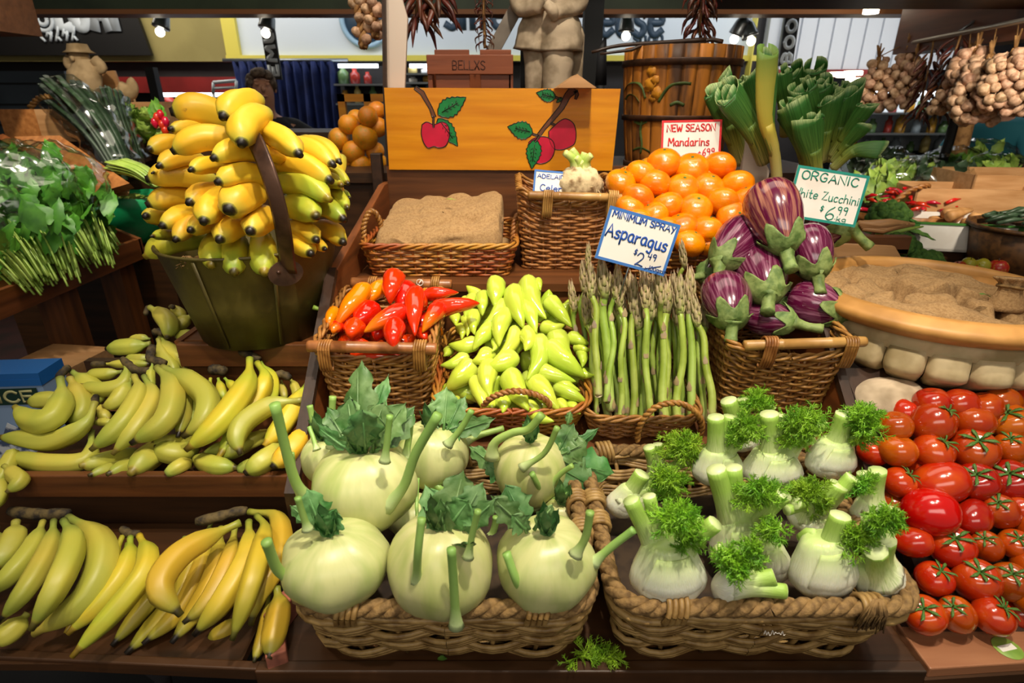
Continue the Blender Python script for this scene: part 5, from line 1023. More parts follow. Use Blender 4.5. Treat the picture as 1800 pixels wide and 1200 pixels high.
# ------------------------------------------------------------ tomatoes
def tomato_proto(seed, el):
    m = MB(); k = 14; n = 24; rings = []
    for i in range(k + 1):
        th = pi * min(max(i / k, .015), .985); dm = .22 * math.exp(-((pi - th) / .35) ** 2); ring = []
        for j in range(n):
            a = 2 * pi * j / n; q = 1 + .03 * cos(5 * a + seed) * math.exp(-((pi - th) / 1.0) ** 2) + .05 * noise.noise(V((cos(a) * sin(th) * 1.3 + seed * 5, sin(a) * sin(th) * 1.3, cos(th) * 1.3))); ring.append(V((.5 * sin(th) * cos(a) * q, .5 * sin(th) * sin(a) * q, -.5 * el * cos(th) * (1 - dm))))
        rings.append(ring)
    m.grid(rings, True, None, 0, True, True); return m.build('tomato', M['tomato'], origin=(0, 0, 0))
TPR = [tomato_proto(1, .92), tomato_proto(2, 1.12), tomato_proto(3, 1.28)]
cal_me = []
for k in range(3):
    rnd = random.Random(k); m = MB(); z = .5 * (.92, 1.12, 1.28)[k] * .80
    for s_ in range(6):
        a = s_ * 1.047 + rnd.uniform(-.2, .2); L = rnd.uniform(.26, .40); d = V((cos(a), sin(a), 0)); up = rnd.uniform(-.02, .09)
        m.tube(smooth([V((0, 0, z + .005)), d * L * .4 + V((0, 0, z + .055)), d * L * .75 + V((0, 0, z + .06 + up * .4)), d * L + V((sin(a) * .05, 0, z + .01 + up))], 4), [(.012, .03)] * 5 + [(.012, .045)] * 4 + [(.01, .03), (.008, .02), (.006, .012), (.005, .006)], n=6, up=(0, 0, 1))
    m.tube(smooth([V((0, 0, z)), V((.02, 0, z + .09)), V((.07, .03, z + .17))], 4), .020, n=7); o = m.build('calyx', M['calyx_green'], origin=(0, 0, 0)); cal_me.append(o.data); bpy.data.objects.remove(o)
cC = lambda x, y: (1500 + x / 2.5, 680 + y / 2.5)
TM = [(345, 160, 200, 1, 'c'), (525, 150, 172, 0, ''), (690, 155, 175, 0, 'c'), (185, 172, 142, 0, ''), (88, 282, 84, 0, ''), (195, 280, 158, 0, ''), (350, 285, 172, 0, 'c'), (530, 275, 195, 0, 'C'), (690, 268, 150, 1, 'c'), (203, 420, 142, 0, 'c'), (298, 365, 105, 0, ''), (385, 422, 214, 1, ''), (542, 415, 175, 0, 'C'), (690, 412, 190, 0, 'C'), (340, 550, 236, 1, 'R'), (527, 570, 162, 1, ''), (645, 548, 166, 1, 'c'), (735, 535, 130, 0, ''), (178, 518, 96, 0, ''), (265, 682, 148, 1, ''), (430, 700, 190, 0, 'C'), (588, 700, 140, 1, 'c'), (712, 690, 130, 0, 'C'), (355, 842, 156, 0, 'c'), (540, 852, 212, 1, 'C'), (688, 858, 180, 1, 'C'), (312, 1000, 172, 0, 'C'), (455, 1000, 166, 1, 'c'), (615, 1005, 172, 0, 'c'), (728, 990, 120, 0, ''), (470, 78, 160, 1, ''), (655, 62, 140, 1, ''), (345, 70, 150, 0, ''), (575, 90, 150, 0, ''), (740, 350, 90, 0, ''), (740, 95, 100, 0, ''), (735, 60, 80, 0, 'c'), (230, 110, 110, 0, ''), (790, 470, 170, 0, ''), (800, 620, 170, 0, ''), (800, 780, 180, 0, ''), (800, 930, 180, 0, ''), (790, 250, 170, 0, '')]
Yo = lambda py: interp([(700, .765), (740, .738), (1080, .528)], py); its = []; used = set(); rnd = random.Random(9)
for i, (x, y, wd, el, fl_) in enumerate(TM):
    px, py = cC(x, y); small = wd < 130; p = at(px, py, Yo(py) + (.02 if small else 0) + (-.012 if 'R' in fl_ else 0)); k = (el if el == 0 else 1 + i % 2); o = TPR[k] if k not in used else copy_tree(TPR[k]); 
    if k not in used: used.add(k)
    for ch in list(o.children): bpy.data.objects.remove(ch)
    d = max(wd, 135) / 2.5 * dep(p) / 1000; s_ = d / (1.0 if el == 0 else 1.12); o.location = p; o.scale = (s_,) * 3
    if el: o.rotation_euler = (rnd.uniform(-.3, .3), 1.45 + rnd.uniform(-.25, .25), rnd.uniform(-.6, .6))
    else: o.rotation_euler = (rnd.uniform(-.2, .3), rnd.uniform(-.5, .5), rnd.uniform(0, 6))
    if 'C' in fl_:   # stalk end towards the aisle
        v = (CAM - p).normalized() * .7 + V((rnd.uniform(-.3, .3), 0, .75)); o.rotation_euler = v.to_track_quat('Z', 'Y').to_euler()
    if 'c' in fl_: o.rotation_euler = V((rnd.uniform(-.6, .6), -.15, .8)).to_track_quat('Z', 'Y').to_euler()
    if 'c' in fl_.lower():
        c = bpy.data.objects.new('calyx', cal_me[k]); COL.objects.link(c); c.parent = o
    if 'R' in fl_:
        o.data = o.data.copy(); o.data.materials[0] = M['tomato_red']
    its.append((o, px, py, fl_))
fd = {t[0]: t[3] for t in its}
for o, (r_, c_) in rows_label([t[:3] for t in its], 34).items():
    f_ = fd[o]; w_ = 'bright red smooth tomato' if 'R' in f_ else 'red tomato with green star calyx' if 'c' in f_.lower() else 'bare red tomato'
    tag(o, f'{w_}, {ORD[c_]} along row {ORD[r_]} from the urn down', 'tomato', 'tomatoes in the tilted tray')
for i in range(22):
    px = rnd.uniform(1590, 1850); py = rnd.uniform(730, 1060); p = at(px, py, Yo(py) + .05); o = copy_tree(TPR[i % 3]); 
    for ch in list(o.children): bpy.data.objects.remove(ch)
    o.location = p; o.scale = (.062,) * 3; o.rotation_euler = (i, i * 2, i * 3); tag(o, 'tomato hidden deep between the outer tomatoes', 'tomato', 'buried tomatoes')
# ------------------------------------------------------------ kohlrabi
cA = lambda x, y: (440 + x / 2.2227, 620 + y / 2.2227)
def leaf(m, base, d, up, L, W, lobes=4, curl=.3, seed=0, nu=14, nv=8, cup=.25, deep=.35):
    d = V(d).normalized(); up = V(up); s_ = d.cross(up).normalized(); up = s_.cross(d); rnd = random.Random(seed); n0 = rnd.uniform(0, 50); rings = []
    for i in range(nu + 1):
        f = i / nu; w_ = W * (sin(pi * min(1, f * .92 + .06)) ** .7) * (1 - deep * (.5 + .5 * cos(2 * pi * f * lobes))) * (1.0 if f < .97 else .5); c = V(base) + d * (L * f) + up * (-curl * L * f * f)
        ring = []
        for j in range(nv + 1):
            g = (j / nv - .5) * 2; wr = .16 * W * noise.noise(V((f * 5 + n0, g * 3, 0))) * abs(g) * 2; ring.append(c + s_ * (g * w_ * (1 + .15 * noise.noise(V((f * 14, g * 2, n0))))) + up * (cup * w_ * abs(g) ** 1.5 + wr) + d * (-abs(g) * L * .10 + L * .05 * noise.noise(V((g * 4, f * 9, n0)))))
        rings.append(ring)
    m.grid(rings, False)
def kohlrabi(label, c, w, h, Y, stems, leaves, seed):
    """stems: list of crop point lists (root..end) with width; leaves: (base, tip, width)"""
    px, py = cA(*c); P = at(px, py, Y); d = dep(P) / 1000 / 2.2227; rx = w * d / 2; rz = h * d / 2 * 1.02; t = thing('kohlrabi', label, 'kohlrabi', P - V((0, 0, rz)), 'kohlrabi in the rope basket'); rnd = random.Random(seed); n0 = rnd.uniform(0, 30)
    m = MB(); m.ball(P, (rx, rx * .98, rz), n=36, k=22, mod=lambda a, th: 1 + .018 * cos(7 * a + n0) * sin(th) + .05 * noise.noise(V((cos(a) * sin(th) * 1.6 + n0, sin(a) * sin(th) * 1.6, cos(th) * 1.6))) + .03 * cos(4 * a + n0 * 2) * math.exp(-((th - 1.9) / .5) ** 2) - .14 * math.exp(-((pi - th) / .4) ** 2)); part(m, 'bulb', M['kohl'], t)
    for i, sdat in enumerate(stems):
        pts = sdat[0]; wd = sdat[1]; dy = sdat[2] if len(sdat) > 2 else 0; Q = []
        for j, (x, y) in enumerate(pts):
            qx, qy = cA(x, y); dx, dz = (x - c[0]) / (w / 2), (y - c[1]) / (h / 2); e = dx * dx + dz * dz; front = (-rx * .99 if dz > 1 else -rx * sqrt(1 - min(e, .9)) * .93) if e < 1.5 and j == 0 else None
            if j == 0: y0 = (front if front is not None else 0) ; y0 = y0 * (1 if dy <= 0 else -1); Q.append(at(qx, qy, Y + y0))
            else:
                yy = y0 + dy * j / (len(pts) - 1)
                if e < 1 and dy <= 0: yy = min(yy, -rx * sqrt(1 - e) * 1.02 - .003)
                Q.append(at(qx, qy, Y + yy))
        r = wd * d / 2; pp = resample(smooth(Q, 6), 16); m = MB(); m.tube(pp, [r * interp([(0, 1.9), (.1, 1.35), (.25, 1.02), (.8, .94), (1, 1.0)], k / 15) for k in range(16)], n=10, cross=lambda a, s_: 1 + .09 * cos(a * 2)); part(m, 'leaf_stalk', M['kohl_stem'], t)
    for i, (b, e, wd, dy) in enumerate(leaves):
        B = at(*cA(*b), Y - rx * .1); E = at(*cA(*e), Y - rx * .1 + dy); dv = E - B; L = dv.length; m = MB(); f = .32
        m.tube([B, B + dv * f * .5 + V((0, 0, .002)), B + dv * f, B + dv * .9], [.0026, .0022, .0018, .0006], n=6)
        up = (V((rnd.uniform(-.5, .5), -1, .45))).normalized(); leaf(m, B + dv * f * .75, dv, up, L * (1 - f * .75) * 1.08, wd * d / 2 * 1.25, lobes=3, curl=rnd.uniform(.0, .25), seed=seed * 9 + i, cup=rnd.uniform(-.3, .35))
        part(m, 'leaf', M['leaf_blue'], t)
    # small crown of young leaves
    m = MB(); top = P + V((0, -rx * .12, rz * .92))
    for k in range(7):
        a = k * .9; dv = V((cos(a) * .8, sin(a) * .5 - .2, 1)); leaf(m, top, dv, V((cos(a), sin(a), .2)), .030 + .008 * (k % 3), .008, seed=k + seed, nu=6, nv=4)
    part(m, 'young_leaf', M['leaf_blue'], t)
    return t
kohlrabi('squat kohlrabi at the front corner by the bananas, one curling stalk', (335, 810), 412, 318, .504, [([(180, 885), (110, 850), (62, 735)], 36, -.02), ([(372, 760), (365, 690), (348, 615)], 26, .01), ([(225, 690), (205, 630), (185, 565)], 24, .0)], [((290, 715), (225, 555), 110, .0), ((300, 720), (330, 620), 90, .0), ((270, 690), (160, 600), 60, .0)], 1)
kohlrabi('tall kohlrabi at the front middle with stalk dropping over the rope', (745, 822), 412, 420, .502, [([(650, 895), (655, 780), (670, 645)], 27, -.004), ([(805, 1068), (796, 930), (785, 765)], 30, -.005), ([(850, 800), (865, 720), (890, 615)], 22, .0), ([(660, 690), (650, 600), (655, 490)], 18, .06)], [((770, 720), (830, 470), 150, .03), ((760, 730), (690, 530), 110, .02), ((790, 720), (900, 520), 130, .02), ((800, 720), (950, 580), 90, .0), ((770, 740), (740, 600), 80, -.01), ((790, 740), (870, 770), 70, -.05), ((760, 700), (850, 580), 110, .0)], 2)
kohlrabi('kohlrabi at the front corner nearest the fennel, freckled top', (1155, 818), 384, 350, .506, [([(1080, 965), (1040, 890), (1000, 780)], 32, -.015), ([(1270, 790), (1310, 720), (1328, 620)], 28, .0), ([(1110, 735), (1085, 670), (1062, 600)], 22, .01), ([(1340, 820), (1420, 750), (1500, 690)], 30, .0)], [((1080, 690), (950, 570), 90, .0), ((1090, 690), (1000, 520), 110, .02), ((1110, 690), (1180, 600), 60, .0), ((1080, 700), (1030, 640), 80, -.01)], 3)
kohlrabi('biggest kohlrabi stacked on the front corner one, leafy crown', (450, 512), 405, 350, .590, [([(250, 590), (175, 500), (95, 200)], 36, -.03), ([(530, 605), (600, 520), (645, 395), (735, 240)], 32, -.01), ([(320, 370), (318, 270), (322, 170)], 26, .01), ([(525, 425), (535, 340), (545, 245)], 22, .0), ([(605, 410), (620, 330), (630, 240)], 24, .01), ([(260, 380), (245, 330), (230, 290)], 20, .02), ([(215, 610), (185, 560), (165, 390)], 14, -.02)], [((420, 380), (420, 40), 130, .05), ((410, 390), (380, 180), 120, .02), ((450, 390), (440, 260), 130, -.03), ((450, 390), (520, 200), 130, .02), ((470, 390), (600, 200), 120, .03), ((490, 390), (640, 220), 100, .03), ((440, 370), (530, 90), 80, .06), ((400, 390), (300, 220), 100, .02), ((395, 390), (260, 290), 60, .0), ((440, 390), (400, 290), 110, -.02), ((480, 390), (490, 260), 110, .0)], 4)
kohlrabi('kohlrabi peeping out behind the biggest one on the banana side', (300, 415), 190, 210, .665, [([(255, 340), (245, 270), (232, 205)], 24, .01)], [], 5)
kohlrabi('pale kohlrabi at the rear below the red pepper basket', (712, 395), 285, 265, .735, [([(770, 360), (820, 300), (865, 225)], 22, .0), ([(680, 290), (720, 220), (748, 180)], 26, .02), ([(830, 355), (900, 320), (990, 295)], 26, .02), ([(690, 480), (740, 530), (780, 540)], 26, -.02)], [((755, 310), (770, 140), 110, .03), ((760, 320), (830, 170), 80, .03), ((770, 320), (950, 260), 70, .02), ((740, 320), (700, 180), 60, .04), ((750, 330), (820, 310), 80, .0)], 6)
kohlrabi('kohlrabi at the rear fennel side with shaded top and drooping leaves', (1092, 455), 285, 300, .712, [([(945, 410), (955, 350), (1030, 310), (1085, 300), (1140, 240)], 30, -.01), ([(1060, 450), (1150, 390), (1200, 290)], 20, -.01), ([(1145, 560), (1120, 510), (1100, 470)], 22, -.01), ([(1170, 520), (1215, 470), (1260, 440)], 20, -.01), ([(1290, 620), (1300, 560), (1300, 500)], 26, .0), ([(1110, 600), (1180, 580), (1245, 555)], 26, -.04)], [((1190, 410), (1310, 350), 120, .0), ((1190, 420), (1420, 470), 130, .0), ((1180, 430), (1330, 520), 140, -.02), ((1190, 410), (1260, 280), 90, .02), ((1010, 480), (860, 370), 70, .0), ((1020, 490), (930, 440), 90, -.01), ((1250, 520), (1270, 630), 80, -.02), ((1200, 420), (1360, 300), 50, .02), ((1240, 280), (1250, 230), 30, .0)], 7)
kohlrabi('greenish kohlrabi sunk between the biggest and the rear ones', (625, 630), 200, 150, .655, [], [((830, 640), (760, 600), 50, .0)], 8)
kohlrabi('kohlrabi half sunk at the fennel side behind the front corner one', (1215, 640), 150, 150, .66, [([(940, 720), (955, 680), (960, 640)], 26, .0)], [], 9)
# ------------------------------------------------------------ fennel
cB = lambda x, y: (1020 + x / 2.4, 680 + y / 2.4)
def frond(m, base, d, L, rnd, w_=.0006):
    d = V(d).normalized(); side = d.orthogonal().normalized(); side = Matrix.Rotation(rnd.uniform(0, 6.28), 3, d) @ side
    pts = [base + d * L * f + V((0, 0, -.15 * L * f * f)) for f in (0, .35, .7, 1)]; m.tube(pts, [w_ * 1.8, w_ * 1.4, w_ * 1.1, w_ * .6], n=3)
    for k in range(9):
        f = .12 + k * .095; b = base + d * L * f + V((0, 0, -.15 * L * f * f)); ang = rnd.uniform(0, 6.28); sd = (Matrix.Rotation(ang, 3, d) @ side); bd = (d * .75 + sd).normalized(); bl = L * .42 * (1.05 - f) + .006
        m.tube([b, b + bd * bl], [w_ * 1.1, w_ * .7], n=3, caps=False)
        for j in range(6):
            g = .25 + j * .14; c = b + bd * bl * g; s2 = (Matrix.Rotation(rnd.uniform(0, 6.28), 3, bd) @ bd.orthogonal()).normalized(); nd = (bd * .9 + s2).normalized(); e = c + nd * (bl * .35 * (1.2 - g) + .004); n_ = nd.orthogonal().normalized() * w_; n2 = nd.cross(n_.normalized()) * w_
            b0 = len(m.v); m.v.extend([c - n_, c + n_, e, c - n2, c + n2]); m.f.extend([(b0, b0 + 1, b0 + 2), (b0 + 3, b0 + 4, b0 + 2)]); m.u.extend([((0, 0), (1, 0), (.5, 1))] * 2); m.m.extend([0, 0])
def fennel(label, base, top, wd, Y, stalks, fronds, seed, tilt=0):
    """base: root end, top: where the stalks part; crop pixels"""
    A = at(*cB(*base), Y); B = at(*cB(*top), Y + tilt); ax = (B - A).normalized(); d = dep(A) / 1000 / 2.4; r = wd * d / 2; t = thing('fennel', label, 'fennel', A, 'fennel bulbs in the rope basket'); rnd = random.Random(seed); n0 = rnd.uniform(0, 9)
    view = V((0, -1, 0)); sx = ax.cross(view).normalized(); pth = [A.lerp(B, f) for f in (-.04, .0, .06, .16, .3, .45, .6, .75, .88, 1.0, 1.08)]; q = [.12, .3, .52, .80, .97, 1.0, .93, .82, .74, .66, .5]
    m = MB(); m.tube(pth, [(r * k * .74, r * k) for k in q], n=40, up=view, cross=lambda a, s_: 1 + .022 * cos(9 * a + n0) * min(1, s_ * 3) + .05 * noise.noise(V((cos(a) * 1.2 + n0, sin(a) * 1.2, s_ * 2)))); part(m, 'bulb', M['fennel'], t)
    # overlapping outer layer
    m = MB(); rings = []
    for i in range(12):
        f = i / 11; kk = interp([(0, .5), (.2, .86), (.45, 1.03), (.7, .96), (1, .72)], f); ring = []
        for j in range(17):
            a = lerp(-1.2 + f * .5, 1.0 - f * .45, j / 16) + n0 * .1; ring.append(A.lerp(B, .08 + f * .9) + (view * cos(a) * .76 + sx * sin(a)) * r * kk * (1.0 + .008 * cos(j)))
        rings.append(ring)
    m.grid(rings, False); o = part(m, 'outer_layer', M['fennel'], t); o.modifiers.new('t', 'SOLIDIFY').thickness = .0016
    for i, sd in enumerate(stalks):
        e, wdt = sd[0], sd[1]; dy = sd[2] if len(sd) > 2 else .0; E = at(*cB(*e), Y + tilt + dy); rt = A.lerp(B, .55) + (E - A.lerp(B, .75)) * .12; off = (E - B); off = off - ax * off.dot(ax); rt = A.lerp(B, .6) + off * .25
        pp = resample(smooth([rt, B + off * .5 + ax * .004, E], 6), 12); rr = wdt * d / 2
        m = MB(); m.tube(pp, [(rr * k * .86, rr * k) for k in (1.9, 1.7, 1.45, 1.28, 1.15, 1.07, 1.03, 1, 1, 1, 1, .98)], n=18, up=view, cross=lambda a, s_: 1 + .035 * cos(8 * a)); part(m, 'stalk', M['fennel_stalk'], t)
    for i, (c, R, nn) in enumerate(fronds):
        m = MB(); C = at(*cB(*c), Y + tilt - .012); rr = R * d * 1.15; nn = int(nn * 1.35)
        for k in range(nn):
            a, b = rnd.uniform(0, 6.28), rnd.uniform(-.35, 1); dv = V((cos(a), sin(a) * .9 - .25, b)).normalized(); frond(m, C - dv * rr * .25 + V((rnd.uniform(-1, 1), rnd.uniform(-.5, .5), rnd.uniform(-1, 1))) * rr * .35, dv, rr * rnd.uniform(.75, 1.15), rnd)
        part(m, 'frond_foliage', M['frond'], t)
    return t
fennel('fennel at the front corner by the kohlrabi, frond tuft between stalks', (365, 885), (370, 665), 310, .498, [((212, 475), 66, .01), ((290, 458), 54, .015), ((572, 572), 70, -.01), ((512, 555), 50, .01)], [((400, 560), 95, 26), ((460, 640), 60, 8)], 1)
fennel('fennel lying low at the front middle with cut stalks sideways', (560, 830), (680, 850), 150, .482, [((820, 800), 74, -.005), ((868, 862), 66, -.012), ((570, 690), 70, .015)], [((670, 740), 95, 26), ((720, 690), 60, 10)], 2)
fennel('upright fennel in the basket middle with two tall green stalks', (680, 760), (660, 560), 250, .585, [((572, 345), 76, .0), ((645, 338), 68, .01), ((862, 452), 62, -.02), ((760, 430), 50, .0)], [((760, 430), 85, 20), ((700, 470), 60, 8)], 3)
fennel('fennel at the front with a single thick stalk and ribbed bulb', (1020, 870), (1030, 650), 275, .512, [((1098, 540), 82, .0), ((1125, 555), 56, .02), ((930, 640), 46, .02)], [((1170, 640), 75, 18)], 4, .005)
fennel('fennel at the front corner by the tomatoes with stacked cut stalks', (1290, 875), (1225, 740), 200, .505, [((1248, 690), 88, -.02), ((1290, 645), 80, -.01), ((1235, 548), 92, .01), ((1315, 510), 56, .02)], [((1290, 560), 70, 16)], 5)
fennel('back row fennel with twin stalks by the asparagus basket', (570, 405), (585, 270), 205, .700, [((572, 125), 66, .0), ((632, 122), 54, .01), ((705, 195), 40, -.01)], [((700, 175), 80, 20), ((660, 215), 50, 8)], 6)
fennel('back row fennel in the middle with broad pale bulb', (800, 410), (815, 270), 245, .690, [((797, 112), 72, .0), ((848, 118), 62, .01), ((985, 210), 50, .0), ((1035, 150), 48, .02)], [((935, 160), 95, 26), ((900, 220), 60, 10)], 7)
fennel('back row fennel next to the tomatoes with curly frond', (1035, 375), (1080, 230), 205, .690, [((1118, 112), 76, .0), ((1155, 125), 50, .02), ((1210, 160), 40, .0), ((1185, 210), 40, -.01)], [((1190, 140), 90, 24), ((1180, 210), 60, 12)], 8)
fennel('fennel lying on its side at the kohlrabi edge of the basket', (150, 540), (215, 430), 140, .655, [((262, 365), 68, .0), ((318, 372), 54, .01), ((420, 385), 66, .01), ((300, 470), 50, .0)], [((370, 400), 80, 20), ((350, 440), 60, 8)], 9)
fennel('fennel behind it with two short stalks and dark frond', (330, 420), (340, 340), 130, .735, [((290, 252), 50, .0), ((328, 240), 44, .01), ((450, 310), 46, -.01)], [((430, 260), 100, 30)], 10)
fennel('half buried fennel in the middle with cut stalks towards the tomatoes', (930, 600), (1000, 520), 200, .600, [((1032, 420), 44, .0), ((1092, 412), 78, -.005), ((1152, 380), 66, .0), ((905, 490), 60, -.02), ((870, 520), 50, -.02)], [((960, 440), 80, 20), ((1000, 500), 50, 8)], 11)
fennel('fennel at the tomato edge with one upright green stalk', (1215, 560), (1225, 470), 150, .610, [((1255, 350), 72, .0), ((1190, 360), 46, .01)], [((1175, 410), 60, 12)], 12)
fennel('rearmost fennel showing two flat stalk ends below the aubergine basket', (690, 260), (680, 180), 150, .765, [((625, 55), 66, .0), ((690, 50), 56, .01), ((805, 75), 50, .0)], [((750, 70), 70, 16)], 13)
fennel('small round fennel bulb tucked between front bulbs', (835, 815), (800, 660), 135, .55, [((830, 570), 40, .01)], [((810, 610), 60, 10)], 14)
# fallen frond on the counter lip
m = MB(); rnd = random.Random(6); p = at(1040, 1140, .495); p.z = .870
for k in range(14): a = rnd.uniform(0, 6.28); frond(m, p + V((rnd.uniform(-.02, .02), rnd.uniform(-.004, .004), 0)), V((cos(a), sin(a) * .3, .25)), .028, rnd)
tag(m.build('fennel_frond', M['frond']), 'fallen fennel frond lying on the counter between the two rope baskets', 'herb')
# ------------------------------------------------------------ celeriac
P = at(1020, 318, 1.235); t = thing('celeriac', 'knobbly brown celeriac root with cut green stalks in the tall basket', 'celeriac', P - V((0, 0, .05)))
m = MB(); m.ball(P + V((0, 0, -.012)), (.047, .045, .058), n=30, k=22, mod=lambda a, th: (1 + .16 * noise.noise(V((cos(a) * sin(th) * 4, sin(a) * sin(th) * 4, cos(th) * 4))) + .07 * noise.noise(V((cos(a) * sin(th) * 11, sin(a) * sin(th) * 11, cos(th) * 11)))) * (1 - .28 * max(0, (th - 1.9)) )); part(m, 'root', M['celeriac'], t)
m = MB(); rnd = random.Random(7)
for k in range(40): a, b = rnd.uniform(0, 6.28), rnd.uniform(-.9, .1); q = P + V((cos(a) * .044 * sqrt(1 - b * b), sin(a) * .042 * sqrt(1 - b * b), -.012 + .052 * b)); m.tube([q, q + V((rnd.uniform(-.012, .012), -.006, rnd.uniform(-.014, .006))), q + V((rnd.uniform(-.02, .02), -.004, -.016))], [.0018, .0013, .0007], n=5)
part(m, 'rootlet', M['celeriac'], t)
for k, (x, y) in enumerate([(992, 268), (1004, 262), (1012, 276), (1028, 268), (1040, 272), (1034, 282), (1020, 284)]):
    E = at(x, y, 1.225 + .01 * (k % 2)); m = MB(); m.tube(smooth([P + V(((x - 1018) * .0004, 0, .022)), (P + V((0, 0, .03))).lerp(E, .5), E], 4), [.012, .011, .010, .009, .0085, .008, .0075, .007, .0065], n=9, cross=lambda a, s_: 1 + .14 * cos(5 * a)); part(m, 'stalk', M['cut_green'], t)
# ------------------------------------------------------------ leeks
cK = lambda x, y: (1240 + x / 4.284, 60 + y / 4.286)
def leek(label, pts, wd, Y, seed, nl=4, pale=False, open_=.42, tilt=.1):
    """pts: root to cut end, in crop pixels; nested folded leaves"""
    rnd = random.Random(seed); n_ = len(pts); P = [at(*cK(x, y), Y - tilt * i / (n_ - 1) * .6) for i, (x, y) in enumerate(pts)]; t = thing('leek', label, 'leek', P[0], 'leeks standing behind the sign'); path = resample(smooth(P, 6), 18); R = wd / 4.284 * dep(P[-1]) / 2000 * 1.5
    rs = R * .52; m = MB(); m.tube(path[:10], [rs * lerp(1, 1.05, i / 9) for i in range(10)], n=16, vs=[i / 17 for i in range(10)]); part(m, 'shaft', M['leek_y'] if pale else M['leek'], t)
    T0 = (path[-1] - path[-4]).normalized(); view = V((0, -1, .15)); sd = T0.cross(view).normalized()
    for k in range(nl):
        L = rnd.uniform(.80, 1.0) if k else 1.0; off = (k - (nl - 1) / 2) / nl; rings = []; st_ = 5
        for i in range(st_, 18):
            f = (i - st_) / (17 - st_); p = path[i]; p = path[st_] + (p - path[st_]) * L; a_ = (path[min(i + 1, 17)] - path[i - 1]).normalized(); s_ = a_.cross(view).normalized(); v_ = s_.cross(a_)
            w_ = lerp(rs * 1.03, R * rnd.uniform(.97, 1.0), min(1, f * 1.3)); dpt = lerp(rs, R * open_, f); ring = []
            for j in range(15):
                a = lerp(-.94 * pi, .94 * pi, j / 14) + (pi if k % 2 else 0); kk = 1 - .17 * k * f; ring.append(p + s_ * sin(a) * w_ * kk + v_ * cos(a) * dpt * kk * (1.0 + .05 * cos(7 * a) * f))
            rings.append(ring)
        # slanted cut at the end
        rings[-1] = [q + T0 * (R * .55 * sin(j * .45 + k + seed)) for j, q in enumerate(rings[-1])]
        m = MB(); m.grid(rings, False, vs=[lerp(.3, 1, i / (len(rings) - 1)) for i in range(len(rings))]); o = part(m, 'leaf', M['leek_y'] if pale and k == 0 else M['leek'], t); s_m = o.modifiers.new('t', 'SOLIDIFY'); s_m.thickness = .0012
    return t
leek('tallest leek, yellow shaft, standing upright by the barrel', [(545, 1190), (520, 900), (450, 600), (470, 115)], 112, 1.33, 1, 4, True)
leek('leek fanned toward the barrel with wide folded top', [(440, 960), (330, 700), (160, 430)], 150, 1.36, 2)
leek('dark leek farthest toward the barrel, broad flat leaves', [(270, 960), (190, 700), (90, 370)], 170, 1.42, 3, 4, open_=.25)
leek('leek behind the tallest one on its barrel side', [(440, 760), (390, 520), (345, 300)], 120, 1.43, 4)
leek('leek with layered cut end facing the aisle', [(800, 1060), (740, 800), (650, 520)], 165, 1.35, 5, 5, open_=.8)
leek('grey green leek with torn leaf in front of the bundle', [(820, 1080), (800, 880), (770, 640)], 170, 1.31, 6, 3, open_=.4)
leek('leek standing mid bundle behind the layered one', [(820, 900), (800, 650), (730, 390)], 150, 1.42, 7, 4)
leek('leek rising at the middle rear with notched top', [(860, 850), (870, 600), (870, 370)], 130, 1.44, 8, 4)
leek('leek leaning toward the garlic with bright inner leaf', [(930, 940), (1010, 700), (1075, 420)], 160, 1.42, 9, 4)
leek('slender tube leek pointing at the garlic strings', [(950, 920), (1080, 730), (1225, 530)], 92, 1.37, 10, 3, open_=.9)
leek('lower slim leek slanting to the garlic side', [(960, 960), (1070, 820), (1200, 690)], 80, 1.35, 11, 3)
leek('nearly flat leek leaf arching out low over the sign', [(960, 1010), (1120, 880), (1330, 870)], 90, 1.33, 12, 2, open_=.3)
leek('narrow leek behind the tallest one', [(600, 760), (600, 520), (570, 270)], 110, 1.45, 13, 3)
leek('rear leek with dark folded top above the rest', [(760, 620), (790, 420), (830, 240)], 130, 1.50, 14, 3)
leek('short leek in the shade at the rear of the bundle', [(680, 600), (670, 420), (655, 280)], 120, 1.5, 15, 3)
leek('leek between the layered one and the bright leaf, folded flat', [(870, 950), (900, 720), (950, 480)], 130, 1.40, 16, 4)
leek('leek crossing low behind the sign top', [(760, 1000), (700, 760), (600, 560)], 120, 1.40, 17, 4)
leek('leek with shaded green top just inside the barrel side pair', [(420, 820), (350, 600), (240, 400)], 140, 1.44, 18, 4)
leek('leek filling the far side of the bundle under the garlic', [(920, 820), (990, 560), (1030, 380)], 130, 1.47, 19, 4)
m = MB(); a = at(1330, 236, 1.40); c = at(1300, 330, 1.38); 
m.prism([(at(1312, 236, 1.39).x, at(1320, 236, 1.39).z), (at(1320, 236, 1.39).x, at(1320, 234, 1.39).z), (at(1352, 300, 1.39).x, at(1352, 300, 1.39).z), (at(1348, 335, 1.39).x, 1.17), (at(1300, 335, 1.39).x, 1.17)], 0, .012, T=Matrix(((1, 0, 0, 0), (0, 0, -1, 1.40), (0, 1, 0, 0), (0, 0, 0, 1)))); tag(m.build('paper_panel', mk('grey_paper', '#b9a89a', rough=.7), smooth=False), 'grey paper board propped beside the leeks behind the mandarins', 'board')
m = MB(); m.box((.44, 1.31, 1.166), (.93, 1.335, 1.208)); m.box((.44, 1.31, 1.166), (.93, 1.56, 1.18)); tag(m.build('leek_crate', M['wood_x'], smooth=False, bevel=.002), 'low brown timber crate the leeks stand in', 'crate')
m = MB(); q = at(1335, 118, 1.5)
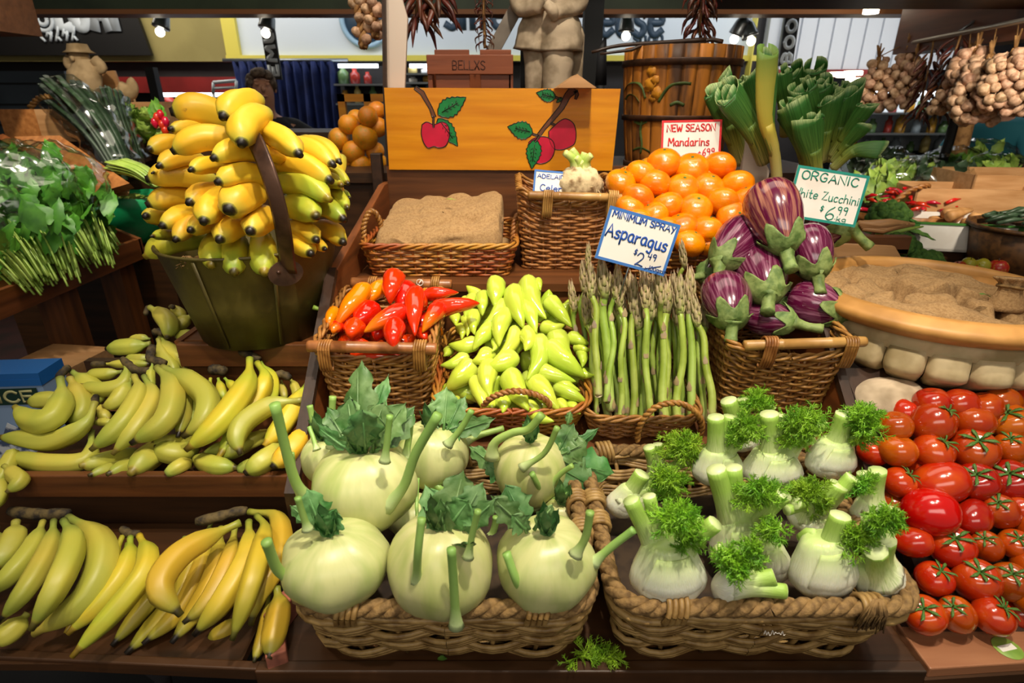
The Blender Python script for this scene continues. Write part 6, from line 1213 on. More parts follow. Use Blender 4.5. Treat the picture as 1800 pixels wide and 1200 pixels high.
# ------------------------------------------------------------ price signs
def sign(label, TL, TRr, BL, Ys, edge, lines, bw=.006, stick=True):
    tl, tr, bl = at(*TL, Ys[0]), at(*TRr, Ys[1]), at(*BL, Ys[2]); x = tr - tl; Wd = x.length; y = tl - bl; T = frame(bl, x, y); Hh = y.dot(T.to_3x3() @ V((0, 1, 0)))
    if (T.to_3x3() @ V((0, 0, 1))).y > 0: print('sign faces away', label)
    t = thing('price_sign', label, 'sign', bl, 'handwritten price signs'); m = MB(); m.box((0, 0, -.0012), (Wd, Hh, 0), T=T); t2 = part(m, 'card', M['card'], t, smooth=False)
    m = MB(); e = bw
    for a, b in (((0, 0), (Wd, e)), ((0, Hh - e), (Wd, Hh)), ((0, e), (e, Hh - e)), ((Wd - e, e), (Wd, Hh - e))): m.box((a[0], a[1], .0002), (b[0], b[1], .0006), T=T)
    part(m, 'coloured_edge', edge, t2, smooth=False); T2 = T @ TR(0, 0, .0008); ink = {}
    for i, (tx, u, v, h, wd, mat, k) in enumerate(lines):
        m = MB()
        if tx == '/line': m.tube([T2 @ V((u * Wd, v * Hh, 0)), T2 @ V((wd * Wd, h * Hh, 0))], [(.0001, .0009)] * 2, n=6, up=T2.to_3x3() @ V((0, 0, 1)))
        else: write(m, tx, T2, u * Wd, v * Hh, h * Hh, wid=wd * Wd if wd else None, r=k, seed=i + len(label), jit=.04)
        part(m, 'lettering', mat, t2)
    if stick: m = MB(); b0 = T @ V((Wd * .5, Hh * .3, -.003)); m.tube([b0, T @ V((Wd * .5, -.05, -.004))], .0014, n=6); part(m, 'pick', M['steel'], t)
    return t
IB, IR, IG = M['ink_blue'], M['ink_red'], M['ink_green']; dk = mk('dark_blue_ink', '#143a80', rough=.5)
sign('blue edged asparagus price sign tilted over the asparagus tips', (1063, 358), (1187, 393), (1045, 453), (.892, .896, .880), M['edge_blue'], [('MINIMUM SPRAY', .07, .82, .12, .88, IB, .0011), ('Asparagus', .05, .46, .235, .86, IB, .0017), ('$', .50, .245, .12, None, dk, .0008), ('2', .555, .07, .25, .11, dk, .0011), ('.', .71, .075, .1, None, dk, .0009), ('49', .70, .23, .12, .12, dk, .0009), ('/line', .70, .04, .17, .92, dk, 0), ('100gms', .765, .045, .085, .24, dk, .0007)], .0045)
sign('green edged white zucchini sign leaning behind the aubergines', (1388, 287), (1514, 307), (1379, 380), (1.10, 1.09, 1.085), mk('teal_edge', '#1f8a7c', rough=.5), [('ORGANIC', .09, .76, .16, .78, IG, .0013), ('White Zucchini', .03, .42, .16, .92, IG, .0010), ('$', .46, .20, .12, None, IG, .0009), ('6', .55, .07, .25, .12, IG, .0012), ('.', .69, .10, .1, None, IG, .001), ('99', .70, .2, .15, .14, IG, .001), ('kg', .72, .07, .09, .13, IG, .0008)], .0048)
sign('red edged new season mandarins sign behind the mandarin heap', (1156, 212), (1262, 210), (1161, 282), (1.33, 1.33, 1.315), mk('red_edge', '#d21f24', rough=.5), [('NEW SEASON', .09, .72, .17, .80, IR, .0016), ('Mandarins', .12, .36, .20, .68, IR, .0015), ('$', .62, .05, .16, None, IR, .001), ('699', .70, .10, .18, .20, IR, .0012)], .0045)
sign('blue edged celeriac sign standing in the tall basket', (925, 296), (1003, 303), (935, 352), (1.225, 1.225, 1.21), M['edge_blue'], [('ADELAIDE', .08, .74, .13, .70, IB, .0010), ('Celeriac', .16, .34, .2, .76, IB, .0012)], .004)
# ------------------------------------------------------------ stone urn with burlap
UC = V((.752, .968, 0)); UR = .222
ut = thing('stone_urn', 'wide carved stone urn bowl with gadrooned underside standing over the tomatoes', 'urn', (UC.x, UC.y, .97))
T = TR(UC.x, UC.y, .024)
m = MB(); m.lathe([(UR - .034, 1.150), (UR - .036, 1.168), (UR - .028, 1.174), (UR - .012, 1.173), (UR - .006, 1.168), (UR, 1.166), (UR + .005, 1.161), (UR + .004, 1.152), (UR - .003, 1.145), (UR - .012, 1.140), (UR - .020, 1.136)], n=96, T=T); part(m, 'rim', M['urn_rim'], ut)
m = MB(); m.lathe([(UR - .036, 1.160), (UR - .045, 1.13), (UR - .09, 1.10), (0.01, 1.09)], n=64, T=T); part(m, 'inner_bowl', M['urn_rim'], ut)
m = MB(); m.lathe([(UR - .020, 1.138), (UR - .017, 1.126), (UR - .020, 1.112)], n=96, T=T); part(m, 'neck_band', M['urn'], ut)
NL = 22
for k in range(NL):
    a0 = 2 * pi * k / NL; m = MB(); rings = []
    for i in range(13):
        f = i / 12; z = 1.118 - .085 * f; R0 = interp([(0, UR - .022), (.4, UR - .016), (.75, UR - .055), (1, UR - .115)], f); b = .019 * sin(pi * min(1, f * .9 + .12)) ** .5; ring = []
        for j in range(11):
            g = j / 10 * 2 - 1; hw = pi / NL * (1 - .05 * f); a = a0 + g * hw * 1.0; r = R0 + b * (1 - g ** 4) ** .6 - .004; ring.append((r * cos(a), r * sin(a), z))
        rings.append(ring)
    m.grid([[(q[0] * .9, q[1] * .9, q[2]) for q in rings[0]]] + rings, False, T=T); part(m, 'gadroon', M['urn'], ut)
m = MB(); m.lathe([(UR - .03, 1.115), (UR - .06, 1.075), (UR - .12, 1.035), (.065, 1.022), (.052, 1.0), (.05, .982), (.07, .968), (.088, .956), (.09, .946), (.0, .946)], n=64, T=T); part(m, 'pedestal', M['urn'], ut)
# pale carved foot seen beneath
m = MB(); q = at(1572, 700, .80); m.ball((q.x, q.y + .01, q.z - .01), (.062, .05, .036), n=28, k=16, mod=lambda a, th: 1 + .05 * noise.noise(V((cos(a) * 2, sin(a) * 2, th)))); tag(m.build('carved_stone', M['stone']), 'pale rounded stone block in the shade under the urn', 'stone')
def urn_cloth():
    m = MB(); rings = []; n = 110
    for k in range(44):
        f = 1 - k / 44 * .99; ring = []
        for j in range(n):
            a = 2 * pi * j / n; R_ = (UR - .040) * (1 + .02 * sin(a * 5)) * f; 
            x, y = R_ * cos(a), R_ * sin(a); q1 = noise.noise(V((x * 7 + 3, y * 9, 1))); q2 = noise.noise(V((x * 20, y * 34 + x * 22, 4))); q3 = abs(noise.noise(V((x * 11 + y * 6, y * 16 - x * 8, 8))))
            z = 1.176 + .012 * (1 - f) + .026 * q1 + .012 * q2 - .036 * (1 - min(1, q3 * 7)) * min(1, (1 - f) * 5)
            # gathered folds near the rear, left
            dx, dy = x + .06, y - .06; g = math.exp(-(dx * dx + dy * dy) / .0040); z += g * (.010 * sin(60 * (x * .8 - y) + 6 * q1) + .006)
            ring.append(V((UC.x + x, UC.y + y, z)))
        rings.append(ring)
    m.grid(rings, True); t = m.build('burlap_cloth', M['burlap']); tag(t, 'rumpled tan burlap spread in the stone urn with a gathered knot', 'cloth')
    # gathered corner
    c = at(1772, 524, .925); m = MB(); e = at(1782, 488, .93)
    m.tube(smooth([c + V((0, 0, -.02)), c.lerp(e, .5), e], 5), [(.032, .024), (.030, .022), (.026, .018), (.022, .015), (.019, .013), (.018, .012), (.018, .012), (.020, .013), (.023, .015), (.026, .018), (.028, .02)], n=36, cross=lambda a, s_: 1 + .16 * cos(9 * a) * s_); part(m, 'gathered_knot', M['burlap'], t)
    m = MB(); L1 = c.lerp(e, .62); m.tube([L1 + V((.021 * cos(a), .016 * sin(a), .002 * sin(2 * a))) for a in [i * pi / 8 for i in range(17)]], .0025, n=6, caps=False); part(m, 'tie_string', M['rope'], t)
    m = MB()
    q = at(1712, 553, .90); q.z = 1.203; leaf(m, q, (1, .1, .05), (0, 0, 1), .02, .005, lobes=1, deep=0, nu=6, nv=4); o = m.build('fallen_leaf', M['calyx_green']); tag(o, 'tiny green leaf dropped on the burlap in the urn', 'leaf')
urn_cloth()
# ------------------------------------------------------------ barrel
Bc = at(1180, 285, 1.70); Bc.z = 1.326; bt2 = thing('wooden_barrel', 'old painted wooden barrel with iron hoops and a flower motif', 'barrel', Bc)
TBr = TR(*Bc); M['barrel'] = mk('worn_barrel_wood', '#b8701e', '#46280f', ns=2.2, nc=(.42, .60), rough=.6, stretch=(9, 9, 1.6), bump=.6, bs=3, detail=8, dist=.5)
NS = 26; RB = lambda z: interp([(0, .128), (.1, .140), (.22, .150), (.31, .152)], z)
for k in range(NS):
    a0 = 2 * pi * k / NS; m = MB(); hw = pi / NS * 1.0; rings = []
    for i in range(8):
        z = .30 * i / 7; r = RB(z); ring = [((r + .002 * (1 - g * g)) * cos(a0 + g * hw), (r + .002 * (1 - g * g)) * sin(a0 + g * hw), z) for g in (-1, -.5, 0, .5, 1)] + [((r - .014) * cos(a0 + g * hw), (r - .014) * sin(a0 + g * hw), z) for g in (1, -1)]
        rings.append(ring)
    m.grid(rings, True, None, 0, True, True, T=TBr); part(m, 'stave', M['barrel'], bt2)
for z, wd in ((.268, .014), (.135, .012), (.014, .018)):
    m = MB(); m.lathe([(RB(z) + .001, z - wd), (RB(z) + .006, z - wd), (RB(z) + .007, z), (RB(z) + .0065, z + .002), (RB(z) + .001, z + .002)], n=60, T=TBr); part(m, 'hoop', mk('rusty_hoop', '#5a3a26', '#3a261a', ns=30, rough=.5, metal=.4), bt2)
m = MB(); m.lathe([(.135, .27), (.0, .275)], n=40, T=TBr); part(m, 'lid', M['dark_x'], bt2)
def onbar(px, py, lift=.0032):
    d = ray(px, py); o = CAM - Bc
    r = .150
    for _ in range(4):
        A = d.x ** 2 + d.y ** 2; B = 2 * (o.x * d.x + o.y * d.y); C_ = o.x ** 2 + o.y ** 2 - (r + lift) ** 2; s_ = (-B - sqrt(max(0, B * B - 4 * A * C_))) / (2 * A); p = CAM + d * s_; r = RB(p.z - Bc.z)
    return p
cZ = lambda x, y: (880 + x / 4, y / 4)
m = MB()
for x, y, r in ((1060, 500, 36), (1050, 590, 44), (1095, 650, 40), (1065, 690, 26), (1085, 560, 30), (1030, 620, 26)):
    p = onbar(*cZ(x, y)); R = r / 4 * dep(p) / 1000; nn = (p - Bc); nn.z = 0; nn.normalize(); TT_ = frame(p, V((0, 0, 1)).cross(nn), (0, 0, 1)); m.lathe([(0, .0006), (R, .0004), (R * 1.02, -.002)], n=14, T=TT_, mod=lambda a, rr, zz, f: (rr * (1 + .14 * sin(5 * a + x)), zz))
part(m, 'painted_flower', mk('faded_yellow_paint', '#d9901a', '#b8761c', ns=60, rough=.6), bt2)
m = MB()
for pts in ([(1020, 690), (1000, 620), (960, 580), (900, 590), (870, 640)], [(1110, 720), (1150, 650), (1200, 600), (1280, 585), (1340, 590)], [(880, 700), (910, 665), (950, 680), (975, 720)], [(1000, 840), (985, 920), (995, 1010), (985, 1080)], [(940, 850), (985, 870), (1030, 850)], [(1190, 740), (1240, 720), (1290, 740)], [(930, 1060), (985, 1040), (1050, 1070)]):
    q = smooth([onbar(*cZ(*c), .0028) for c in pts], 4); m.tube(q, [(.0005, .0045)] * len(q), n=6, up=(0, -1, 0))
part(m, 'painted_leaf', mk('faded_green_paint', '#4d5f22', '#3d4a1c', ns=50, rough=.6), bt2)
t = thing('driftwood', 'dark weathered sticks lying across the barrel top', 'branch', Bc + V((0, 0, .3)))
for pts, r in (([(1040, 92), (1090, 80), (1180, 74), (1240, 70)], .006), ([(1055, 95), (1110, 88), (1200, 80)], .005), ([(1225, 76), (1250, 70), (1270, 74)], .006), ([(1180, 72), (1185, 90), (1240, 74)], .005)):
    m = MB(); q = smooth([at(x, y, 1.62) for x, y in pts], 4); q = [V((p.x, p.y, max(p.z, Bc.z + .303 if p.x > Bc.x - .15 else p.z))) for p in q]; m.tube(q, [r * lerp(.6, 1.1, i / len(q)) for i in range(len(q))], n=7); part(m, 'stick', M['dark_y'], t)
# blade-like dark slats left of the barrel
m = MB(); a = at(1052, 65, 1.9); m.tube([at(1056, 150, 1.9), at(1058, 90, 1.9), at(1064, 66, 1.9)], [(.006, .02), (.006, .016), (.004, .004)], n=6, up=(0, 1, 0)); q = at(1056, 150, 1.9); m.tube([V((q.x, 1.9, 1.325)), q], .012, n=6); tag(m.build('tool_blade', M['charcoal']), 'dark curved tool blade upright between statue and barrel', 'tool')
# ------------------------------------------------------------ slatted crate
ck = thing('slatted_crate', 'small reddish slatted wooden crate with burnt lettering behind the painted board', 'crate', (0, 1.62, 1.325)); Yc = 1.60; a = at(752, 152, Yc); c = at(902, 96, Yc); a.z = 1.325
W_ = M['crate_red'] = woodmat('red_brown_crate_wood', '#8e4a26', '#6b3318', 'x')
def bx(lo, hi, name='slat', mat=None):
    m = MB(); m.box(lo, hi); part(m, name, mat or W_, ck, smooth=False, bevel=.0015)
bx((a.x, Yc, c.z - .045), (c.x, Yc + .008, c.z)); bx((a.x + .02, Yc + .008, a.z), (a.x + .108, Yc + .014, c.z + .012)); bx((a.x + .135, Yc + .008, a.z), (c.x - .005, Yc + .014, c.z + .012)); bx((a.x, Yc, a.z), (c.x, Yc + .008, a.z + .04))
bx((a.x, Yc + .008, a.z), (a.x + .012, Yc + .15, c.z - .01)); bx((c.x - .012, Yc + .008, a.z), (c.x, Yc + .15, c.z - .01)); bx((a.x, Yc + .15, a.z), (c.x, Yc + .158, c.z - .01)); bx((a.x, Yc + .01, a.z), (c.x, Yc + .15, a.z + .008), 'base')
m = MB(); T = frame((lerp(a.x, c.x, .3), Yc - .0006, c.z - .034), (1, 0, 0), (0, 0, 1)); write(m, 'BELLXS', T, 0, 0, .020, wid=.082, r=.0016, jit=.03); part(m, 'lettering', mk('burnt_mark', '#4a2210', rough=.8), ck)
# leaning grey plank behind
m = MB(); p0, p1 = at(868, 94, 1.78), at(925, -10, 1.78); p0 = p0 + (p0 - p1) * .65; dv = p1 - p0; T = frame(p0, dv, (0, 1, 0)); m.box((0, 0, -.012), (dv.length * 1.2, .02, .024), T=T); tag(m.build('plank', mk('grey_plank', '#8c8074', '#6d6257', ns=10, rough=.7), smooth=False), 'grey timber plank leaning behind the slatted crate and statue', 'plank')
m = MB(); p = at(960, 150, 1.93); m.box((p.x - .08, 1.93, 1.325), (p.x + .10, 1.95, 1.66)); tag(m.build('backing_board', M['black'], smooth=False), 'black backing board standing behind the stone statue', 'board')
# ------------------------------------------------------------ statue of a child in breeches (half seen)
Ys = 1.78
def S(px, py, Y=Ys): return at(px, py, Y)
stt = thing('statue', 'weathered stone statue of a standing child in short breeches', 'statue', V((S(968, 150).x, Ys, 1.325)))
def limb(mb, pts, rad, n=18, wob=.05, sq=.85): 
    q = resample(smooth(pts, 6), 22); mb.tube(q, [(r * sq, r) for r in [interp([(i / (len(rad) - 1), v) for i, v in enumerate(rad)], k / 21) for k in range(22)]], n=n, up=(0, -1, 0), cross=lambda a, s_: 1 + wob * noise.noise(V((cos(a) * 2, sin(a) * 2, s_ * 6))) + wob * .35 * cos(7 * a + s_ * 3))
fl_ = 1.325
m = MB(); limb(m, [V((S(938, 150).x, Ys, fl_)), S(942, 135), S(942, 98), S(940, 80)], [.022, .024, .031, .036], wob=.03); limb(m, [V((S(975, 150).x, Ys - .03, fl_)), S(978, 140, Ys - .03), S(982, 110, Ys - .03), S(978, 80, Ys - .02)], [.030, .034, .040, .044], wob=.03); part(m, 'legs', M['stone'], stt)
m = MB(); limb(m, [S(938, 90), S(942, 60), S(955, 10)], [.055, .050, .046], wob=.09); limb(m, [S(985, 90, Ys - .02), S(985, 60, Ys - .02), S(975, 10, Ys - .01)], [.062, .056, .048], wob=.09); part(m, 'breeches', M['stone'], stt)
m = MB(); tp = [S(965, 15), S(965, -40), V((S(965, 0).x, Ys, 1.92)), V((S(965, 0).x, Ys, 2.0))]; limb(m, tp, [.085, .082, .075, .035], wob=.04, sq=.6); h = V((S(965, 0).x, Ys - .01, 2.075)); m.ball(h, (.055, .06, .07), n=20, k=14); m.ball(h + V((0, -.06, -.005)), (.009, .012, .012), n=8, k=6)
for sx in (-1, 1): m.ball(h + V((sx * .02, -.053, .012)), (.008, .006, .006), n=8, k=6); m.ball(h + V((sx * .056, 0, 0)), (.008, .014, .018), n=8, k=6)
m.ball(h + V((0, -.054, -.03)), (.018, .006, .005), n=8, k=6); part(m, 'torso', M['stone'], stt)
m = MB(); limb(m, [V((S(930, 0).x, Ys, 1.90)), V((S(915, 0).x, Ys - .02, 1.80)), S(915, 10, Ys - .03), S(950, 8, Ys - .07)], [.03, .028, .026, .022], wob=.03); limb(m, [V((S(1000, 0).x, Ys, 1.90)), S(1018, -20, Ys), S(1010, 10, Ys - .03), S(975, 20, Ys - .07)], [.03, .03, .028, .02], wob=.03); part(m, 'arms', M['stone'], stt)
m = MB(); limb(m, [S(960, 6, Ys - .075), S(972, 20, Ys - .08), S(975, 34, Ys - .07)], [.012, .016, .010], wob=.1); part(m, 'sash', M['stone'], stt)
m = MB(); a = S(1000, 150); c = S(1026, 40); q = [(a.x - .02, 1.325), (c.x, 1.325), (c.x + .004, c.z - .03), (c.x - .012, c.z + .01), (a.x - .01, c.z - .01)]; m.prism(q, -.035, .04, T=Matrix(((1, 0, 0, 0), (0, 0, -1, Ys + .03), (0, 1, 0, 0), (0, 0, 0, 1)))); part(m, 'tree_stump', M['stone'], stt, bevel=.008)
m = MB(); q = S(1012, 70, Ys - .015); m.ball(q, (.022, .012, .028), n=14, k=10); part(m, 'flask', M['stone'], stt)
m = MB(); m.box((S(915, 150).x, Ys - .07, 1.325), (S(1026, 150).x, Ys + .09, 1.335)); part(m, 'base', M['stone'], stt, smooth=False)
# ------------------------------------------------------------ dried garlic, chilli and seed strings
def hang(name, label, cat, top, kids, mat, group):
    t = thing(name, label, cat, top, group); return t
garlic_me = []
for k in range(2):
    m = MB(); m.lathe([(.004, -.42), (.3, -.40), (.47, -.22), (.5, 0), (.42, .22), (.22, .40), (.10, .58), (.07, .8)], n=16, mod=lambda a, r, z, f: (r * (1 + .09 * cos(6 * a) * (1 - f)), z)); o = m.build('garlic_bulb', M['garlic'], origin=(0, 0, 0)); garlic_me.append(o.data); bpy.data.objects.remove(o)
def garlic_string(label, top, path, n, r, wdt, seed, group='garlic strings', big=False):
    """path: points down the plait"""
    t = thing('garlic_string', label, 'garlic', top, group); rnd = random.Random(seed); q = resample(smooth(path, 6), 20); m = MB(); m.tube([V(top)] + q[:1], .0025, n=5)
    for k in range(3): m.tube([p + V((.007 * sin(i * .9 + k * 2.1), .006 * cos(i * .9 + k * 2.1), 0)) for i, p in enumerate(q)], .006, n=6)
    for k in range(5): m.tube([q[0], q[0] + V((rnd.uniform(-.02, .02), rnd.uniform(-.01, .01), .03 + rnd.uniform(0, .03)))], [.006, .003], n=5)
    part(m, 'plait', M['straw'], t)
    for i in range(n):
        f = .12 + .88 * (i + .5) / n; p = q[min(int(f * 19), 19)]; a = i * 2.4; ww = wdt * interp([(0, .4), (.3, .8), (.7, 1), (1, .75)], f)
        o = bpy.data.objects.new('garlic_bulb', garlic_me[i % 2]); COL.objects.link(o); o.parent = t; s_ = r * 2 * rnd.uniform(.8, 1.15); o.location = p + V((cos(a) * ww, sin(a) * ww * .8, rnd.uniform(-.008, .008))) - V(top); o.scale = (s_,) * 3; o.rotation_euler = (V((-cos(a), -sin(a), .9))).to_track_quat('Z', 'Y').to_euler()
    return t
def chilli_string(label, top, path, n, L, wdt, seed, mat='chilli_dry', name='chilli_string', cat='dried chillies', kid='dried_chilli'):
    t = thing(name, label, cat, top, 'dried strings'); rnd = random.Random(seed); q = resample(smooth(path, 6), 20); m = MB(); m.tube([V(top)] + q, .004, n=5); part(m, 'cord', M['straw'], t)
    for i in range(n):
        f = (i + .5) / n; p = q[min(int(f * 19), 19)]; a = i * 2.4; d = V((cos(a) * .8, sin(a) * .6, -1.1 + rnd.uniform(-.3, .3))).normalized(); w_ = wdt * rnd.uniform(.6, 1.1); b = p + V((cos(a), sin(a), 0)) * w_ * .35; e = b + d * L * rnd.uniform(.7, 1.15); mid = (b + e) / 2 + V((cos(a) * .01, sin(a) * .01, rnd.uniform(-.01, .01)))
        m = MB(); pp = smooth([b, mid, e], 4); r = L * .085; m.tube(pp, [r * interp([(0, .4), (.2, 1), (.6, .8), (1, .1)], k / 8) for k in range(9)], n=7, cross=lambda a_, s_: 1 + .18 * noise.noise(V((cos(a_) * 2 + i, sin(a_) * 2, s_ * 5)))); part(m, kid, M[mat], t)
    return t
# rail over the stand (just out of sight) that carries the front strings
m = MB(); m.tube([V((-.62, 1.72, 1.86)), V((.9, 1.72, 1.86))], .008, n=8)
for x in (-.62, .9): m.tube([V((x, 1.72, 1.86)), V((x, 1.72, 2.3))], .006, n=6)
rail = thing('hanging_rail', 'thin metal rail over the stand holding the dried strings', 'rail', (0, 1.72, 1.86)); part(m, 'rod', M['steel'], rail)
Yh = 1.72
def H(px, py, Y=Yh): return at(px, py, Y)
def top_of(px): return V((H(px, 5).x, Yh, 1.852))
garlic_string('thin garlic plait hanging beside the cream board, bulb at knee height', top_of(628), [H(625, -20), H(628, 10), H(634, 40), H(640, 85)], 7, .015, .014, 1)
garlic_string('garlic plait touching the cream board edge', top_of(655), [H(655, -25), H(655, 10), H(657, 40), H(660, 66)], 12, .015, .020, 2)
chilli_string('dried brown chillies hanging in a bunch beside the cream board', top_of(733), [H(738, -30), H(735, -5), H(733, 20), H(735, 40)], 18, .085, .03, 3)
chilli_string('small dried chilli bunch with two curling tails', top_of(772), [H(770, -30), H(770, -10), H(768, 15)], 9, .09, .025, 4)
chilli_string('dark seed pod string hanging behind the slatted crate', V((H(850, 5, 1.70).x, Yh, 1.852)), [H(850, -30), H(850, 10), H(851, 45), H(852, 85)], 46, .028, .02, 5, name='seed_string', cat='dried string', kid='seed_pod')
chilli_string('thick dried chilli string hanging over the barrel', V((H(1235, 5).x, Yh, 1.852)), [H(1238, -40), H(1236, -10), H(1232, 25), H(1230, 62)], 46, .055, .04, 6)
# ------------------------------------------------------------ right stall: rail with garlic
def RW(px, py, Y): return at(px, py, Y)
r0, r1 = at(1590, 78, 3.02), at(1812, 33, 2.12); r0.z = r1.z = (r0.z + r1.z) / 2; t = thing('garlic_rail', 'pale metal rail under the brown fascia carrying the garlic strings', 'rail', r0); m = MB(); m.tube([r0, r1, r1 + (r1 - r0) * .2], .009, n=8); 
part(m, 'rod', mk('pale_metal', '#b8aea0', rough=.4, metal=.5), t)
m = MB()
for f in (.05, .5, .95): q = r0.lerp(r1, f); m.tube([q, V((1.84, q.y, q.z + .05))], .006, n=6)
part(m, 'bracket', M['steel'], t)
def rail_at(px):
    best = min((i / 60 for i in range(73)), key=lambda f: abs(proj(r0.lerp(r1, f))[0] - px)); return r0.lerp(r1, best)
def RS(label, px, pts, n, r, wdt, seed, kind='g'):
    tp = rail_at(px); Y = tp.y; path = [at(x, y, Y) for x, y in pts]
    if kind == 'g': return garlic_string(label, tp, path, n, r, wdt, seed, 'garlic strings on the rail')
    return chilli_string(label, tp, path, n, .075, .055, seed)
RS('garlic string farthest along the rail by the fascia end', 1545, [(1545, 100), (1545, 130), (1535, 160), (1522, 185)], 26, 0.022, 0.050, 11)
RS('garlic string second from the fascia end', 1600, [(1598, 80), (1590, 120), (1570, 160), (1548, 195)], 34, 0.022, 0.045, 12)
RS('garlic string third from the fascia end, pinkish bulbs', 1618, [(1612, 100), (1605, 135), (1590, 165), (1570, 190)], 34, 0.020, 0.045, 13)
RS('dark dried chilli string between the garlic strings', 1640, [(1640, 80), (1630, 130), (1622, 170), (1612, 210)], 40, .03, .05, 14, 'c')
RS('second dried chilli string with hanging tails', 1690, [(1688, 65), (1672, 110), (1650, 160), (1640, 200)], 40, .03, .05, 15, 'c')
RS('slim garlic string with a lit bulb cluster at its foot', 1706, [(1702, 100), (1690, 130), (1670, 165), (1645, 200)], 38, 0.019, 0.035, 16)
RS('big bushy garlic string with pale tied stems', 1727, [(1718, 85), (1708, 115), (1700, 150)], 41, 0.022, 0.062, 17)
RS('largest garlic string in the middle of the rail', 1752, [(1742, 95), (1728, 140), (1712, 180), (1715, 215)], 76, 0.021, 0.075, 18)
RS('garlic string nearest the aisle with tied stem ends', 1790, [(1785, 85), (1775, 120), (1762, 160), (1765, 200)], 64, 0.020, 0.070, 19)
RS('garlic string cut by the frame edge with dark bulbs', 1812, [(1812, 85), (1808, 130), (1800, 180)], 49, 0.020, 0.060, 20)
# ------------------------------------------------------------ right stall table and produce
rt = thing('stall_table', 'dark timber table of the garlic stall behind the urn', 'table', (2.0, 2.4, 0)); m = MB(); m.box((1.0, 1.55, .80), (3.2, 3.2, .84)); part(m, 'table_top', M['dark_x'], rt, smooth=False); 
m = MB(); m.box((1.3, 2.08, .84), (3.2, 3.2, 1.08)); part(m, 'step', M['dark_x'], rt, smooth=False)
for x, y in ((1.05, 1.6), (3.1, 1.6), (1.05, 3.15), (3.1, 3.15)): m = MB(); m.box((x - .03, y - .03, 0), (x + .03, y + .03, .8)); part(m, 'leg', M['dark_y'], rt, smooth=False)
cR = lambda x, y: (1480 + x / 3.528, 180 + y / 3.529)
def R(x, y, Y): return at(*cR(x, y), Y)
def broc(label, c, w, Y, seed):
    P = R(*c, Y); r = w / 3.528 * dep(P) / 2000; t = thing('broccoli', label, 'broccoli', P, 'broccoli heads by the urn'); rnd = random.Random(seed); m = MB()
    for k in range(60):
        z = rnd.uniform(-.25, 1); a = k * 2.4; q = sqrt(1 - z * z); d = V((cos(a) * q, sin(a) * q, z * .8)); m.ball(P + d * r * .8, r * rnd.uniform(.22, .32), n=10, k=6, mod=lambda a_, th: 1 + .18 * noise.noise(V((a_ * 3 + k, th * 4, k))))
    part(m, 'floret', M['broccoli'], t, label=None); m = MB(); m.tube([P + V((0, .01, -r * .2)), P + V((.02, .02, -r * 1.4))], [r * .5, r * .34], n=10); part(m, 'stalk', M['stems'], t)
    for k in range(4): m = MB(); a = -2.6 + k * .8; leaf(m, P + V((cos(a) * r * .8, sin(a) * r * .8, -r * .5)), (cos(a), sin(a) * .7, .1), (0, 0, 1), r * 1.5, r * .5, lobes=2, seed=seed + k); part(m, 'leaf', M['broccoli'], t)
m = MB(); m.box((1.02, 1.57, .84), (1.17, 1.95, .985)); tag(m.build('broccoli_crate', M['dark_x'], smooth=False), 'dark low crate under the broccoli heads', 'crate')
broc('large broccoli head topmost beside the zucchini sign', (285, 715), 240, 1.90, 1); broc('pale broccoli head with leaves below the topmost one', (350, 910), 230, 1.72, 2); broc('dark broccoli head touching the urn rim by the apples', (520, 1000), 200, 1.66, 3); broc('broccoli head half hidden behind the urn rim', (270, 1000), 150, 1.62, 4)
m = MB(); m.tube([R(210, 870, 1.80), R(330, 800, 1.78), R(500, 770, 1.78)], [(.008, .02), (.01, .03), (.003, .006)], n=8); tag(m.build('cabbage_leaf', M['lettuce']), 'long pale broccoli leaf lying between two broccoli heads', 'leaf')
def crate_open(name, label, P, w, d, h, mat, T=None, rz=0, trim=None):
    t = thing(name, label, 'box', P); T = TR(*P) @ RZ(rz)
    for nm, lo, hi in (('base', (0, 0, 0), (w, d, .008)), ('front_panel', (0, 0, 0), (w, .008, h)), ('rear_panel', (0, d - .008, 0), (w, d, h)), ('end_panel', (0, 0, 0), (.008, d, h)), ('end_panel', (w - .008, 0, 0), (w, d, h))):
        m = MB(); m.box(lo, hi, T=T); part(m, nm, mat, t, smooth=False)
    if trim:
        m = MB(); m.box((w - .012, -.003, 0), (w + .003, .014, h + .004), T=T); m.box((-.004, -.003, h - .012), (.014, d, h + .004), T=T); m.box((0, -.003, h - .0), (w, .010, h + .006), T=T); part(m, 'edge_trim', trim, t, smooth=False)
    return t, T
P = R(425, 860, 1.85); P.z = 1.045; pxb, T_ = crate_open('produce_box', 'white and green printed carton holding parsnips', P, .30, .26, .085, M['card'], rz=-14, trim=mk('green_print', '#3e7a2c', rough=.6)); rnd = random.Random(2)
m = MB(); m.box((1.18, 1.835, .84), (1.56, 2.075, 1.043)); tag(m.build('packing_case', M['dark_x'], smooth=False), 'dark packing case under the parsnip carton', 'box')
M['parsnip'] = mk('parsnip_skin', '#c9955c', '#a8743e', ns=20, rough=.6)
for i in range(16):
    b = T_ @ V((rnd.uniform(.03, .27), rnd.uniform(.03, .22), .03 + .03 * (i // 6))); a = rnd.uniform(-.5, 1.2); e = b + V((cos(a) * .10, sin(a) * .06, rnd.uniform(-.005, .02))); m = MB(); m.tube([b, b.lerp(e, .08), b.lerp(e, .5), e], [.014, .019, .014, .004], n=9); tag(m.build('parsnip', M['parsnip']), f'parsnip in the white and green carton, {ORD[i+1]} in the jumbled heap', 'parsnip', 'parsnips in the carton')
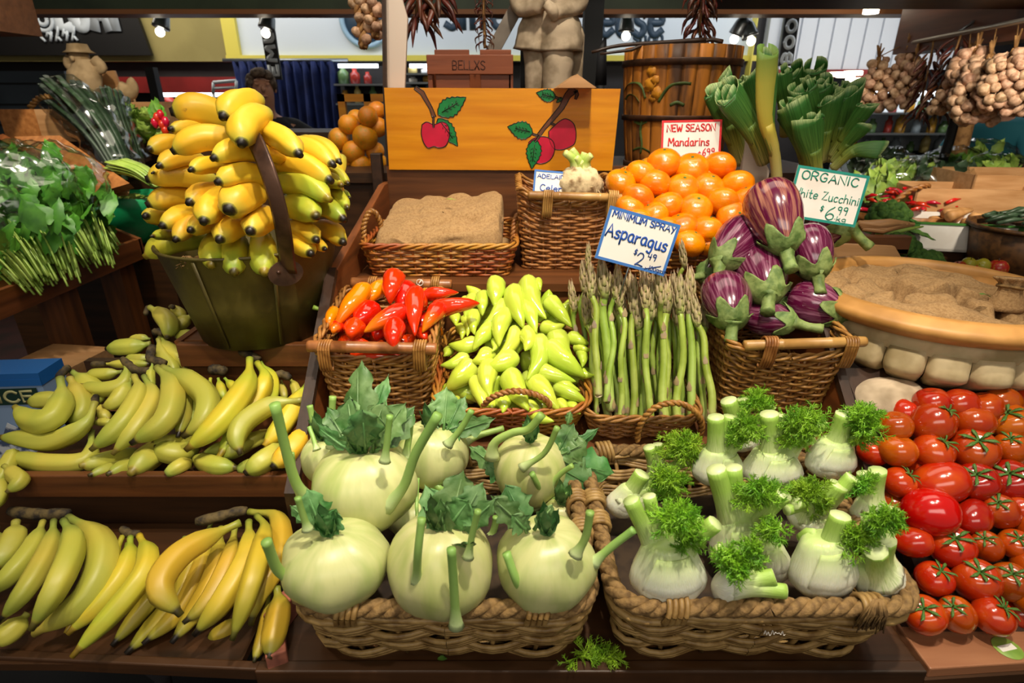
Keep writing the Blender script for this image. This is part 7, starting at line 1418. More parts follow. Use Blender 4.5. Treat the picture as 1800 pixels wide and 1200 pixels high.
P = R(420, 700, 2.14); P.z = 1.082; t_, T_ = crate_open('cardboard_tray', 'brown cardboard tray behind the parsnip carton', P, .42, .22, .12, M['pale_wood'], rz=-9)
P = R(770, 640, 2.2); P.z = 1.082; t_, T_ = crate_open('cardboard_tray', 'brown cardboard tray at the aisle end behind the dark greens', P, .5, .3, .16, M['pale_wood'], rz=-6)
# red chillies in a basket
M['chilli_red'] = mk('fresh_red_chilli', '#c4141c', rough=.2, coat=.5, vary=(.01, .2)); cz = .985
t = thing('shallow_basket', 'shallow brown basket heaped with red chillies', 'basket', R(340, 640, 2.2)); q0 = R(340, 640, 2.2); m = MB(); m.lathe([(.0, 0), (.19, 0), (.22, .05), (.20, .05), (.17, .015)], n=24, T=TR(q0.x, q0.y, q0.z - .06)); part(m, 'bowl', M['cane'], t); twist_handle(t, [q0 + V((-.12, -.1, -.02)), q0 + V((-.03, -.08, .06)), q0 + V((.06, -.05, .08)), q0 + V((.10, .02, .05))], .010, M['cane'], turns=6)
for i in range(60):
    a, r_ = rnd.uniform(0, 6.28), .20 * sqrt(rnd.random()); b = q0 + V((cos(a) * r_, sin(a) * r_ * .8, .0 + .05 * (1 - r_ / .2) + rnd.uniform(-.01, .02))); d = rnd.uniform(0, 6.28); e = b + V((cos(d) * .055, sin(d) * .04, rnd.uniform(-.012, .016))); m = MB(); m.tube([b, b.lerp(e, .5) + V((0, 0, .004)), e], [.006, .0075, .002], n=7); tag(m.build('red_chilli', M['chilli_red']), 'thin red chilli in the heap behind the broccoli', 'chilli', 'red chillies in the shallow basket')
# apples
M['apple_r'] = mk('red_apple', '#a8241a', '#b8902c', ns=8, nc=(.5, .75), rough=.3); M['apple_g'] = mk('yellow_green_apple', '#a8a02c', '#b8742c', ns=8, nc=(.55, .8), rough=.3)
ap = []
for mt in ('apple_r', 'apple_g'):
    m = MB(); m.ball((0, 0, 0), .5, n=20, k=14, mod=lambda a, th: 1 - .25 * math.exp(-((pi - th) / .3) ** 2) - .15 * math.exp(-(th / .25) ** 2) + .03 * cos(5 * a) * math.exp(-(th / .8) ** 2)); o = m.build('apple', M[mt], origin=(0, 0, 0)); m = MB(); m.tube([(0, 0, .32), (.03, 0, .55)], .025, n=6); part(m, 'stalk', M['dark_y'], o); ap.append(o)
used = set(); its = []
for i, (x, y, w, g) in enumerate([(655, 1040, 70, 1), (725, 1030, 95, 0), (785, 1000, 80, 1), (830, 1035, 90, 0), (865, 1012, 95, 1), (965, 1030, 115, 0), (690, 1072, 100, 0), (785, 1085, 90, 1), (890, 1085, 115, 1), (940, 1140, 60, 1)]):
    p = R(x, y, 1.66 - .02 * (i > 5)); o = ap[g] if g not in used else copy_tree(ap[g]); used.add(g); s_ = w / 3.528 * dep(p) / 1000; o.location = p; o.scale = (s_,) * 3; o.rotation_euler = (rnd.uniform(-.6, .6), rnd.uniform(-.6, .6), i); its.append((o, *cR(x, y), g))
for o, (r_, c_) in rows_label([t[:3] for t in its], 11).items():
    g = [t[3] for t in its if t[0] is o][0]; tag(o, f'{"yellow green" if g else "red"} apple, {ORD[c_]} along row {ORD[r_]} of the heap behind the urn', 'apple', 'apples behind the urn')
p = R(800, 1120, 1.66); m = MB(); m.box((p.x - .12, 1.58, .84), (p.x + .08, 1.82, p.z - .02)); tag(m.build('apple_box', M['dark_x'], smooth=False), 'dark wooden box under the heap of apples', 'box')
# dark greens basket with orange chilli
m = MB(); q0 = R(1180, 770, 1.75); m.box((q0.x - .15, 1.62, .84), (q0.x + .18, 1.82, q0.z - .161)); tag(m.build('packing_case', M['dark_x'], smooth=False), 'dark packing case under the round basket of green chillies', 'box'); q0 = R(1180, 770, 1.75); t = thing('round_basket', 'dark round basket of long green chillies at the aisle end', 'basket', q0); m = MB(); m.lathe([(.0, -.16), (.13, -.16), (.16, 0), (.15, .0), (.12, -.10)], n=28, T=TR(*q0)); part(m, 'bowl', M['cane_dark'], t)
m = MB(); m.tube([q0 + V((.16 * cos(a), .16 * sin(a), 0)) for a in [i * pi / 16 for i in range(33)]], .007, n=7, caps=False); part(m, 'rim', M['cane_dark'], t); m = MB()
for k in range(6): a = k * 1.05; m.ball(q0 + V((-.02 + .022 * cos(a), -.152, -.085 + .022 * sin(a))), (.014, .006, .014), n=8, k=6)
part(m, 'painted_flower', M['apple_r'], t)
for i in range(46):
    a, r_ = rnd.uniform(0, 6.28), .14 * sqrt(rnd.random()); b = q0 + V((cos(a) * r_, sin(a) * r_, .01 + .05 * (1 - r_ / .14))); d = rnd.uniform(-.6, .6); e = b + V((cos(d) * .09, sin(d) * .04, rnd.uniform(-.015, .02))); m = MB(); m.tube([b, b.lerp(e, .5) + V((0, 0, .006)), e], [.006, .008, .002], n=6); tag(m.build('green_chilli', M['greens_dark']), 'long dark green chilli in the round basket', 'chilli', 'green chillies in the round basket')
m = MB(); b = q0 + V((-.06, -.10, .05)); m.tube([b, b + V((.06, -.01, .004)), b + V((.11, -.01, .0))], [.006, .008, .002], n=7); tag(m.build('orange_chilli', M['pepper_orange']), 'single orange chilli lying on the green ones', 'chilli')
# bags of leafy greens
def bag_greens(label, C, rx, ry, rz, n, mat, seed, group, dirv=(0, 0, 1), L=.16, W=.045, stems=None, bagr=1.12):
    """a clear bag round a tuft of leaves"""
    t = thing('bag_of_greens', label, 'greens', C - V((0, 0, rz)), group); rn = random.Random(seed); m = MB(); D = V(dirv).normalized()
    for i in range(n):
        p = C + V((rn.uniform(-1, 1) * rx * .7, rn.uniform(-1, 1) * ry * .7, rn.uniform(-1, .7) * rz * .7)) + (V(stems[0]) * rn.uniform(-.15, .6) if stems else V()); d = (D + V((rn.uniform(-.6, .6), rn.uniform(-.6, .6), rn.uniform(-.4, .5)))).normalized(); leaf(m, p, d, V((rn.uniform(-.5, .5), -1, .5)), L * rn.uniform(.7, 1.2), W * rn.uniform(.7, 1.2), lobes=3, curl=rn.uniform(0, .4), seed=i, nu=8, nv=4, cup=rn.uniform(-.3, .3), deep=.2)
    part(m, 'foliage', M[mat], t)
    if stems:
        m = MB()
        for i in range(stems[1]):
            o_ = V((rn.uniform(-1, 1) * rx * .6, rn.uniform(-1, 1) * ry * .6, rn.uniform(-.6, .3) * rz)); b = C + o_ * .8 + V(stems[0]) * .5; e = C + V(stems[0]) * rn.uniform(.9, 1.04) + o_ * .55; m.tube(smooth([b, b.lerp(e, .5) + V((0, 0, .012)), e], 4), [.0015, .002, .0022, .0025, .0028, .003, .003, .003, .003], n=6)
        o = part(m, 'stem', M['stems'], t)
    m = MB(); nn = rn.uniform(0, 40); m.ball(C, (rx * bagr, ry * bagr, rz * bagr), n=40, k=28, mod=lambda a, th: 1 + .16 * noise.noise(V((cos(a) * sin(th) * 3 + nn, sin(a) * sin(th) * 3, cos(th) * 3))) + .07 * noise.noise(V((cos(a) * sin(th) * 9 + nn, sin(a) * sin(th) * 9, cos(th) * 9)))); part(m, 'clear_bag', M['plastic'], t, smooth=True)
    return t
GB = 'bags of greens on the garlic stall'
for i, (x, y, Y, rx, rz, mt) in enumerate([(150, 560, 2.35, .09, .07, 'lettuce'), (350, 500, 2.6, .12, .09, 'lettuce'), (560, 510, 2.55, .16, .11, 'greens_dark'), (680, 470, 2.75, .15, .13, 'greens'), (950, 480, 2.6, .16, .10, 'lettuce'), (230, 390, 2.9, .15, .08, 'greens_dark'), (820, 400, 3.0, .2, .12, 'lettuce')]):
    bag_greens(f'clear bag of salad leaves, {ORD[i+1]} placed on the garlic stall counting from the broccoli', R(x, y, Y), rx, .12, rz, 60, mt, i, GB, L=.075, W=.028)
m = MB(); a = R(720, 400, 2.5); T = frame(R(720, 500, 2.5), R(830, 520, 2.5) - R(720, 500, 2.5), (0, .2, 1)); m.box((0, 0, 0), (.095, .075, .002), T=T); t = m.build('price_card', mk('pinkish_card', '#cfa89a', rough=.6), smooth=False); tag(t, 'small pinkish price card with red bars among the bagged greens', 'sign'); m = MB()
for v in (.02, .055): m.box((.012, v, .002), (.08, v + .009, .003), T=T)
part(m, 'red_bar', M['red_band'], t, smooth=False)
m = MB(); p0, p1 = at(1668, 250, 2.7), at(1690, 165, 2.7); m.tube([V((p0.x - .02, 2.7, .98)), p0, p1, p1 + (p1 - p0)], .02, n=8); tag(m.build('stall_pole', M['black']), 'black slanting stall pole behind the garlic strings', 'pole'); m = MB(); p0, p1 = at(1690, 250, 2.9), at(1706, 180, 2.9); m.tube([V((p0.x, 2.9, .98)), p0, p1, p1 + (p1 - p0)], .035, n=8); tag(m.build('stall_pole', M['straw']), 'pale brown stall pole just beside the black slanting pole', 'pole')
# dried root bunch and paper tray behind the aubergines
m = MB()
for k in range(12): b = R(100 + k * 8, 745 + (k % 4) * 12, 1.34); m.tube([b, b + V((.05, .0, -.006 + .004 * (k % 3))), b + V((.09, -.01, .004 * (k % 4)))], [.006, .0075, .004], n=6)
tag(m.build('root_bunch', M['pale_wood']), 'small bundle of tan twiggy roots beside the zucchini sign', 'roots'); m = MB(); p = R(90, 940, 1.28); m.prism([(p.x - .25, 1.166), (p.x + .09, 1.166), (p.x + .062, p.z + .025), (p.x - .25, p.z + .04)], 0, .012, T=Matrix(((1, 0, 0, 0), (0, 0, -1, 1.26), (0, 1, 0, 0), (0, 0, 0, 1)))); tag(m.build('wooden_plank', M['pale_wood'], smooth=False), 'tan timber board end behind the urn and aubergines', 'board')
# ------------------------------------------------------------ left stall
lt = thing('side_stall', 'timber side stall with a sloping tray at the aisle', 'stall', (-1.7, 2, 0)); TL = TR(-1.42, 0, .985) @ RY(-21 + 180) @ RZ(180)
def slope(lx): return V((-1.42 - lx * cos(radians(24)), 0, .985 + lx * sin(radians(24))))
q = [slope(0), slope(.85)]; m = MB(); m.grid([[V((p.x, y, p.z - dz)) for p, dz in ((q[0], 0), (q[1], 0), (q[1], .02), (q[0], .02))] for y in (1.0, 2.12)], True, None, 0, True, True); part(m, 'tray_board', M['ply'], lt, smooth=False)
m = MB(); m.box((-1.42, 1.0, .945), (-1.40, 2.12, 1.02)); part(m, 'front_lip', M['wood_y'], lt, smooth=False)
m = MB(); m.prism([(-1.40, .945), (-1.40, 1.02), (-2.25, 1.40), (-2.25, .945)], 0, .018, T=Matrix(((1, 0, 0, 0), (0, 0, -1, 2.13), (0, 1, 0, 0), (0, 0, 0, 1)))); part(m, 'end_board', M['wood_x'], lt, smooth=False)
for x, y in ((-1.47, 2.05), (-1.47, 1.75), (-2.2, 2.05)): m = MB(); m.box((x - .04, y - .04, 0), (x + .04, y + .04, .95)); part(m, 'leg', M['wood_z'], lt, smooth=False)
# wedge of the next bin: brown sloping side panel
q = [at(28, 243, 2.45), at(100, 238, 2.5), at(262, 325, 2.25), at(240, 345, 2.2), at(160, 345, 2.2), at(85, 290, 2.3)]
m = MB(); a0, a1, a2, a3 = at(25, 240, 2.45), at(105, 238, 2.45), at(228, 322, 2.15), at(150, 345, 2.15)
m.grid([[a0, a1, a1 + V((0, .02, -.02)), a0 + V((0, .02, -.02))], [a3, a2, a2 + V((0, .02, -.02)), a3 + V((0, .02, -.02))]], True, None, 0, True, True)
lb = thing('sloping_bin', 'brown plywood sloping bin side beyond the bagged celery', 'bin', a3); part(m, 'side_panel', M['ply'], lb, smooth=False); m = MB(); m.grid([[at(-10, 240, 2.3), at(5, 235, 2.3), at(5, 250, 2.3)], [at(90, 290, 2.05), at(100, 285, 2.05), at(100, 300, 2.05)]], True); part(m, 'rail', M['wood_y'], lb, smooth=False)
p = at(10, 240, 2.6); c = at(128, 192, 2.6); m = MB(); t = thing('wooden_crate', 'weathered wooden crate with wicker handle on the side stall', 'crate', p); m.box((p.x, 2.6, p.z - .02), (lerp(p.x, c.x, .5), 2.62, c.z)); part(m, 'slat', M['ply'], t, smooth=False); m = MB(); m.box((lerp(p.x, c.x, .5), 2.595, p.z - .02), (c.x, 2.62, c.z)); part(m, 'slat', M['pale_wood'], t, smooth=False); m = MB(); m.box((p.x, 2.62, p.z - .04), (c.x, 2.9, c.z - .02)); part(m, 'body', M['dark_x'], t, smooth=False); twist_handle(t, [at(52, 190, 2.7), at(70, 172, 2.7), at(100, 172, 2.7), at(112, 190, 2.7)], .012, M['cane'], turns=5)
m = MB(); m.box((p.x - .2, 2.55, 0), (c.x + .05, 3.3, p.z - .04)); sb_ = tag(m.build('side_bench', M['dark_x'], smooth=False), 'dark bench under the weathered crate and leek bags', 'bench')
# celery bunches in bags on the tray
GB = 'bagged celery bunches on the side stall'
def celery(label, px, py, Y, seed, to, n=36, sc_=1.0):
    C = at(px, py, Y); E = at(*to) - C; bag_greens(label, C, .15 * sc_, .13 * sc_, .12 * sc_, n, 'greens', seed, GB, dirv=-E + V((0, 0, .25)), L=.085 * sc_, W=.034, stems=(E, 90))
celery('big bagged celery bunch at the outer end of the tray', 25, 335, 1.80, 1, (100, 476, 1.60), 95, 1.05); celery('bagged celery bunch in the middle of the tray', 85, 330, 1.92, 2, (160, 452, 1.78), 100, 1.05); celery('bagged celery bunch closest to the green net', 115, 372, 2.0, 3, (186, 436, 1.92), 60, .68); celery('bagged celery bunch lowest on the tray, stems at the lip', -30, 395, 1.66, 4, (55, 492, 1.56), 50, .8)
# leek bunch in plastic, lettuces, radishes, spring onions
def long_bunch(label, pts, wd, n, mat, name, cat, seed, bag=True):
    rn = random.Random(seed); P = [at(x, y, Y) for x, y, Y in pts]; t = thing(name, label, cat, P[0]); d = dep(P[0]) / 1000; m = MB()
    for i in range(n):
        o = V((rn.uniform(-1, 1), rn.uniform(-1, 1), rn.uniform(-.6, 1))) * wd * d * .5; q = smooth([p + o * lerp(.5, 1.1, j / (len(P) - 1)) for j, p in enumerate(P)], 5); m.tube(q, [(.004, .012)] * len(q), n=6)
    part(m, 'foliage', M[mat], t)
    if bag: m = MB(); q = resample(smooth(P, 5), 16); m.tube(q, [wd * d * .62 * (1 + .12 * sin(i * 1.9)) for i in range(16)], n=18, cross=lambda a, s_: 1 + .14 * noise.noise(V((cos(a) * 3, sin(a) * 3, s_ * 8)))); part(m, 'clear_bag', M['plastic'], t)
long_bunch('long dark leek bunch in glossy plastic on the side stall', [(215, 305, 2.4), (185, 250, 2.45), (150, 205, 2.5), (110, 168, 2.6)], 62, 40, 'greens_dark', 'leek_bunch', 'leeks', 1); long_bunch('second dark leek bunch behind in plastic by the lettuces', [(235, 290, 2.6), (215, 250, 2.6), (195, 205, 2.65), (185, 180, 2.7)], 50, 30, 'greens_dark', 'leek_bunch', 'leeks', 2); long_bunch('spring onion bunch with straight green tubes beside the banana heap', [(275, 325, 2.2), (245, 305, 2.22), (205, 295, 2.25)], 26, 30, 'stems', 'spring_onion_bunch', 'spring onions', 3, False)
m = MB(); a = at(205, 300, 2.2); c = at(128, 192, 2.6); m.box((c.x + .06, 2.52, 0), (c.x + 1.0, 2.9, a.z - .05)); m.box((c.x + .06, 2.9, 0), (c.x + 1.2, 3.3, a.z + .1)); tag(m.build('side_step', M['dark_x'], smooth=False), 'dark stepped ledge under lettuces and spring onions', 'ledge')
for i, (x, y, w) in enumerate([(225, 215, 60), (255, 240, 56), (285, 250, 40), (222, 240, 40), (262, 212, 40)]):
    C = at(x, y, 2.75); r = w * dep(C) / 2000; t = thing('lettuce', f'pale green lettuce, {ORD[i+1]} in the group beside the banana heap', 'lettuce', C - V((0, 0, r)), 'lettuces on the side stall'); m = MB(); rn = random.Random(i)
    for k in range(40): a = k * 2.4; z = rn.uniform(-.6, 1); qd = sqrt(1 - z * z); d = V((cos(a) * qd, sin(a) * qd, z)); leaf(m, C + d * r * .35, d + V((0, 0, .5)), V((-d.x, -d.y, 1)), r * .85, r * .5, lobes=3, seed=k, nu=6, nv=4, curl=-.3, deep=.15)
    part(m, 'foliage', M['lettuce'], t)
for i, (x, y) in enumerate([(276, 205), (285, 218), (290, 228), (272, 214), (282, 200), (291, 212)]):
    p = at(x, y, 2.72); m = MB(); m.lathe([(.002, -.03), (.012, -.018), (.017, 0), (.010, .014), (.003, .018)], n=10, T=TR(*p)); t = m.build('radish', M['chilli_red']); tag(t, 'red radish among dark leaves beside the lettuces', 'radish', 'radishes by the lettuces'); m = MB(); leaf(m, p + V((0, 0, .015)), (-.3, 0, 1), (0, -1, .3), .06, .018, seed=i, nu=6, nv=4); part(m, 'leaf', M['greens'], t)
# green net bag of herbs
C = at(208, 352, 2.32); t = thing('net_sack', 'bright green mesh sack opened on a pile of cut herbs', 'sack', C - V((0, 0, .16))); M['net'] = mk('green_net', '#0f9a5c', '#0b7a48', ns=12, rough=.5); m = MB()
m.lathe([(.02, -.16), (.10, -.15), (.155, -.08), (.165, -.02), (.165, .012), (.155, .02), (.145, .0), (.14, -.03), (.08, -.05), (.01, -.05)], n=44, T=TR(*C) @ Matrix.Diagonal((1.24, .95, 1.05, 1)), mod=lambda a, r, z, f: (r * (1 + .05 * noise.noise(V((cos(a) * 2, sin(a) * 2, z * 12)))), z + .012 * noise.noise(V((cos(a) * 2, sin(a) * 2, 3))))); part(m, 'mesh', M['net'], t)
m = MB(); rn = random.Random(4)
for k in range(90): a, r_ = rn.uniform(0, 6.28), .14 * sqrt(rn.random()); b = C + V((cos(a) * r_ * 1.2, sin(a) * r_ * .9, -.035 + .04 * rn.random())); leaf(m, b, (rn.uniform(-1, 1), rn.uniform(-1, 1), .35), (0, -.3, 1), .05, .014, seed=k, nu=5, nv=4)
o = part(m, 'foliage', mk('cut_herb', '#7f8f3c', '#55701f', ns=40, rough=.6), t); m = MB(); T = frame(at(190, 346, 2.22), (1, .1, .05), (0, .6, .5)); m.box((0, 0, 0), (.075, .03, .002), T=T); part(m, 'tag_card', M['pale_wood'], t, smooth=False)
m = MB(); m.box((C.x - .2, 2.15, 0), (C.x + .25, 2.5, C.z - .17)); tag(m.build('low_stool', M['dark_x'], smooth=False), 'dark low block under the green net sack', 'block')
# cherub torso, bird, boards, fridge
def F(px, py, Y=3.0): return at(px, py, Y)
M['plaster'] = mk('tan_plaster', '#b89c74', '#947a54', ns=14, rough=.85, bump=.4, bs=50)
t = thing('cherub_statue', 'tan plaster cherub figure with hat standing on the side stall', 'statue', F(155, 178)); m = MB(); limb(m, [F(145, 180), F(150, 150), F(150, 125), F(145, 105)], [.060, .070, .072, .05], wob=.12); part(m, 'torso', M['plaster'], t); m = MB(); limb(m, [F(128, 100), F(122, 112), F(135, 122), F(150, 110)], [.026, .026, .022, .018]); limb(m, [F(165, 105), F(178, 118), F(165, 122), F(150, 112)], [.026, .026, .022, .018]); part(m, 'arms', M['plaster'], t)
m = MB(); h = F(140, 102); m.ball(h, (.042, .044, .05), n=18, k=12); m.ball(h + V((0, -.05, -.005)), (.009, .01, .012), n=8, k=6); part(m, 'head', M['plaster'], t); m = MB(); h = F(138, 88); m.lathe([(0, .03), (.038, .026), (.046, .0), (.064, -.012), (.0, -.014)], n=20, T=TR(*h), mod=lambda a, r, z, f: (r * (1 + .08 * sin(4 * a)), z)); part(m, 'hat', M['plaster'], t)
m = MB(); limb(m, [F(140, 178), F(143, 200), F(143, 240)], [.05, .045, .04]); limb(m, [F(165, 178), F(168, 200), F(168, 240)], [.05, .045, .04]); part(m, 'legs', M['plaster'], t)
m = MB(); m.prism([(F(108, 127).x, F(108, 127).z), (F(175, 122).x, F(175, 122).z), (F(222, 240).x, F(222, 240).z), (F(160, 240).x, F(160, 240).z)][::-1], 0, .015, T=Matrix(((1, 0, 0, 0), (0, 0, -1, 3.12), (0, 1, 0, 0), (0, 0, 0, 1)))); tag(m.build('tan_board', M['pale_wood'], smooth=False), 'tan board leaning behind the cherub figure', 'board')
b = F(222, 163, 3.0); t = thing('bird_ornament', 'small tan carved bird perched on a pale box', 'ornament', b); m = MB(); limb(m, [F(203, 156), F(212, 162), F(225, 160), F(232, 152), F(229, 142), F(227, 140)], [.008, .035, .048, .040, .026, .018], wob=.03); m.tube([F(228, 143), F(222, 144)], [.010, .002], n=6); part(m, 'body', M['plaster'], t); m = MB(); m.tube([F(225, 170), F(228, 178)], .006, n=6); m.tube([F(233, 168), F(238, 180)], .006, n=6); part(m, 'foot', M['plaster'], t)
m = MB(); a = F(212, 178, 2.98); c = F(276, 178, 2.98); m.box((a.x, 2.98, a.z - .14), (c.x, 3.25, a.z - .003)); tag(m.build('pale_box', M['pale_wood'], smooth=False), 'pale wooden box the carved bird stands on', 'box')
m = MB(); a = F(-30, 190, 4.2); c = F(112, 125, 4.2); m.box((a.x, 4.2, .2), (c.x, 4.6, c.z)); t = m.build('cabinet', mk('blue_grey_metal', '#4b5560', '#39424c', ns=3, rough=.35), smooth=False); tag(t, 'blue grey metal fridge cabinet in the dim hall corner', 'cabinet'); m = MB()
for k in range(3): m.box((a.x, 4.19, c.z - .08 - k * .13), (c.x, 4.2, c.z - .07 - k * .13))
part(m, 'door_groove', M['black'], t, smooth=False)
m = MB(); a = at(270, 160, 4.4); m.box((a.x - .03, 4.4, 0), (a.x + .03, 4.46, at(270, 118, 4.4).z)); m.box((a.x, 4.42, 0), (a.x + .35, 4.5, at(270, 185, 4.4).z)); tag(m.build('dark_screen', M['black'], smooth=False), 'black post and screen standing before the red band', 'post')
m = MB(); q = [at(375, 165, 4.6), at(375, 145, 4.6), at(415, 142, 4.6), at(415, 165, 4.6)]; 
for i in range(3): m.tube([q[i], q[i + 1]], .012, n=6)
m.tube([q[0].lerp(q[1], .5), q[3].lerp(q[2], .5)], .01, n=6)
for e in (q[0], q[3]): m.tube([e, V((e.x, e.y, .0))], .012, n=6)
tag(m.build('metal_rack', M['white']), 'white tubular rack standing by the navy curtain', 'rack')
# brown crates and blue carton on the floor, left
m = MB(); a = at(40, 650, 1.55); T = TR(-1.36, 1.42, .0) @ RZ(-8); m.box((-.10, 0, .0), (.10, .2, .80), T=T); tag(m.build('timber_block', M['pale_wood'], smooth=False), 'tall brown timber box standing under the side stall tray', 'box'); m = MB(); T = TR(-1.62, 1.42, .0) @ RZ(-8); m.box((-.10, 0, .0), (.13, .22, .74), T=T); tag(m.build('timber_block', M['wood_z'], smooth=False), 'second timber box beside the tall brown one', 'box')
p = at(66, 655, 1.12); zt = p.z; t = thing('blue_carton', 'blue produce carton printed with snowy mountains and block letters', 'box', V((p.x - .15, 1.12, .5))); T = TR(p.x, 1.12, 0) @ RZ(4); M['blue_c'] = mk('blue_card', '#1d64b0', rough=.5); M['sky_c'] = mk('pale_blue_print', '#8fa8cc', rough=.5); m = MB(); m.box((-.45, 0, .45), (0, .075, zt - .006), T=T); part(m, 'carton', M['sky_c'], t, smooth=False); m = MB(); m.box((-.452, -.002, zt - .03), (.002, .077, zt), T=T); m.box((-.452, -.003, zt - .03), (.002, .0, zt - .014), T=T); part(m, 'lid', M['blue_c'], t, smooth=False)
TF = T @ Matrix(((1, 0, 0, 0), (0, 0, -1, -.003), (0, 1, 0, 0), (0, 0, 0, 1))); m = MB(); m.box((-.45, zt - .075, 0), (-.012, zt - .035, .001), T=TF); part(m, 'title_band', mk('dark_green_print', '#14352a', rough=.5), t, smooth=False); m = MB(); write(m, 'ICE', TF @ TR(0, 0, .0015), -.098, zt - .068, .026, wid=.075, r=.0036, jit=0); part(m, 'lettering', mk('straw_print', '#c9c48a', rough=.5), t)
m = MB(); m.prism([(-.45, zt - .30), (-.0, zt - .30), (-.0, zt - .16), (-.03, zt - .14), (-.05, zt - .105), (-.075, zt - .14), (-.10, zt - .12), (-.13, zt - .17), (-.17, zt - .13), (-.25, zt - .19), (-.45, zt - .15)][::1], 0, .0008, T=TF); part(m, 'mountain', mk('white_print', '#d8dce4', '#4c5a78', ns=40, nc=(.45, .55), rough=.5), t, smooth=False)
m = MB(); m.box((p.x - .5, 1.1, 0), (p.x + .05, 1.5, .45)); tag(m.build('pallet_block', M['black'], smooth=False), 'dark block under the blue carton', 'block')
m = MB(); T = TR(-1.02, 1.5, 0); m.box((-.2, .55, 0), (.2, .8, .55), T=T); tag(m.build('dark_crate', M['dark_x'], smooth=False), 'dark crate in the shade behind the banana rack', 'crate')
# ------------------------------------------------------------ people
def skinned(name, chain, edges, rads, mat, parent=None, root=0, sub=2):
    me = bpy.data.meshes.new(name); me.from_pydata([V(c) for c in chain], edges, []); ob = bpy.data.objects.new(name, me); COL.objects.link(ob); s_ = ob.modifiers.new('skin', 'SKIN'); ob.modifiers.new('sub', 'SUBSURF').levels = sub; ob.modifiers['sub'].render_levels = sub
    if not me.skin_vertices: 
        bpy.context.view_layer.objects.active = ob
    for i, r in enumerate(rads): me.skin_vertices[0].data[i].radius = r if hasattr(r, '__len__') else (r, r); me.skin_vertices[0].data[i].use_root = (i == root)
    dg = bpy.context.evaluated_depsgraph_get(); m2 = bpy.data.meshes.new_from_object(ob.evaluated_get(dg)); bpy.data.objects.remove(ob); m2.materials.clear(); m2.materials.append(mat)
    for p_ in m2.polygons: p_.use_smooth = True
    return m2
def person(label, foot, H_, yaw, lean, arms, shirt, trousers, hairc):
    """standing figure facing -Y before yaw; arms: (elbow, wrist) offsets for each side from the shoulder"""
    s = H_ / 1.70; t = thing('person', label, 'person', foot); Tm = RZ(yaw); L = lambda x, y, z: Tm @ V((x * s, y * s + (lean * max(0, z - .9) * s * -1), z * s))
    pel, sp, ch, nk, hd0, hd = (0, 0, .92), (0, 0, 1.08), (0, 0, 1.30), (0, 0, 1.44), (0, -.01, 1.52), (0, -.015, 1.60)
    C_ = [pel, sp, ch, nk, hd0, hd, (0, -.01, 1.665)]; E_ = [(0, 1), (1, 2), (2, 3), (3, 4), (4, 5), (5, 6)]; R_ = [(.15, .11), (.135, .10), (.155, .11), .052, .072, (.074, .092), .058]
    hands = []
    for sd, (el, wr) in zip((-1, 1), arms):
        i0 = len(C_); sh = (sd * .175, 0, 1.36); e_ = (sh[0] + el[0], sh[1] + el[1], sh[2] + el[2]); w_ = (e_[0] + wr[0], e_[1] + wr[1], e_[2] + wr[2]); C_ += [sh, e_, w_]; R_ += [.056, .044, .030]; E_ += [(2, i0), (i0, i0 + 1), (i0 + 1, i0 + 2)]
        hands.append((e_, w_, i0 + 2, sd))
    for sd in (-1, 1):
        i0 = len(C_); C_ += [(sd * .09, 0, .86), (sd * .10, -.02, .48), (sd * .10, .01, .09), (sd * .11, -.10, .04)]; R_ += [.088, .060, .042, .036]; E_ += [(0, i0), (i0, i0 + 1), (i0 + 1, i0 + 2), (i0 + 2, i0 + 3)]
    for e_, w_, wi, sd in hands:   # palm and five fingers
        d = (V(w_) - V(e_)).normalized(); sdv = d.cross(V((0, 0, 1))); sdv = sdv.normalized() if sdv.length > .1 else V((1, 0, 0)); dn = sdv.cross(d)
        pi_ = len(C_); C_.append(tuple(V(w_) + d * .06)); R_.append((.036, .018)); E_.append((wi, pi_))
        for k, ln in enumerate((.075, .085, .08, .062)):
            b = V(w_) + d * .09 + sdv * (.027 - .018 * k); i0 = len(C_); C_ += [tuple(b), tuple(b + d * ln * .5 - dn * .008), tuple(b + d * ln * .8 - dn * .03)]; R_ += [.010, .009, .008]; E_ += [(pi_, i0), (i0, i0 + 1), (i0 + 1, i0 + 2)]
        b = V(w_) + d * .04 + sdv * .036; i0 = len(C_); C_ += [tuple(b), tuple(b + d * .04 + sdv * .018)]; R_ += [.011, .009]; E_ += [(pi_, i0), (i0, i0 + 1)]
    sc_ = lambda r: (r[0] * s, r[1] * s) if hasattr(r, '__len__') else r * s
    me = skinned('body', [L(*c) for c in C_], E_, [sc_(r) for r in R_], M['skin'])
    bm = bmesh.new(); bm.from_mesh(me); Hc = L(0, -.015, 1.60)
    def blob(c, r):
        v = bmesh.ops.create_uvsphere(bm, u_segments=10, v_segments=8, radius=1)['verts']
        for q in v: q.co = Tm @ V((q.co.x * r[0] * s, q.co.y * r[1] * s, q.co.z * r[2] * s)) + L(*c)
    blob((0, -.108, 1.60), (.013, .020, .022)); 
    for sd in (-1, 1): blob((sd * .030, -.092, 1.625), (.013, .008, .007)); blob((sd * .078, .0, 1.605), (.010, .020, .030)); blob((sd * .03, -.092, 1.645), (.018, .008, .004))
    blob((0, -.098, 1.558), (.024, .008, .007)); bm.to_mesh(me); bm.free()
    for p_ in me.polygons: p_.use_smooth = True
    o = bpy.data.objects.new('body', me); COL.objects.link(o); o.parent = t; g = o
    # shirt
    C2 = [(0, 0, .90), (0, 0, 1.08), (0, 0, 1.30), (0, 0, 1.415)]; E2 = [(0, 1), (1, 2), (2, 3)]; R2 = [(.168, .128), (.155, .118), (.172, .128), (.075, .07)]
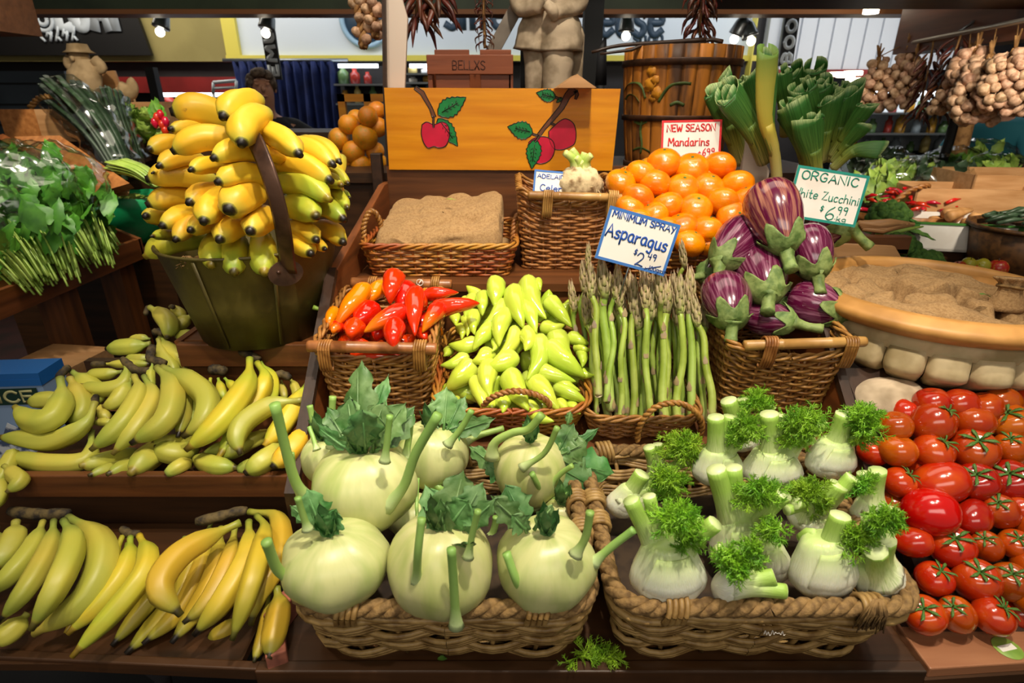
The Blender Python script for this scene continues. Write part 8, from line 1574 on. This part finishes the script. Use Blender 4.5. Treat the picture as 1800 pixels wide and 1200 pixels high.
    for sd, (el, wr) in zip((-1, 1), arms): i0 = len(C2); sh = (sd * .175, 0, 1.36); C2 += [sh, (sh[0] + el[0] * .85, sh[1] + el[1] * .85, sh[2] + el[2] * .85)]; R2 += [.074, .064]; E2 += [(2, i0), (i0, i0 + 1)]
    o = bpy.data.objects.new('shirt', skinned('shirt', [L(*c) for c in C2], E2, [sc_(r) for r in R2], shirt)); COL.objects.link(o); o.parent = t
    C3 = [(0, 0, .95), (0, 0, .90)]; R3 = [(.160, .122), (.158, .12)]; E3 = [(0, 1)]
    for sd in (-1, 1): i0 = len(C3); C3 += [(sd * .09, 0, .84), (sd * .10, -.02, .48), (sd * .10, .01, .10)]; R3 += [.100, .074, .062]; E3 += [(1, i0), (i0, i0 + 1), (i0 + 1, i0 + 2)]
    o = bpy.data.objects.new('trousers', skinned('trousers', [L(*c) for c in C3], E3, [sc_(r) for r in R3], trousers)); COL.objects.link(o); o.parent = t
    m = MB()
    for k in range(70):
        rn = random.Random(k); z = rn.uniform(-.35, 1); a = k * 2.4; q = sqrt(1 - z * z); x, y = cos(a) * q, sin(a) * q
        if y < -.45 and z < .55: continue
        m.ball(L(x * .070, y * .088 - .005, 1.625 + z * .075), .026 * s, n=7, k=5)
    hm = m.build('hair', hairc, t, origin=(0, 0, 0))
    return t
ft = at(460, 170, 4.0); ft.z = 0; pp_ = person('person in black shirt looking down, hand on hip, before the navy curtain', (ft.x, 4.0, 0), 1.66, 25, .25, (((-.10, -.02, -.25), (.03, -.22, -.10)), ((.26, .06, -.17), (-.20, -.10, -.14))), mk('black_shirt', '#121216', rough=.8), mk('dark_trousers', '#1a1a20', rough=.8), mk('grey_brown_hair', '#4a3c30', '#6d5c4c', ns=60, rough=.7))
ft = at(1775, 240, 3.9); person('person in teal shirt bending behind the garlic stall', (ft.x, 3.9, 0), 1.66, -60, .55, (((-.10, -.10, -.24), (.05, -.24, -.05)), ((.10, -.12, -.22), (.0, -.24, .02))), mk('teal_shirt', '#1f6a78', rough=.8), mk('dark_trousers_two', '#20242c', rough=.8), mk('brown_hair', '#3a2a20', rough=.7))
# ------------------------------------------------------------ small bits
m = MB(); T = TR(-.292, .50, .866) @ RZ(25); m.box((-.012, -.02, 0), (.012, .02, .022), T=T); tag(m.build('wood_offcut', mk('pinkish_offcut', '#a8624a', '#7d4636', ns=40, rough=.8), smooth=False, bevel=.002), 'chipped pinkish wood offcut at the counter edge by the bananas', 'offcut')
m = MB(); T = TR(-.30, .545, .866) @ RZ(-15); m.box((-.01, -.022, 0), (.01, .022, .035), T=T); tag(m.build('wood_offcut', bpy.data.materials['pinkish_offcut'], smooth=False, bevel=.002), 'taller pinkish wood offcut behind the chipped one', 'offcut')
p = at(1784, 1122, .503); T = TR(p.x, .506, .8685) @ RZ(12); m = MB(); m.lathe([(0, .0008), (.016, .0006), (.0165, 0)], n=20, T=T); t = m.build('produce_sticker', M['lettuce']); tag(t, 'round green and white produce sticker on the tomato ledge', 'sticker'); m = MB(); m.box((-.012, -.004, .0007), (.010, .004, .0011), T=T); part(m, 'white_band', M['card'], t, smooth=False)
m = MB(); q = at(785, 352, 1.33); leaf(m, q + V((0, 0, .002)), (1, -.2, .3), (0, 0, 1), .022, .006, seed=3, nu=6, nv=4, lobes=2); tag(m.build('leaf_scrap', M['stems']), 'small green leaf scrap at the back of the folded sack', 'leaf')
m = MB(); q = at(770, 1152, .492); q.z = .867; leaf(m, q, (1, .2, .1), (0, 0, 1), .012, .004, seed=5, nu=5, nv=4, lobes=1); tag(m.build('leaf_scrap', M['calyx_green']), 'tiny green scrap on the counter lip under the kohlrabi basket', 'leaf')
